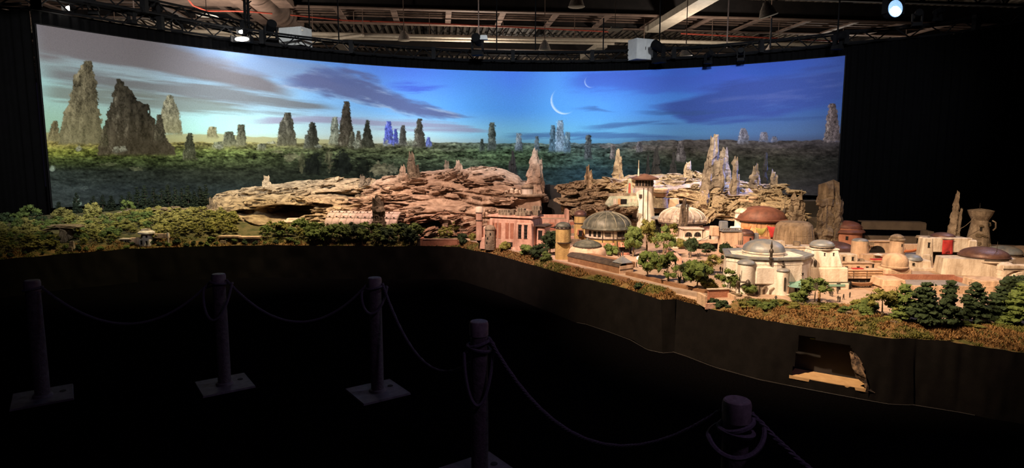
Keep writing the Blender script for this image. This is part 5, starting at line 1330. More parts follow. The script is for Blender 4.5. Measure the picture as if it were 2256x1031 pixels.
# ---- ribbed greenhouse
b = Bld('ribbed_greenhouse', 'long barrel-vaulted greenhouse of pinkish white ribbed panels below the hill', 800, 512, 10.5, math.radians(-12))
Rv, X0, X1 = 34, -84, 84
NPX, NPA = 10, 6
M['panel'] = mat('pinkish_white_panel', lin(.62, .48, .42), lin(.46, .33, .28), .6, 14, 7, bump=.15, rand=.12)
for j in range(NPA):
    for i in range(NPX):
        a0 = math.pi * (1.0 - (j + .04) / (NPA * 1.25)) ; a1 = math.pi * (1.0 - (j + .94) / (NPA * 1.25))
        xa = X0 + (X1 - X0) * (i + .03) / NPX; xb = X0 + (X1 - X0) * (i + .97) / NPX
        P = []
        for q in range(5):
            an = a0 + (a1 - a0) * q / 4; bul = 1 + .035 * math.sin(q / 4 * math.pi)
            P.append([(xa + (xb - xa) * k / 3, Rv * 1.15 * bul * math.cos(an) + 20, Rv * 1.35 * bul * math.sin(an) - 2) for k in range(4)])
        b.put(b.mb().grid(P), 'panel', 'panel', True)
for i in range(NPX + 1):
    x = X0 + (X1 - X0) * i / NPX
    b.put(b.mb().tube([(x, Rv * 1.15 * math.cos(math.pi * (1 - k / 12.0)) + 20, Rv * 1.35 * math.sin(math.pi * (1 - k / 12.0)) - 2) for k in range(13)], 1.3, 5), 'arch_rib', 'stone', True)
for i in range(NPX):
    for j in range(4):
        an = math.pi * (1 - j / (NPA * 1.25)); x = X0 + (X1 - X0) * (i + .5) / NPX
        b.put(b.mb().box(x - 1.6, x + 1.6, Rv * 1.17 * math.cos(an) + 19, Rv * 1.17 * math.cos(an) + 21, Rv * 1.37 * math.sin(an) - 1, Rv * 1.37 * math.sin(an) + 1), 'vent', 'trim')
b.put(b.mb().lathe([(.1, -84), (Rv * 1.1, -84), (Rv * 1.1, -82), (.1, -82)], 24), 'end_wall', 'stone', False)
b.t.children[-1].rotation_euler = (0, math.pi / 2, 0); b.t.children[-1].location = (0, 20 * b.u, -2 * b.u)
b.put(b.mb().box(X0 - 4, X1 + 4, -20, -16, -8, 2), 'plinth', 'stone')
for k in range(9): b.put(b.mb().tube([(-120 + k * 11, -18, -12), (-112 + k * 11, -8, 10)], 1.1, 5), 'strut', 'cream', True)
b.put(b.mb().tube([(-118, -8, 10), (-20, -8, 10)], 1.2, 5), 'strut_rail', 'cream', True)
# ---- terracotta walled yard and thin masts
b = Bld('yard_wall', 'low terracotta wall round a small yard at the left end of the kerb', 966, 543)
b.box('wall', 'terra', -35, 42, 0, 5, -4, 15, 0, 0); b.box('wall', 'terra', -40, -34, -2, 22, -4, 18); b.box('wall', 'terra', 38, 56, 4, 9, -4, 12, 0, 0, .25); b.box('coping', 'pinkp', -36, 42, -.6, 5.6, 15, 16.5); b.box('gate_block', 'trim', -47, -40, -2, 8, -4, 18)
for i, (px, py, h) in enumerate(((1008, 520, 34), (1014, 524, 26), (965, 512, 16))):
    b = Bld('site_mast', ['tall thin red mast left of the thin turret', 'short thin mast beside the tall red one', 'small mast behind the terracotta wall'][i], px, py, None, 0, 'mast')
    b.pole(0, 0, -2, h, .8, 'pinkp', 'mast'); b.box('foot', 'stone', -2, 2, -2, 2, -2, 1); b.put(b.mb().tube([(0, 0, h * .8), (4, 0, h * .9)], .5, 5), 'arm', 'trim')
# ---- pink fortress
b = Bld('pink_fortress', 'pink plastered fortress with rooftop crates, slit windows and a domed silo', 1118, 549, None, math.radians(-26))
b.box('keep', 'pinkp', -54, 62, 0, 66, -6, 70, 4, 4); b.box('parapet', 'pinkp', -52, 60, 2, 64, 70, 74, 1, 1)
b.box('front_bastion', 'pinkp', 20, 64, -8, 6, -6, 60, 4, 3); b.box('left_bastion', 'pinkp', -78, -50, 6, 40, -2, 46, 4, 4); b.box('terrace', 'pinkp', -70, -40, -2, 10, -4, 22, 2, 2)
b.box('door', 'dark', -6, 12, -.5, 2, -4, 16); b.box('door_ramp', 'pinkp', 8, 26, -8, 2, -6, 6, 1, 4, 0)
for x in (-30, -20): b.win(x, 40, 6, 34, 1.6, 1.5, 'terra', 'sunk_panel', False)
for x in (-2, 10): b.win(x, 38, 8, 40, 2.0, 1.0, 'terra', 'sunk_panel', False)
for x in (33, 47): b.win(x, 42, 7, 28, -6.2, 1.6); 
for x in (33, 47):
    for k in range(3): b.box('glazing_bar', 'trim', x - 3.5, x + 3.5, -8.2, -7.4, 33 + k * 7, 34 + k * 7)
b.drum('silo', 'stone', -40, -6, 12, -2, 44, 11.5); b.dome('stone', -40, -6, 12, 9, 44, 'silo_cap')
for a, z in ((-.5, 30), (.0, 24), (.5, 34), (-.2, 14)): b.dwin(-40, -6, 12, a, z, 2.6, 4.5)
b.drum('turret', 'pinkp', -72, 2, 7.5, 16, 78, 7.2); b.lathe('turret_cap', 'cream', [(7.6, 78), (9, 79), (9, 88), (7, 91), (.1, 92)], -72, 2); b.ring('trim', -72, 2, 8.2, 60, 62); b.lathe('turret_foot', 'trim', [(.1, 8), (5, 12), (7.5, 18)], -72, 2)
RC = random.Random(3)
for x0, w_, z, h, yy in ((-34, 16, 74, 10, 20), (-16, 12, 74, 12, 12), (-6, 11, 74, 12, 20), (8, 18, 74, 15, 30), (28, 20, 76, 9, 14), (46, 14, 74, 12, 30), (-22, 24, 74, 6, 6), (14, 26, 74, 8, 8), (40, 20, 84, 10, 40)):
    c = b.box('roof_crate', 'gbox', x0, x0 + w_, yy, yy + 14, z, z + h, .6, .6)
    for k in (.33, .66): b.put(b.mb().box(x0 + w_ * k - .5, x0 + w_ * k + .5, yy - .5, yy + .3, z, z + h), 'strap', 'trim', False, c)
b.box('annex', 'pinkp', 62, 84, 14, 50, 0, 52, 2, 2); b.win(72, 34, 9, 18, 15); b.box('annex_cap', 'trim', 60, 86, 12, 52, 52, 54)
for x in (-48, -36, 60): b.put(b.mb().tube([(x, -.5, 2), (x, -.5, 60)], .9, 5), 'wall_pipe', 'terra', True)
# rubble terrace and parapets behind
b = Bld('terrace_rubble', 'heap of brown crates on the ledge right of the pink fortress', 1228, 522, 9.6)
for i in range(22):
    x = RC.uniform(-36, 40); z = RC.uniform(0, 24); s_ = RC.uniform(6, 13)
    b.box('crate', RC.choice(['gbox', 'stone', 'terra']), x, x + s_ * 1.4, z * .8, z * .8 + s_, z - 4, z + s_ * .6, .6, .6, RC.uniform(-.4, .4))
b.box('ledge', 'pinkp', -40, 48, -2, 40, -14, 2, 2, 2)
b = Bld('terrace_wall', 'pink parapet wall enclosing the flat terrace before the black riser box', 1212, 487, 10.6)
b.box('terrace_floor', 'plaza', -60, 52, 0, 60, -12, 2); b.box('parapet', 'pinkp', -60, 52, 58, 62, 0, 9); b.box('parapet', 'pinkp', 36, 42, 0, 60, 0, 24, 0, 0); b.box('parapet', 'pinkp', -56, 40, -2, 2, -10, 4)
# black riser box and table behind
b = Bld('riser_box', 'black open riser box standing in the gap between the two hills', 1222, 470, 12.4, math.radians(-20), 'box')
b.box('side_panel', 'boxbrown', -25, -22, 0, 40, -40, 62); b.box('side_panel', 'boxbrown', 18, 46, 6, 9, -40, 52); b.box('back_panel', 'boxblack', -25, 46, 38, 41, -40, 60); b.box('front_panel', 'boxblack', -22, 18, 0, 3, -40, 30)
b = Bld('riser_box', 'black riser box half hidden behind the two weathered rock slabs', 1785, 500, 11.4, math.radians(10), 'box')
b.box('front_panel', 'boxblack', -30, 34, 0, 4, -60, 54); b.box('side_panel', 'boxbrown', 32, 36, 0, 40, -60, 54); b.box('top_panel', 'boxblack', -30, 36, 0, 40, 54, 57); b.box('low_panel', 'boxbrown', -16, 30, -8, -5, -40, 22)
b = Bld('wooden_stage', 'low dark wooden stage behind the tiered rust red dome', 1985, 530, 9.6, math.radians(-10), 'table')
b.box('rail', 'boxbrown', -72, 62, 30, 33, 20, 36); b.box('top_board', 'boxbrown', -70, 60, 30, 60, 36, 38); b.box('side_rail', 'boxbrown', 50, 62, -8, 30, 0, 22); b.box('front_rail', 'boxbrown', -80, 30, -4, 0, -6, 10); b.box('front_board', 'boxblack', -70, 50, 0, 28, -10, 8)
# ---- landing terrace with white drum on the hill
b = Bld('cliff_terrace', 'cliffside terrace with a white domed drum and small tanks, below the rock cone', 1150, 434, 11.8)
b.lathe('deck', 'stone', [(50, 0), (56, 2), (56, 5), (48, 6)], 0, 12, sy=.5); b.drum('drum', 'white', 12, 8, 13, 6, 22, 12.5); b.dome('stone', 12, 8, 13, 6, 22); b.ring('trim', 12, 8, 13.4, 18, 19.5)
for x, r, h in ((-22, 4, 10), (-12, 5, 8), (-34, 4, 6)): b.drum('tank', 'cream', x, 4, r, 6, 6 + h); b.dome('cream', x, 4, r, r * .6, 6 + h, 'tank_cap', 14)
b.box('store', 'cream', -28, -2, 8, 18, 6, 14, 1, 1); b.pole(27, 6, 6, 26, 1.4, 'cream', 'pipe'); b.pole(31, 6, 6, 18, 1.2, 'cream', 'pipe'); b.drum('exhaust_drum', 'trim', -18, 10, 4, 14, 20)
b.box('balcony', 'stone', -58, -20, -6, 4, -8, 2, 1, 1); b.box('cliff_wall', 'rock_pink', -40, 44, 2, 30, -40, 0, 2, 2)
for x in (-52, -40, -30): b.win(x, -3, 5, 5, -6)
# ---- yellow round towers
b = Bld('yellow_tower', 'yellow round tower with a dark ringed dome, nearest the kerb', 1241, 572)
b.box('base_block', 'yellow', -17, 15, -4, 26, -4, 40, .5, .5); b.drum('shaft', 'yellow', 0, 8, 17, 38, 68, 17); b.ring('trim', 0, 8, 18, 37, 39); b.ring('cream', 0, 8, 16.5, 68, 74); b.ring('trim', 0, 8, 17.4, 68, 70.5)
b.dome('green_roof', 0, 8, 16.5, 9, 74)
for a in (-.9, -.3, .3, .9): b.dwin(0, 8, 16.6, a, 71.5, 5, 2)
b = Bld('yellow_tower', 'slimmer ochre tower with an aerial, left of the green ribbed dome', 1279, 545)
b.box('base_block', 'yellow', -13, 13, 2, 24, -4, 34, 1, 1); b.drum('shaft', 'yellow', 0, 12, 13.5, 30, 68, 13.5); b.drum('buttress', 'yellow', 9, 6, 7, -4, 46, 6); b.ring('cream', 0, 12, 13.2, 68, 72); b.ring('trim', 0, 12, 13.8, 68, 69.5); b.dome('brown_roof', 0, 12, 13.4, 9, 72)
b.pole(0, 12, 80, 100, .7); b.ring('trim', 0, 12, 14.5, 52, 54)
b.box('porch', 'terra', -8, 4, -10, 2, 28, 40, 1, 1); b.win(-2, 32, 7, 12, -10); b.box('stair_bridge', 'stone', -26, 2, -12, -6, 8, 20, 2, 0)
# ---- green ribbed dome hall
b = Bld('green_dome_hall', 'large round hall with a wide green ribbed dome and striped awnings', 1343, 558)
b.drum('lower_wall', 'yellow', 0, 40, 52, -4, 32, 51); b.drum('upper_wall', 'cream', 0, 40, 50, 32, 52, 50); b.ring('trim', 0, 40, 52.5, 31, 33)
b.lathe('eave', 'green_roof', [(48, 50), (58, 51), (60, 53), (57, 56), (54, 58)], 0, 40, 40)
b.dome('green_roof', 0, 40, 54, 31, 58, ribs=14, rm='green_rib', lip=1.0, n=42, pw=1.12); b.lathe('dome_crown', 'green_roof', [(12, 86), (9, 90), (.1, 91)], 0, 40)
for a in (-1.0, -.72, -.5): b.dwin(0, 40, 50.5, a, 43, 7, 11)
for k in range(5): b.dwin(0, 40, 50.5, -.22 + k * .05, 43, 1.6, 9)
for a in (.42, .62, .9): b.dwin(0, 40, 50.5, a, 43, 9, 11)
for a in (-.35, .1, .28, .52): b.put(b.mb().tube([(52 * math.sin(a), 40 - 52 * math.cos(a), 8), (52 * math.sin(a), 40 - 52 * math.cos(a), 50)], .8, 5), 'drain_pipe', 'trim', True)
b.box('dark_arcade', 'dark', -18, 4, -14, -10, -4, 16); b.box('dark_arcade', 'dark', 18, 46, -12, -2, -4, 22)
def awning(b, m, x0, x1, y0, y1, z0, z1, stripes):
    n = stripes; w_ = (x1 - x0) / n
    a = b.box('awning', m, x0, x1, y1 - 1, y1, z1 - 1, z1)
    for i in range(n): b.put(b.mb().grid([[(x0 + w_ * i + .2, y0, z0), (x0 + w_ * (i + 1) - .2, y0, z0)], [(x0 + w_ * i + .2, y1, z1), (x0 + w_ * (i + 1) - .2, y1, z1)]]), 'awning_strip', m if i % 2 else 'terra', False, a)
awning(b, 'tan_cloth', -26, 8, -24, -12, 17, 25, 7); awning(b, 'tan_cloth', 16, 42, -22, -8, 17, 26, 6)
b.box('entry_step', 'terra', 16, 40, -26, -14, -4, 4)
for x in (-24, 6, 18, 40): b.pole(x, -22, -4, 18, .7, 'trim', 'awning_post')
# ---- rotunda with green lid
b = Bld('pot_rotunda', 'squat pink rotunda with a verdigris lid in front of the yellow towers', 1297, 577)
b.lathe('wall', 'peach', [(36, -4), (41, 4), (43, 14), (41, 24), (35, 30), (28, 32)], 0, 30, 36, sy=.9); b.lathe('lid', 'green_roof', [(28, 31), (32, 31.5), (32, 34), (26, 39), (14, 44), (4, 46), (2, 49), (.1, 50)], 0, 30, 36)
b.ring('trim', 0, 30, 33, 30, 32)
for a in (-1.0, .2): b.put(b.mb().tube([(42 * math.sin(a) * .98, 30 - 42 * math.cos(a) * .88, 0), (44 * math.sin(a) * .98, 30 - 43 * math.cos(a) * .88, 14), (36 * math.sin(a), 30 - 36 * math.cos(a) * .9, 30)], 1.0, 5), 'seam', 'peach', True)
# ---- long wall with sloped roof
pa, pb = hit(1250, 577), hit(1364, 603)
ang = math.atan2(pb.y - pa.y, pb.x - pa.x)
b = Bld('long_brown_shed', 'long brown shed with a curved dark roof and a pyramid skylight, along the kerb', 1250, 577, None, ang)
Ls = (pb - pa).length / b.u
b.box('front_wall', 'brick', 0, Ls, 0, 30, -4, 14); b.put(b.mb().grid([[(x, 0 - 1, 13) for x in (-1, Ls + 1)], [(x, 2, 17) for x in (-1, Ls + 1)], [(x, 8, 20) for x in (-1, Ls + 1)], [(x, 22, 21) for x in (-1, Ls + 1)]]), 'curved_roof', 'trim', True)
b.box('flat_roof', 'brick', 0, Ls, 20, 44, 8, 20); b.put(b.mb().add([(Ls - 26, 4, 20), (Ls + 2, 4, 20), (Ls + 2, 34, 20), (Ls - 26, 34, 20), (Ls - 12, 19, 33)], [(0, 1, 4), (1, 2, 4), (2, 3, 4), (3, 0, 4)]), 'skylight', 'blue_roof'); b.box('end_wall', 'peach', Ls, Ls + 2, 0, 36, -4, 15); b.box('end_band', 'trim', Ls + 1.6, Ls + 2.6, 0, 36, 7, 8.5)
# ---- kerb path and low walls
def strip(name, label, pts, w0, w1, z, h, m, cat):
    P = [hit(x, y) for x, y in pts]; L1 = []; L2 = []
    for i, p in enumerate(P):
        d = P[min(i + 1, len(P) - 1)] - P[max(i - 1, 0)]; n = Vector((-d.y, d.x, 0)).normalized()
        if n.y < 0: n = -n
        L1.append(p + n * w0); L2.append(p + n * w1)
    mb = MB(); N = len(P)
    vs = []
    for a_, c_ in zip(L1, L2):
        for q, zz in ((a_, z), (a_, z + h), (c_, z + h), (c_, z)): vs.append((q.x, q.y, zz))
    fs = [(4 * i + k, 4 * i + (k + 1) % 4, 4 * i + 4 + (k + 1) % 4, 4 * i + 4 + k) for i in range(N - 1) for k in range(4)] + [(3, 2, 1, 0), tuple(4 * (N - 1) + k for k in range(4))]
    o = mb.add(vs, fs).build(name, m); return tag(o, label, cat)
GZ0 = .57
kp = [(1028, 531), (1067, 540), (1140, 557), (1210, 574), (1290, 594), (1380, 615), (1465, 635), (1551, 657)]
strip('kerb_path', 'pale narrow kerb path running along the top of the moss bank', kp, .0, .09, GZ0 - .03, .038, 'kerb', 'path')
strip('garden_wall', 'low brown garden wall behind the kerb path', [(1378, 606), (1420, 616), (1490, 633), (1552, 648)], .0, .05, GZ0 - .02, .055, 'brick', 'wall')
strip('bank_curb', 'short brown curb block on the moss bank near the yellow tower', [(1222, 577), (1250, 584), (1276, 591)], -.05, .0, GZ0 - .03, .05, 'brick', 'wall')
strip('bank_curb', 'long brown curb block on the moss bank below the shed', [(1292, 595), (1340, 606), (1388, 618)], -.05, .0, GZ0 - .03, .05, 'brick', 'wall')
strip('ramp_wall', 'slanting orange ramp wall in the plaza garden', [(1474, 556), (1488, 566), (1502, 580)], .0, .05, GZ0 - .02, .09, 'pinkp', 'wall')
strip('ramp_wall', 'short peach ramp wall left of the orange one', [(1446, 578), (1458, 588)], .0, .05, GZ0 - .02, .06, 'peach', 'wall')
b = Bld('terracotta_pit', 'open terracotta pit at the edge of the moss bank', 1590, 672, None, math.radians(6))
b.box('floor', 'terra', -34, 34, 2, 40, -2, 1); b.box('back_wall', 'terra', -16, 34, 36, 42, -4, 26); b.box('side_wall', 'peach', -40, -34, 0, 44, -6, 20, 0, 0); b.box('side_wall', 'peach', 30, 36, 6, 44, -6, 18); b.box('front_wall', 'pinkp', -38, 34, -2, 3, -10, 4); b.box('coping', 'cream', -18, 36, 34, 44, 26, 28)
# ---- white lookout tower
b = Bld('lookout_tower', 'tall white lookout tower with a wide conical brown cap and a thin aerial', 1420, 500, 10.9)
b.lathe('shaft', 'white', [(28, -10), (26, 10), (22, 40), (20.5, 70), (21, 86), (23, 88)], 0, 14, 26); b.drum('lantern_room', 'stone', 0, 14, 19, 88, 104, 19)
for k in range(9): b.dwin(0, 14, 19.2, -1.4 + k * .35, 96, 3.6, 11)
b.lathe('cap', 'brown_roof', [(18, 102), (31, 104), (31, 107), (20, 111), (8, 115), (.1, 117)], 0, 14, 30); b.pole(-15, 6, 108, 146, 1.2, 'cream'); b.lathe('aerial_foot', 'cream', [(3.5, 106), (2, 112), (1.2, 126), (.4, 130)], -15, 6, 10)
for x in (-6, 4): b.put(b.mb().tube([(x, -13, -6), (x, -8, 40), (x * .9, -6.4, 86)], 1.0, 5), 'wall_conduit', 'trim', True)
b.dwin(0, 14, 19, .65, 62, 2.4, 6); b.dwin(0, 14, 18.6, .72, 52, 2.4, 6); b.dwin(0, 14, 21, .1, 20, 5, 9); b.box('side_vent', 'trim', -14, -8, -6, 0, 64, 72)
b.box('foot_house', 'stone', -32, -10, -6, 16, -10, 12, 1, 1); b.lathe('parapet_crown', 'trim', [(10, 12), (15, 14), (15, 18), (9, 20)], -26, 4, 12)
for k in range(8): b.put(b.mb().tube([(-26 + 12 * math.cos(k * .785), 4 + 12 * math.sin(k * .785), 18), (-26 + 15 * math.cos(k * .785), 4 + 15 * math.sin(k * .785), 26)], [1.1, .2], 5), 'crown_spike', 'trim')
b.put(b.mb().tube([(24, 0, 10), (44, -4, 8), (64, 0, 4)], 1.2, 6), 'hose', 'cream', True)
# ---- parked craft
b = Bld('parked_craft', 'worn green and white parked flying craft with an upright red fin', 1369, 462, 10.9, math.radians(8), 'vehicle')
P0 = [(-38, 0), (-30, -9), (30, -11), (40, -4), (40, 8), (20, 14), (-28, 12)]
b.put(b.mb().prism([(x, y * 1.2) for x, y in P0], 8, 16, [(x * .97, y * 1.1) for x, y in P0]), 'lower_hull', 'shipgreen'); b.put(b.mb().prism([(x * .97, y * 1.1) for x, y in P0], 16, 30, [(x * .78 + 2, y * .7) for x, y in P0]), 'upper_hull', 'shipgreen')
b.put(b.mb().prism([(-36, 0), (-30, -9), (-20, -10), (-20, 8)], 14, 26, [(-28, 0), (-24, -6), (-20, -7), (-20, 6)]), 'nose', 'shipgreen')
for x in (-22, -12, 12, 24): b.box('hull_panel', 'orange' if x == -12 else 'cream', x, x + 8, -11.5, -9, 11, 25, .4, .6)
b.box('cockpit_window', 'dark', -6, 8, -11.8, -9, 13, 24); b.box('fin', 'shipgreen', 10, 28, 2, 6, 28, 68, 6, 1); b.box('fin_stripe', 'shipred', 15, 21, 1, 3, 32, 58, 1, 0); b.box('engine_pod', 'stone', 4, 34, -2, 14, 28, 36, 2, 2); b.box('top_spine', 'stone', -30, 6, 2, 12, 29, 36, 2, 2)
for x in (-24, 6, 30): b.box('landing_leg', 'trim', x, x + 4, -4, 4, -2, 9)
# ---- hillside pot balcony house
b = Bld('cliff_pot_house', 'round pot-shaped balcony house set into the crag right of the lookout tower', 1457, 432, 11.6)
b.lathe('pot', 'peach', [(8, -4), (14, 0), (17, 8), (17, 12), (15, 12)], 0, 8); b.ring('trim', 0, 8, 17.6, 7, 8.5); b.lathe('rim', 'peach', [(16, 12), (18, 12.5), (18, 16), (14, 17)], 0, 8); b.lathe('base', 'stone', [(18, -26), (16, -6), (9, -3)], 0, 10); b.box('side_wall', 'peach', 10, 44, 10, 22, -30, -6, 2, 2)
b.box('long_ledge', 'stone', -30, 60, 4, 20, -38, -28, 1, 1)
# ---- pale ribbed dome hall
b = Bld('ribbed_dome_hall', 'round hall with a pale dome of raised ribs behind the rock pillar', 1512, 532, 9.9)
b.drum('wall', 'peach', 0, 40, 46, -4, 40, 45); b.lathe('eave', 'pale_roof', [(44, 38), (53, 40), (54, 44), (51, 48), (48, 49)], 0, 40, 36); b.ring('trim', 0, 40, 52, 36, 39)
b.dome('pale_roof', 0, 40, 51, 25, 49, ribs=14, rm='white', lip=1.0, n=36, pw=1.1); b.lathe('dome_crown', 'blue_roof', [(14, 73), (16, 75), (12, 79), (.1, 80)], 0, 40)
for a in (-.9, -.5, .3, .6, .9): b.put(b.mb().tube([(46 * math.sin(a), 40 - 46 * math.cos(a), -2), (46 * math.sin(a), 40 - 46 * math.cos(a), 38)], 1.1, 5), 'pilaster', 'cream', True)
for k in range(10):
    a = -1.4 + k * .31; b.put(b.mb().tube([(54 * math.sin(a), 40 - 54 * math.cos(a), 44), (56 * math.sin(a), 40 - 56 * math.cos(a), 52)], 1.4, 5), 'eave_stud', 'pale_roof', True)
b = Bld('round_canopy', 'low grey round canopy left of the pale ribbed dome', 1468, 512, 10.3)
b.lathe('canopy', 'blue_roof', [(6, 36), (24, 33), (27, 30), (26, 28), (6, 29)], 4, 20, 24, sx=1.3); b.drum('stem', 'trim', 4, 20, 10, -6, 29, 8); b.box('dark_bay', 'dark', -18, 28, 26, 30, -6, 26)
for x in (-22, 32): b.pole(x, 14, -6, 30, 1, 'stone', 'canopy_post')
# ---- arched white house with brown dome
b = Bld('arched_house', 'cream house with two arched openings and a small brown dome, behind the garden', 1542, 548)
b.box('lower_wall', 'cream', -50, 52, 0, 40, -4, 22, 1, 1); b.box('upper_wall', 'cream', -36, 8, 8, 44, 20, 42, 1, 1); b.drum('side_drum', 'cream', 28, 22, 22, 18, 40, 20); b.dome('brown_roof', 28, 22, 18, 8, 40)
b.win(-24, 31, 15, 10, 8.2, 1.2, 'dark', 'arched_opening', False, True); b.win(-4, 31, 15, 10, 8.2, 1.2, 'dark', 'arched_opening', False, True)
for x in (-24, -4):
    for k in range(3): b.box('grille_bar', 'trim', x - 5 + k * 4.6, x - 4 + k * 4.6, 6.6, 7.4, 26, 35)
b.win(22, 26, 3, 6, 1); b.box('parapet', 'cream', -38, 10, 6, 46, 42, 44); b.box('west_wing', 'cream', -60, -40, 6, 30, -4, 18, 2, 2)
b.sail('tan_cloth', (-14, -18, 16), (38, -18, 16), (44, 0, 24), (-20, 0, 22), 5, 'shade_sail')
for x in (-14, 38): b.pole(x, -18, -4, 17, .7, 'trim', 'sail_post')
b.put(b.mb().tube([(-12, -2, 14), (10, -3, 24), (34, 4, 36)], .6, 5), 'rope_line', 'trim'); b.box('dark_arcade', 'dark', -8, 44, -1, 1, -4, 10)
# ---- gate block
b = Bld('gate_block', 'pinkish gate block with a metal rail, left of the small brown-domed hut', 1610, 562)
b.box('block', 'peach', -20, 20, 0, 34, -4, 52, 1, 1); b.box('roof_lip', 'blue_roof', -22, 22, -2, 36, 52, 55)
for k in range(8): b.box('rail_post', 'stone', -20 + k * 5.4, -18.6 + k * 5.4, -2, 0, 55, 60)
b.box('rail_bar', 'blue_roof', -22, 22, -2.5, -.5, 59, 60.6); b.drum('corner_turret', 'peach', 20, 2, 7, -4, 50, 6); b.box('tank', 'blue_roof', -22, -4, 10, 26, 55, 74, 1, 1); b.box('roof_house', 'peach', -40, -22, 14, 34, 40, 62, 1, 1)
for x in (14, 18, 22): b.pole(x, -6, 6, 34, 1.1, 'bronze', 'antenna')
# ---- hut with brown dome
b = Bld('brown_domed_hut', 'little round hut with a flat brown dome under the hanging pennants', 1648, 540)
b.drum('wall', 'terra', 0, 20, 19, -6, 24, 18); b.dome('brown_roof', 0, 20, 18, 8, 25); b.box('side_annex', 'blue_roof', 18, 30, 14, 30, -4, 24, 1, 1); b.dwin(0, 20, 18.5, .3, 12, 4, 7); b.box('side_wall', 'terra', 28, 50, 10, 24, -10, 16, 1, 1); b.ring('trim', 0, 20, 19, 20, 22)
# ---- rust red dome hall with pennants
b = Bld('red_dome_hall', 'broad orange hall under a shallow rust red dome, hung with coloured pennants', 1692, 526)
b.drum('wall', 'orange', 0, 46, 50, -10, 36, 48); b.ring('trim', 0, 46, 51, 33, 36); b.lathe('eave', 'red_roof', [(46, 35), (56, 37), (57, 40), (52, 43)], 0, 46, 40); b.dome('red_roof', 0, 46, 54, 27, 42, lip=1.0, n=44, pw=1.05)
for a in (-.55, -.1, .4, .75): b.put(b.mb().tube([(51 * math.sin(a), 46 - 51 * math.cos(a), -8), (49 * math.sin(a), 46 - 49 * math.cos(a), 34)], .9, 5), 'wall_seam', 'orange', True)
b.box('door', 'dark', 4, 20, -6, -2, -10, 16)
def pennant(b, m, x0, x1, z, drop, y=-8):
    P = []
    for j in range(7):
        v = j / 6; P.append([(x0 + (x1 - x0) * (.5 + (i / 6 - .5) * (1 - .75 * v)), y - 2 * math.sin(v * 3), z - drop * v - 3 * math.sin(i / 6 * math.pi) * (1 - v)) for i in range(7)])
    b.cloth('pennant', m, P)
pennant(b, 'orange_cloth', -60, -38, 30, 18, -2); pennant(b, 'olive_cloth', -34, -6, 26, 16); pennant(b, 'red_cloth', -8, 16, 30, 26, -10)
b = Bld('small_white_rotunda', 'small white rotunda with a grey cap at the left of the rust red dome', 1642, 500, 10.4)
b.drum('wall', 'white', 0, 16, 18, -20, 32, 17); b.dome('pale_roof', 0, 16, 18, 9, 32); b.dwin(0, 16, 18, -.3, 8, 4, 6); b.dwin(0, 16, 18, .5, 8, 4, 6); b.box('low_wall', 'white', -30, 10, 0, 16, -22, 0, 1, 1)
b = Bld('hill_turret', 'tiny round turret house on the crag above the rust red dome', 1661, 452, 11.4)
b.lathe('turret', 'peach', [(5, -4), (9, 2), (9, 14), (10, 15), (10, 18), (7, 18)], 0, 6); b.ring('trim', 0, 6, 9.6, 12, 13.4); b.box('hut', 'peach', -32, -6, 6, 22, -14, 12, 1, 1); b.win(-22, 0, 5, 6, 6); b.dwin(0, 6, 9, 0, 8, 2, 4); b.box('ledge_wall', 'peach', -36, 20, 2, 16, -24, -10, 2, 2)
# ---- dead snag and bird-like sculpture
b = Bld('roof_sculpture', 'dark winged metal ornament on a mast above the rust red dome', 1728, 470, 10.6, 0, 'ornament')
b.pole(0, 0, -20, 34, .8, 'trim', 'mast')
for s in (-1, 1): b.put(b.mb().prism([(0, -1), (s * 14, -2), (s * 18, 0), (s * 12, 2), (0, 2)], 4, 6, [(0, 0), (s * 12, -1), (s * 17, 0), (s * 10, 1), (0, 1)]), 'wing', 'trim')
b.lathe('body', 'trim', [(.2, -4), (3, 0), (4, 5), (2, 10), (.2, 12)], 0, 0, 10)
# ---- grey tan drum
b = Bld('round_stone_house', 'wide tapering grey tan round house with a flat top, beside the rust red dome', 1765, 545)
b.lathe('drum', 'drum', [(46, -8), (40, 38), (38, 46), (34, 50), (30, 53), (.1, 54)], 0, 40, 40, sm=18)
for k in range(11):
    a = -1.5 + k * .3; b.put(b.mb().tube([(46.5 * math.sin(a), 40 - 46.5 * math.cos(a), -8), (40.6 * math.sin(a), 40 - 40.6 * math.cos(a), 38)], .5, 4), 'vertical_seam', 'drum')
for z, r in ((8, 44.2), (24, 42.0)): b.ring('drum', 0, 40, r + .4, z, z + .8, 'joint_ring')
# ---- white octagon hall
b = Bld('octagon_hall', 'white octagonal hall with a blue grey dome and a wide slate parapet', 1702, 646)
oc = [(-92, 46), (-56, -2), (0, -18), (62, -6), (104, 40), (98, 118), (24, 150), (-70, 128)]
b.put(b.mb().prism(oc, -6, 66, [(x * .97, y * .97 + 1) for x, y in oc]), 'wall', 'white')
sc_ = lambda k, q=0: [(x * k, (y - 64) * k + 64) for x, y in oc]
b.put(b.mb().prism(sc_(.99), 66, 78, sc_(.97)), 'upper_wall', 'white')
N = len(oc); o1, o2, o3 = sc_(1.03), sc_(.90), sc_(.76)
vs = [(x, y, 77) for x, y in o1] + [(x, y, 82) for x, y in o1] + [(x, y, 82) for x, y in o2] + [(x, y, 75) for x, y in o3]
b.put(b.mb().add(vs, [(r * N + i, r * N + (i + 1) % N, (r + 1) * N + (i + 1) % N, (r + 1) * N + i) for r in range(3) for i in range(N)] + [tuple(range(3 * N, 4 * N))]), 'slate_parapet', 'blue_roof')
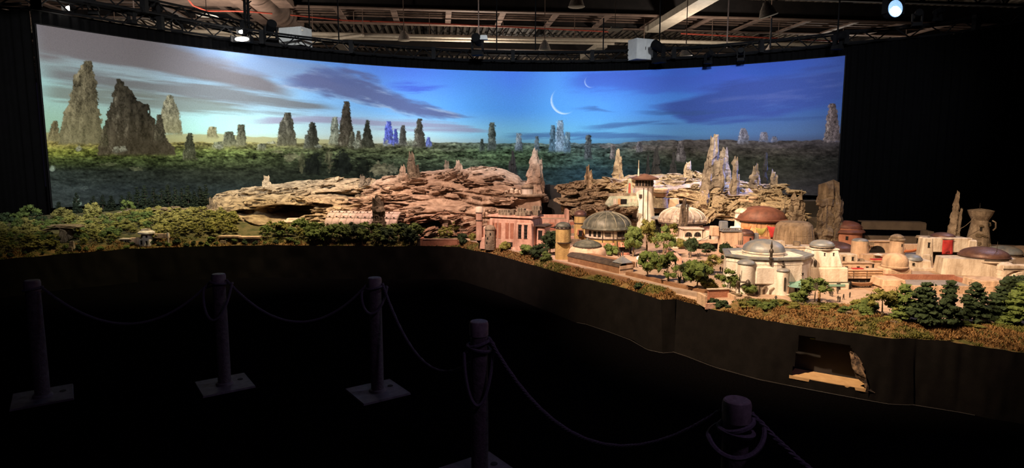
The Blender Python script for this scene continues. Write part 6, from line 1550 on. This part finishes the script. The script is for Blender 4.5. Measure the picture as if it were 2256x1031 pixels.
b.drum('dome_drum', 'white', 2, 66, 46, 70, 86, 46); b.ring('blue_roof', 2, 66, 46.8, 76, 78, 'band'); b.ring('blue_roof', 2, 66, 46.8, 82, 83.5, 'band'); b.ring('white', 2, 66, 47.5, 84, 87, 'cornice'); b.dome('blue_roof', 2, 66, 46, 24, 89, lip=1.02, n=40, pw=.95)
b.lathe('finial_post', 'bronze', [(3.5, 70), (3.5, 80), (5, 82), (3, 84), (3, 92), (5, 96), (4, 100), (1.5, 103), (2.5, 108), (.4, 120)], -14, -16, 12)
# wings and corner towers
b.drum('round_tower', 'white', -62, -2, 21, -6, 68, 18); b.dome('blue_roof', -62, -2, 19, 8, 69, 'tower_cap'); b.box('front_bay', 'white', -46, 2, -16, 20, 22, 62, 1, 1); b.box('bay_foot', 'stone', -44, 0, -12, 20, -6, 22, 1, 1)
b.drum('round_tower', 'white', 14, -14, 14.5, -6, 54, 13.5); b.dome('blue_roof', 14, -14, 14.5, 5, 55, 'tower_cap'); b.finial(14, -14, 59, 22, 5); b.pole(14, -14, 76, 92, .5)
b.win(14, 26, 4, 30, -28.6, 1.2, 'bronze', 'tower_slit', False, True); b.win(62, 44, 5, 4, -4.5); b.box('pipe_bank', 'stone', -40, -36, -14, -11, 0, 20); b.put(b.mb().tube([(-30, -14, -4), (-30, -16, 12), (-24, -16, 18), (-20, -14, 18)], 2.4, 7), 'fat_pipe', 'stone', True); b.put(b.mb().tube([(-12, -14, -4), (-12, -16, 10), (-4, -16, 16)], 2.2, 7), 'fat_pipe', 'stone', True)
for x, z1 in ((-80, 46), (-76, 54), (-72, 40)): b.pole(x, -14, 6, z1, 1.6, 'bronze', 'antenna')
b.lathe('lamp_pod', 'bronze', [(1, 20), (5, 24), (6, 30), (3, 34), (1, 36)], -66, -26, 12); b.put(b.mb().tube([(-66, -26, 30), (-86, -20, 30), (-92, -18, 33)], [2.4, 1.6, .6], 6), 'pod_barrel', 'bronze', True)
b.sail('teal_cloth', (22, -36, 22), (70, -30, 20), (62, -8, 34), (20, -12, 32), 5, 'teal_canopy'); b.box('dark_bay', 'dark', 26, 62, -9, -3, -6, 22)
for x, y in ((23, -36), (69, -30), (40, -34)): b.pole(x, y, -6, 23, .8, 'trim', 'canopy_post')
b = Bld('market_cart', 'small navy market cart under the teal canopy', 1752, 640, None, .2, 'cart')
b.box('body', 'navy', -12, 12, -4, 6, 4, 14, 1, 1); b.box('roof', 'navy', -8, 8, -4, 6, 18, 21, 1, 1); b.drum('tank', 'navy', 15, 0, 4, 2, 12)
for x in (-8, 8): b.put(b.mb().tube([(x, -5, 3), (x, -3, 3)], 3.6, 10), 'wheel', 'trim', True)
for x in (-7, 7): b.pole(x, 0, 13, 19, .7, 'trim', 'post')
b = Bld('market_stand', 'little white stand with a mast beside the navy cart', 1738, 652, None, 0, 'stand')
b.box('tray', 'white', -6, 8, -4, 3, 2, 4); b.box('foot', 'stone', -2, 3, -2, 1, -2, 2); b.put(b.mb().tube([(-3, 0, 2), (-1, 0, 28)], .8, 5), 'mast', 'tan_cloth')
# ---- white square tower
b = Bld('square_dome_tower', 'white square tower with sloping walls and a blue grey dome, right of the octagon hall', 1822, 636)
b.box('lower_block', 'cream', -46, 44, -6, 50, 14, 48, 1, 1); b.put(b.mb().prism([(-46, -8), (44, -8), (50, 20), (50, 46), (-46, 46)], -4, 16, [(-48, -8), (46, -8), (52, 20), (52, 46), (-48, 46)]), 'green_band', 'green_roof')
b.box('tower', 'white', -40, 36, 2, 56, 46, 86, 9, 9); b.box('tower_lip', 'white', -32, 28, 10, 48, 85, 88); b.drum('dome_drum', 'white', -2, 30, 25, 86, 95, 24.5); b.ring('trim', -2, 30, 25.4, 88, 91); b.dome('blue_roof', -2, 30, 25, 11, 95)
for k in range(7): b.dwin(-2, 30, 25, -1.3 + k * .43, 89.5, 5, 2)
for x in (-6, 14): b.win(x, 76, 2, 5, 8.4)
b.win(24, 66, 4, 20, 10, 1.4, 'dark', 'side_niche', False, True); b.lathe('wall_lamp', 'bronze', [(3, 50), (3.6, 56), (3, 62), (.5, 65)], -28, 3, 10)
b.box('shop_front', 'cream', -8, 44, -10, 10, -6, 14); b.box('teal_sign', 'teal_cloth', -4, 34, -11.6, -10, 7, 12); b.box('doorway', 'dark', 16, 24, -11, -8, -6, 14); b.box('doorway', 'dark', 46, 52, -4, 8, -6, 16); b.box('terrace', 'cream', -50, -40, 10, 50, 20, 60, 2, 2)
# ---- low domes and blocks behind
b = Bld('low_grey_dome', 'low dark grey dome on a pale octagonal base right of the square tower', 1852, 566, 8.6)
b.put(b.mb().prism([(46 * math.cos(k * .785 + .39), 30 + 36 * math.sin(k * .785 + .39)) for k in range(8)], -10, 14), 'base', 'white'); b.box('block', 'peach', -46, 40, -4, 10, -26, 4, 1, 1); b.dome('brown_roof', 0, 30, 40, 16, 15); b.box('porch', 'white', -60, -34, 6, 30, -6, 10, 1, 1)
b = Bld('tan_roof_slab', 'long peach flat roof between the octagon hall and the stone drum', 1790, 560, 8.4)
b.box('slab', 'peach', -30, 44, 10, 60, 6, 14, 1, 1); b.box('wall', 'peach', -28, 42, 12, 58, -16, 6)
b = Bld('tiered_red_dome', 'tiered rust red dome in front of the dark riser frame', 1880, 533, 9.4)
b.drum('wall', 'terra', 0, 34, 34, -10, 18, 33); b.lathe('lower_tier', 'red_roof', [(32, 18), (39, 19), (39, 21), (34, 26)], 0, 34, 32); b.drum('band', 'terra', 0, 34, 32, 24, 29); b.lathe('middle_tier', 'red_roof', [(30, 29), (34, 29.5), (33, 31)], 0, 34, 32); b.dome('red_roof', 0, 34, 31, 13, 31)
b.dwin(0, 34, 34, -.4, 8, 5, 8)
b = Bld('arcade_wall', 'peach wall with a wide low arch between the round towers at right', 1930, 568)
b.box('wall', 'peach', -34, 44, 8, 22, 6, 34, 1, 1); b.win(6, 16, 36, 20, 8, 2, 'dark', 'wide_arch', False, True); b.drum('round_bastion', 'peach', -30, 14, 18, -4, 36, 17); b.dome('blue_roof', -30, 14, 16, 5, 37, 'bastion_cap'); b.box('parapet', 'peach', -34, 44, 6, 24, 34, 37)
for k in range(4): b.box('buttress', 'stone', -22 + k * 4, -20 + k * 4, -3, 0, 28, 34)
b.box('market_block', 'peach', -40, 40, -14, 8, -8, 10, 1, 1); b.lathe('parasol', 'white', [(.4, 14), (9, 11), (9, 10), (.4, 12)], -10, -24, 16); b.pole(-10, -24, -8, 12, .6, 'trim', 'parasol_post'); b.box('dark_stall', 'red_cloth', 0, 26, -18, -12, -2, 4)
b = Bld('capped_round_tower', 'peach round tower with a thick grey mushroom cap', 1981, 582)
b.drum('shaft', 'peach', 0, 14, 15.5, -10, 52, 14); b.lathe('cap', 'stone', [(14, 51), (16.5, 52), (16.5, 55), (13, 57), (14, 58), (13, 61), (6, 65), (.1, 66)], 0, 14, 24); b.dwin(0, 14, 14.5, .2, 42, 2, 6)
b = Bld('drape_bridge', 'orange draped bridge left of the red banner hall', 2014, 568, 8.4)
b.box('beam', 'peach', -26, 26, 4, 14, 14, 30, 1, 1); b.sail('orange_cloth', (-26, -4, 16), (26, -4, 30), (26, 4, 32), (-26, 4, 20), 8, 'drape'); b.box('pier', 'peach', -30, -20, 2, 16, -20, 24); b.box('pier', 'peach', 20, 30, 2, 16, -20, 30)
# ---- block with bulging dome
b = Bld('bulb_dome_house', 'square peach house with a smooth bulging dome of the same plaster', 1984, 626)
b.box('house', 'peach', -34, 28, 0, 46, -8, 34, 2, 2); b.lathe('dome', 'peach', [(27, 34), (28, 37), (26, 39), (26.5, 46), (25, 54), (20, 61), (12, 65), (.1, 67)], -2, 22, 32); b.ring('trim', -2, 22, 27.6, 36, 37.4); b.win(-8, 18, 2, 6, .6); b.box('side_apron', 'peach', 28, 54, 6, 40, -8, 14, 4, 3); b.win(-26, 2, 18, 8, -.4, 1.2, 'stone', 'vent_grille', False)
b = Bld('low_bridge_house', 'long peach bridge house with cornice lines and a tan hammock sail', 1902, 634)
b.box('upper_wall', 'peach', -46, 48, 8, 40, 18, 38, 1, 1)
for z in (26, 31, 37): b.box('cornice', 'orange', -46, 48, 7, 9, z, z + 1)
for x in (-20, 10): b.box('wall_joint', 'trim', x, x + .8, 7, 8, 19, 38)
b.box('dark_underpass', 'dark', -40, 40, 12, 16, -8, 18); b.box('pier', 'stone', -50, -40, 6, 30, -8, 20); b.box('pier', 'peach', 40, 50, 6, 30, -8, 20); b.sail('tan_cloth', (-34, -10, 16), (36, -10, 20), (30, 6, 16), (-30, 6, 14), 9, 'hammock_sail')
for k in range(5): b.put(b.mb().tube([(-30 + k * 15, -6, -8), (-24 + k * 15, 2, 16)], .8, 5), 'strut', 'trim')
b.box('counter', 'navy', -36, 20, -4, 2, -8, -2); b.box('awning_red', 'red_cloth', -14, 10, 20, 30, 38, 40)
# ---- great peach front wall with flat roof terrace
b = Bld('terrace_hall', 'great peach walled hall with a sunken grey roof terrace, behind the pine row', 2092, 700, 6.0, math.radians(-3))
b.box('front_wall', 'peach', -150, 128, 0, 8, -10, 72, 1, 1); b.box('body', 'peach', -148, 126, 6, 110, -10, 66, 1, 1); b.box('grey_roof', 'grey_roof', -96, 60, 14, 96, 66, 68); b.box('parapet', 'terra', -100, 64, 94, 100, 66, 80); b.box('parapet', 'terra', 60, 66, 10, 100, 66, 78); b.box('parapet', 'peach', 58, 128, 4, 60, 60, 84, 1, 1); b.box('parapet', 'peach', -104, -96, 10, 100, 66, 78); b.box('step_block', 'peach', -150, -96, 2, 60, 66, 84, 3, 3)
for x in (-118, -60, 0, 50): b.put(b.mb().tube([(x, -1, -8), (x, -.6, 60)], .8, 5), 'wall_crack', 'stone')
b.box('low_notch', 'dark', 30, 62, -.8, 1, -8, 14); b.box('side_grille', 'stone', -146, -126, -1.2, .6, 40, 52)
# ---- red banner hall
b = Bld('banner_hall', 'pale gate hall with a dark opening and one plain red banner', 2090, 590, 7.6, math.radians(-6))
b.box('lintel_wall', 'cream', -46, 50, 4, 20, 34, 66, 2, 2); b.box('pier', 'cream', -60, -30, 0, 30, -14, 66, 5, 3); b.box('pier', 'cream', 34, 62, 0, 30, -14, 62, 5, 3); b.box('side_wall', 'cream', 50, 60, 4, 60, -10, 60, 2, 2); b.box('roof', 'stone', -40, 54, 18, 70, 58, 64, 2, 2); b.dome('brown_roof', 8, 46, 24, 10, 64); b.box('dark_hall', 'dark', -36, 40, 18, 22, -14, 36); b.box('inner_wall', 'terra', -40, 40, 12, 16, -14, 8)
P = [[(-16 + 22 * i / 6, 1.6 + .8 * math.sin(i * 1.2 + j * .5), 62 - 32 * j / 8) for i in range(7)] for j in range(9)]
b.cloth('banner', 'red_cloth', P)
P = [[(-9 + 8 * i / 4, .6, 40 - 3 * abs(i - 2) * .4 - 5 * j / 2) for i in range(5)] for j in range(3)]
M['red_dark'] = mat('darker_red_print', lin(.26, .03, .03), lin(.2, .02, .02), .9, 20, 4)
b.cloth('banner_emblem', 'red_dark', P)
b.put(b.mb().tube([(-17, 1, 63), (7, 1, 63)], .8, 5), 'banner_rod', 'trim'); b.win(-44, 50, 4, 10, 2.4); b.box('left_step', 'cream', -64, -40, -8, 10, -14, 30, 3, 2)
b = Bld('small_slate_dome_house', 'small cream house with a little slate dome, left below the red banner', 2022, 596)
b.box('house', 'cream', -26, 34, 0, 36, -8, 22, 3, 3); b.dome('blue_roof', -2, 20, 20, 11, 23); b.win(-10, 14, 4, 4, .6); b.box('low_wall', 'cream', -40, 40, -6, 4, -10, 6, 2, 1)
# ---- ruined round tower
b = Bld('ruined_tower', 'crumbling round tower with a flared stone cap at the far right', 2168, 552, 8.7)
b.lathe('shaft', 'stone', [(26, -16), (24, 10), (20, 36), (17, 56), (16, 66)], 0, 20, 18); b.lathe('capital', 'stone', [(15, 64), (18, 70), (22, 78), (24, 84), (25, 87), (18, 89), (.1, 92)], 0, 20, 26)
for i in range(16):
    a = RC.uniform(-1.6, 1.6); z = RC.uniform(-10, 60); r = 25 - z * .13
    o = link('masonry_block', BOULD_T[i % 4], b.t, loc=(r * math.sin(a) * b.u, (20 - r * math.cos(a)) * b.u, z * b.u), rot=(0, 0, a), scl=(4.5 * b.u, 3 * b.u, 3.5 * b.u)); 
b.dwin(0, 20, 21, -.5, 48, 4, 9); b.dwin(0, 20, 20, .3, 58, 3, 6); b.put(b.mb().tube([(18, 8, 66), (23, 4, 62), (24, 4, 50), (20, 6, 44)], 1.6, 6), 'side_pipe', 'stone', True); b.pole(-6, 16, 90, 104, .6)
pa = at(2150, 474, 8.5); pb2 = at(2104, 506, 8.8); P = []
for i in range(13):
    t_ = i / 12; q = pa.lerp(pb2, t_); q.z -= .05 * 4 * t_ * (1 - t_); P.append(q)
tag(MB().tube(P, .004, 5).build('guy_cable', 'stone'), 'sagging cable from the ruined tower to the grey stone spike', 'cable')
# ---- right end: brown dome house, tank, arch
b = Bld('brown_dome_house', 'cream walled house under a wide bronze brown dome with an aerial', 2190, 616, 6.9)
b.put(b.mb().prism([(-104, 24), (-96, 18), (-8, -6), (30, -6), (60, 10), (80, 70), (-90, 74)], -10, 44, [(-98, 26), (-92, 22), (-8, 0), (28, 0), (56, 14), (76, 68), (-86, 70)]), 'wall', 'cream'); b.drum('drum', 'trim', 6, 44, 50, 40, 47, 49); b.dome('brown_roof', 6, 44, 48, 19, 48); b.pole(8, 10, 44, 84, .9); b.ring('cream', 6, 44, 53, 38, 41, 'cornice')
b.lathe('white_tank', 'cream', [(11, 0), (16, 4), (16, 14), (16.6, 14.6), (16.6, 16), (16, 16.6), (15.5, 30), (13, 30.6), (13, 33), (14, 34), (13, 39), (9, 42), (.1, 43)], 6, -22, 26); b.lathe('tank_foot', 'dark', [(14, -3), (12, 1)], 6, -22); b.ring('trim', 6, -22, 16.4, 29, 30.6)
b = Bld('white_arch', 'weathered white arch springing from the wall at the right edge', 2236, 650, 5.9)
for i in range(12):
    a0 = math.pi * (1 - i / 12 * .62); a1 = math.pi * (1 - (i + .96) / 12 * .62); vs = []
    for a in (a0, a1):
        for r in (46, 60):
            for y in (0, 16): vs.append((22 + r * 1.0 * math.cos(a) * .9, y, -6 + r * math.sin(a)))
    b.put(b.mb().add(vs, [(0, 1, 3, 2), (4, 6, 7, 5), (0, 4, 5, 1), (2, 3, 7, 6), (0, 2, 6, 4), (1, 5, 7, 3)]), 'arch_stone', 'cream')
b.box('leg', 'cream', -34, -18, 0, 16, -30, -6, 0, 0); b.box('deck', 'cream', -30, 60, 2, 24, 54, 66, 1, 1); b.box('deck_band', 'trim', -30, 60, 1, 3, 58, 59)
b = Bld('violet_dome', 'distant grey dome catching violet light behind the bronze dome', 2234, 572, 8.2)
b.drum('wall', 'stone', 0, 30, 34, -20, 12, 33); b.dome('blue_roof', 0, 30, 34, 14, 13); b.ring('trim', 0, 30, 34.6, 8, 10)
# ---- low stepped houses filling the quarter at right
b = Bld('stepped_house', 'stepped peach house with a flat roof between the square tower and the wide arch', 1880, 602)
b.box('lower_block', 'peach', -30, 44, 0, 40, -6, 22, 1, 1); b.box('upper_block', 'cream', -26, 14, 10, 44, 22, 40, 1, 1); b.box('roof_lip', 'peach', -31, 45, -1, 41, 22, 24); b.box('roof_hatch', 'stone', 22, 32, 14, 26, 24, 29, 1, 1)
for x in (-18, 2): b.win(x, 31, 4, 7, 10.4)
for x in (-16, 10, 30): b.win(x, 10, 5, 9, .4)
b = Bld('stepped_house', 'low peach house in front of the wide arch, with a red roof panel', 1946, 594)
b.box('block', 'peach', -36, 34, 0, 34, -6, 18, 1, 1); b.box('roof_lip', 'orange', -37, 35, -1, 35, 18, 20); b.box('red_panel', 'red_cloth', -20, 6, 6, 20, 20, 22); b.box('side_step', 'peach', 30, 54, 4, 30, -6, 10, 1, 1)
for x in (-24, -4, 16): b.win(x, 8, 5, 8, .4)
b = Bld('stepped_house', 'cream flat house behind the octagon hall, below the round stone house', 1742, 566)
b.box('block', 'cream', -44, 46, 0, 36, -6, 20, 1, 1); b.box('roof_lip', 'cream', -45, 47, -1, 37, 20, 22.5); b.drum('roof_tank', 'stone', 20, 18, 8, 22, 32, 7.5); b.box('stair_house', 'cream', -30, -8, 10, 30, 22, 34, 1, 1)
for x in (-30, -6, 24): b.win(x, 9, 5, 9, .4)
b = Bld('stepped_house', 'pinkish flat house left of the octagon hall roof, under the pennants', 1652, 574)
b.box('block', 'peach', -22, 34, 0, 34, -6, 28, 1, 1); b.box('roof_lip', 'pinkp', -23, 35, -1, 35, 28, 30.5); b.box('roof_box', 'stone', 2, 18, 8, 22, 30, 37, 1, 1); b.win(-6, 16, 5, 9, .4); b.win(16, 16, 5, 9, .4)
# ---- small things in the streets
b = Bld('orange_obelisk', 'small orange obelisk at the edge of the paving before the square tower', 1804, 668, None, 0, 'obelisk')
b.lathe('shaft', 'orange', [(4.5, -2), (4.2, 4), (3, 5), (2.4, 14), (3, 15), (2, 24), (2.6, 25), (1.4, 34)], 0, 0, 10); b.box('head', 'cream', -3, 3, -1, 1, 34, 40); b.box('foot', 'stone', -6, 6, -5, 5, -3, 0)
p = hit(1408, 576); u = mpp(p.y)
tag(MB(u).lathe(dome_prof(6.5, 6.5, 6.5, 8)[::-1] + [(6.5 * math.cos(k * .196), 6.5 - 6.5 * math.sin(k * .196)) for k in range(1, 8)] + [(2.6, 0.2), (2.6, -3)], 18).build('globe_lamp', 'white', None, True, loc=p), 'white globe on the paving by the front kerb tree', 'globe')
for i, (px, py, h, lb) in enumerate(((1497, 624, 26, 'spiky grey aloe clump by the garden wall, right of the bare trunked tree'), (1508, 622, 18, 'smaller spiky aloe beside the taller one'))):
    b = Bld('aloe_plant', lb, px, py, None, 0, 'plant')
    for k in range(7):
        a = k * .9; b.put(b.mb().tube([(0, 0, 0), (3 * math.cos(a), 3 * math.sin(a), h * .5), (6 * math.cos(a), 6 * math.sin(a), h * (.7 + .3 * math.sin(k * 2)))], [1.4, 1.1, .1], 5), 'leaf_blade', 'leaf_dark', True)
for i, (px, py, lb) in enumerate(((1582, 576, 'tan parasol with a dark pole under the clipped dark tree, left one'), (1602, 576, 'tan parasol nearer the octagon hall wall'))):
    b = Bld('plaza_parasol', lb, px, py, None, 0, 'parasol')
    b.lathe('shade', 'tan_cloth', [(.3, 14), (8, 11), (9, 9), (8, 9.4), (.3, 12)], 0, 0, 12); b.pole(0, 0, -2, 13, .8, 'trim', 'post')
# scattered pale stones along the bank
for i, (px, py) in enumerate(((1608, 648), (1626, 652), (1648, 658), (1765, 672), (1790, 670), (1585, 640), (1930, 690), (1970, 712), (1600, 650), (1870, 690))):
    p = hit(px, py); u = mpp(p.y); o = link('garden_boulder', BOULD_T[i % 4], None, loc=p, rot=(0, 0, i), scl=(RC.uniform(6, 11) * u,) * 2 + (RC.uniform(4, 7) * u,))
    tag(o, 'pale rounded boulder along the edge of the moss bank', 'boulder', 'boulders on the bank edge')
# figurines
def figure_mesh(stride):
    V = [(0, 0, .50), (0, 0, .62), (0, 0, .80), (0, 0, .87), (0, .01, .95), (-.06, 0, .48), (-.07, stride * .5, .26), (-.07, stride, .02), (-.07, stride - .05, 0), (.06, 0, .48), (.07, -stride * .4, .26), (.07, -stride, .02), (.07, -stride - .05, 0), (-.12, 0, .80), (-.16, -.02, .64), (-.15, -.07, .48), (.12, 0, .80), (.16, .02, .64), (.15, -.04, .48)]
    E = [(0, 1), (1, 2), (2, 3), (3, 4), (0, 5), (5, 6), (6, 7), (7, 8), (0, 9), (9, 10), (10, 11), (11, 12), (2, 13), (13, 14), (14, 15), (2, 16), (16, 17), (17, 18)]
    Rr = [.10, .10, .11, .05, .085, .075, .055, .04, .035, .075, .055, .04, .035, .05, .04, .03, .05, .04, .03]
    me = bpy.data.meshes.new('figure'); me.from_pydata(V, E, []); o = link('figure_tmp', me)
    md = o.modifiers.new('skin', 'SKIN'); sd = o.modifiers.new('sub', 'SUBSURF'); sd.levels = 1
    for i, r in enumerate(Rr): me.skin_vertices[0].data[i].radius = (r, r)
    me.skin_vertices[0].data[0].use_root = True
    dg = bpy.context.evaluated_depsgraph_get(); out = bpy.data.meshes.new_from_object(o.evaluated_get(dg)); bpy.data.objects.remove(o)
    out.materials.clear(); out.materials.append(M['figure']); return out
FIG = [figure_mesh(.02), figure_mesh(.12)]
for i, (px, py) in enumerate(((1362, 566), (1367, 567), (1372, 566), (1387, 588), (1391, 589), (1402, 590), (1446, 532), (1449, 545), (1453, 528), (1518, 568), (1537, 570), (1541, 570), (1488, 590), (1587, 600), (1592, 602), (1829, 652), (1833, 654), (1846, 664), (1850, 666), (1858, 660), (1872, 656), (1709, 664), (1668, 650), (1845, 648), (1924, 636), (1930, 636))):
    p = hit(px, py); h = 14 * mpp(p.y)
    o = link('person', FIG[i % 2], None, loc=p, rot=(0, 0, RC.uniform(0, 6.28)), scl=(h, h, h))
    ph = 'tiny dark figurine standing on the paving before the green dome hall awnings' if px < 1405 else 'tiny dark figurine standing in the garden lanes right of the green dome' if px < 1600 else 'tiny dark figurine on the paving, ' + ('below the octagon hall' if px < 1720 else 'by the shop front, left group' if px < 1840 else 'by the shop front, right group' if px < 1865 else 'under the tan hammock sail')
    tag(o, ph, 'figurine', 'figurines at the green dome' if px < 1405 else 'figurines in the garden lanes' if px < 1600 else 'figurines before the white houses')
# ================================================================ FOREGROUND: posts and ropes
POST_H = .95
posts = []
def wood_post(px, ptop, Y, label, rz):
    p = at(px, ptop, Y); x, y = p.x, p.y; H = p.z
    t = thing('rope_post', label, 'post', (x, y, 0), rz, 'rope posts in the dark foreground')
    r = .052
    MB().lathe([(r * .98, .02), (r, .3), (r * .96, H - .10), (r * .95, H - .09)], 20).build('post_shaft', 'post', t, True)
    MB().lathe([(r * .95, H - .09), (r * 1.06, H - .085), (r * 1.08, H - .02), (r * 1.0, H - .004), (r * .9, H), (.001, H)], 20).build('cap', 'postcap', t, 35)
    bp = MB().box(-.20, .20, -.20, .20, 0, .014, .004, .004).build('base_plate', 'plate', t)
    MB().lathe([(.022, .0), (.022, .004), (.001, .004)], 12).build('bolt_hole', 'dark', bp, loc=(.13, .04, .0135))
    MB().lathe([(r * 1.35, .012), (r * 1.25, .03), (r, .035)], 20).build('collar', 'plate', t, True)
    posts.append((x, y, H)); return t
depth = {}
for i, (px, ptop, hpx, lb) in enumerate(((70, 617, 250, 'farthest left rope post, barely lit'), (481, 603, 245, 'rope post standing second from the left'), (825, 611, 251, 'rope post in the middle with its square foot fully visible'), (1055, 707, 315, 'rope post in front of the table bend with a hanging rope loop'), (1624, 880, 430, 'nearest rope post, at the bottom right, cut by the picture edge'))):
    # depth from the pixel of the top at the common post height
    p = onz(px, ptop, POST_H)
    wood_post(px, ptop, p.y, lb, .62)
def rope(label, a, b, sag, r=.011, name='barrier_rope', n=36):
    a, b = Vector(a), Vector(b)
    pts = []
    for i in range(n + 1):
        t = i / n; q = a.lerp(b, t); q.z -= sag * 4 * t * (1 - t); pts.append(q)
    t = thing(name, label, 'rope')
    # three twisted strands
    for s in range(3):
        P = []
        m = n * 5
        for i in range(m + 1):
            f = i / m * n; k = min(int(f), n - 1); q = pts[k].lerp(pts[k + 1], f - k); an = i * .9 + s * 2.094
            d = (pts[k + 1] - pts[k]).normalized(); u_ = d.cross(Vector((0, 0, 1))).normalized(); v_ = u_.cross(d)
            P.append(q + (u_ * math.cos(an) + v_ * math.sin(an)) * r * .48)
        MB().tube(P, r * .58, 5).build('strand', 'rope', t, True)
    return t
def post_pt(i, ang, z): x, y, H = posts[i]; return (x + .062 * math.cos(ang), y + .062 * math.sin(ang), H + z)
rope('rope sagging between the two leftmost posts', post_pt(0, 0, -.05), post_pt(1, math.pi, -.06), .33)
rope('rope sagging between the second post and the middle post', post_pt(1, 0, -.05), post_pt(2, math.pi, -.06), .33)
rope('rope dropping from the middle post to the post at the table bend', post_pt(2, 0, -.05), post_pt(3, 2.6, -.26), .30)
rope('long rope hanging lowest between the two nearest posts', post_pt(3, -.2, -.10), post_pt(4, 2.7, -.06), .36)
x, y, H = posts[4]
rope('rope leading off to the right from the nearest post', post_pt(4, .1, -.06), (x + 1.35, y - .75, .9), .35)
def loop(i, zc, rr, tilt, label, drop=0.0):
    x, y, H = posts[i]
    P = []
    for k in range(40):
        a = 2 * math.pi * k / 40
        P.append((x + rr * math.cos(a), y + rr * math.sin(a) - drop * .15 * (1 - math.cos(a - math.pi * 1.5)) * .5, H + zc + tilt * math.cos(a) - drop * max(0, -math.sin(a)) ** 1.2))
    o = MB().tube(P, .010, 6, True).build('rope_loop', 'rope', None, True)
    tag(o, label, 'rope')
loop(0, -.07, .062, .01, 'rope turn tied round the farthest left post')
loop(1, -.07, .062, -.01, 'rope turn tied round the second post')
loop(1, -.10, .115, .02, 'slack rope ring hanging on the second post', .26)
loop(2, -.08, .062, .012, 'rope turn tied round the middle post')
loop(2, -.10, .10, .02, 'slack rope ring hanging on the middle post', .17)
loop(3, -.13, .063, .02, 'upper rope turn round the post at the table bend')
loop(3, -.16, .066, -.015, 'lower rope turn round the post at the table bend')
loop(3, -.16, .085, .03, 'long slack rope ring hanging on the post at the table bend', .32)
loop(4, -.10, .064, .02, 'upper rope turn round the nearest post')
loop(4, -.125, .066, -.01, 'lower rope turn round the nearest post')
loop(4, -.13, .105, .03, 'wide slack rope ring on the nearest post', .06)

# look-alikes that ended up with the same words: tell them apart by their order from the left
def single_out():
    by = {}
    for o in COL.objects:
        if o.parent is None and o.get('label') and o.get('category') in ('tree', 'bush', 'figurine', 'boulder'): by.setdefault(o['label'], []).append(o)
    N = ['leftmost', 'second from left', 'third from left', 'fourth from left', 'fifth from left', 'sixth from left', 'seventh from left', 'eighth from left', 'ninth from left', 'tenth from left', 'eleventh from left', 'twelfth from left']
    for lb, v in by.items():
        if len(v) < 2: continue
        v.sort(key=lambda o: o.location.x / o.location.y)
        for i, o in enumerate(v):
            t = (('left one', 'right one')[i]) if len(v) == 2 else N[i]
            if len((lb + ' ' + t).split()) > 16: t = t.split()[0]
            if len((lb + ' ' + t).split()) > 16: lb2 = ' '.join(w_ for w_ in lb.split() if w_ not in ('the', 'little'))
            else: lb2 = lb
            o['label'] = lb2 + ', ' + t
single_out()
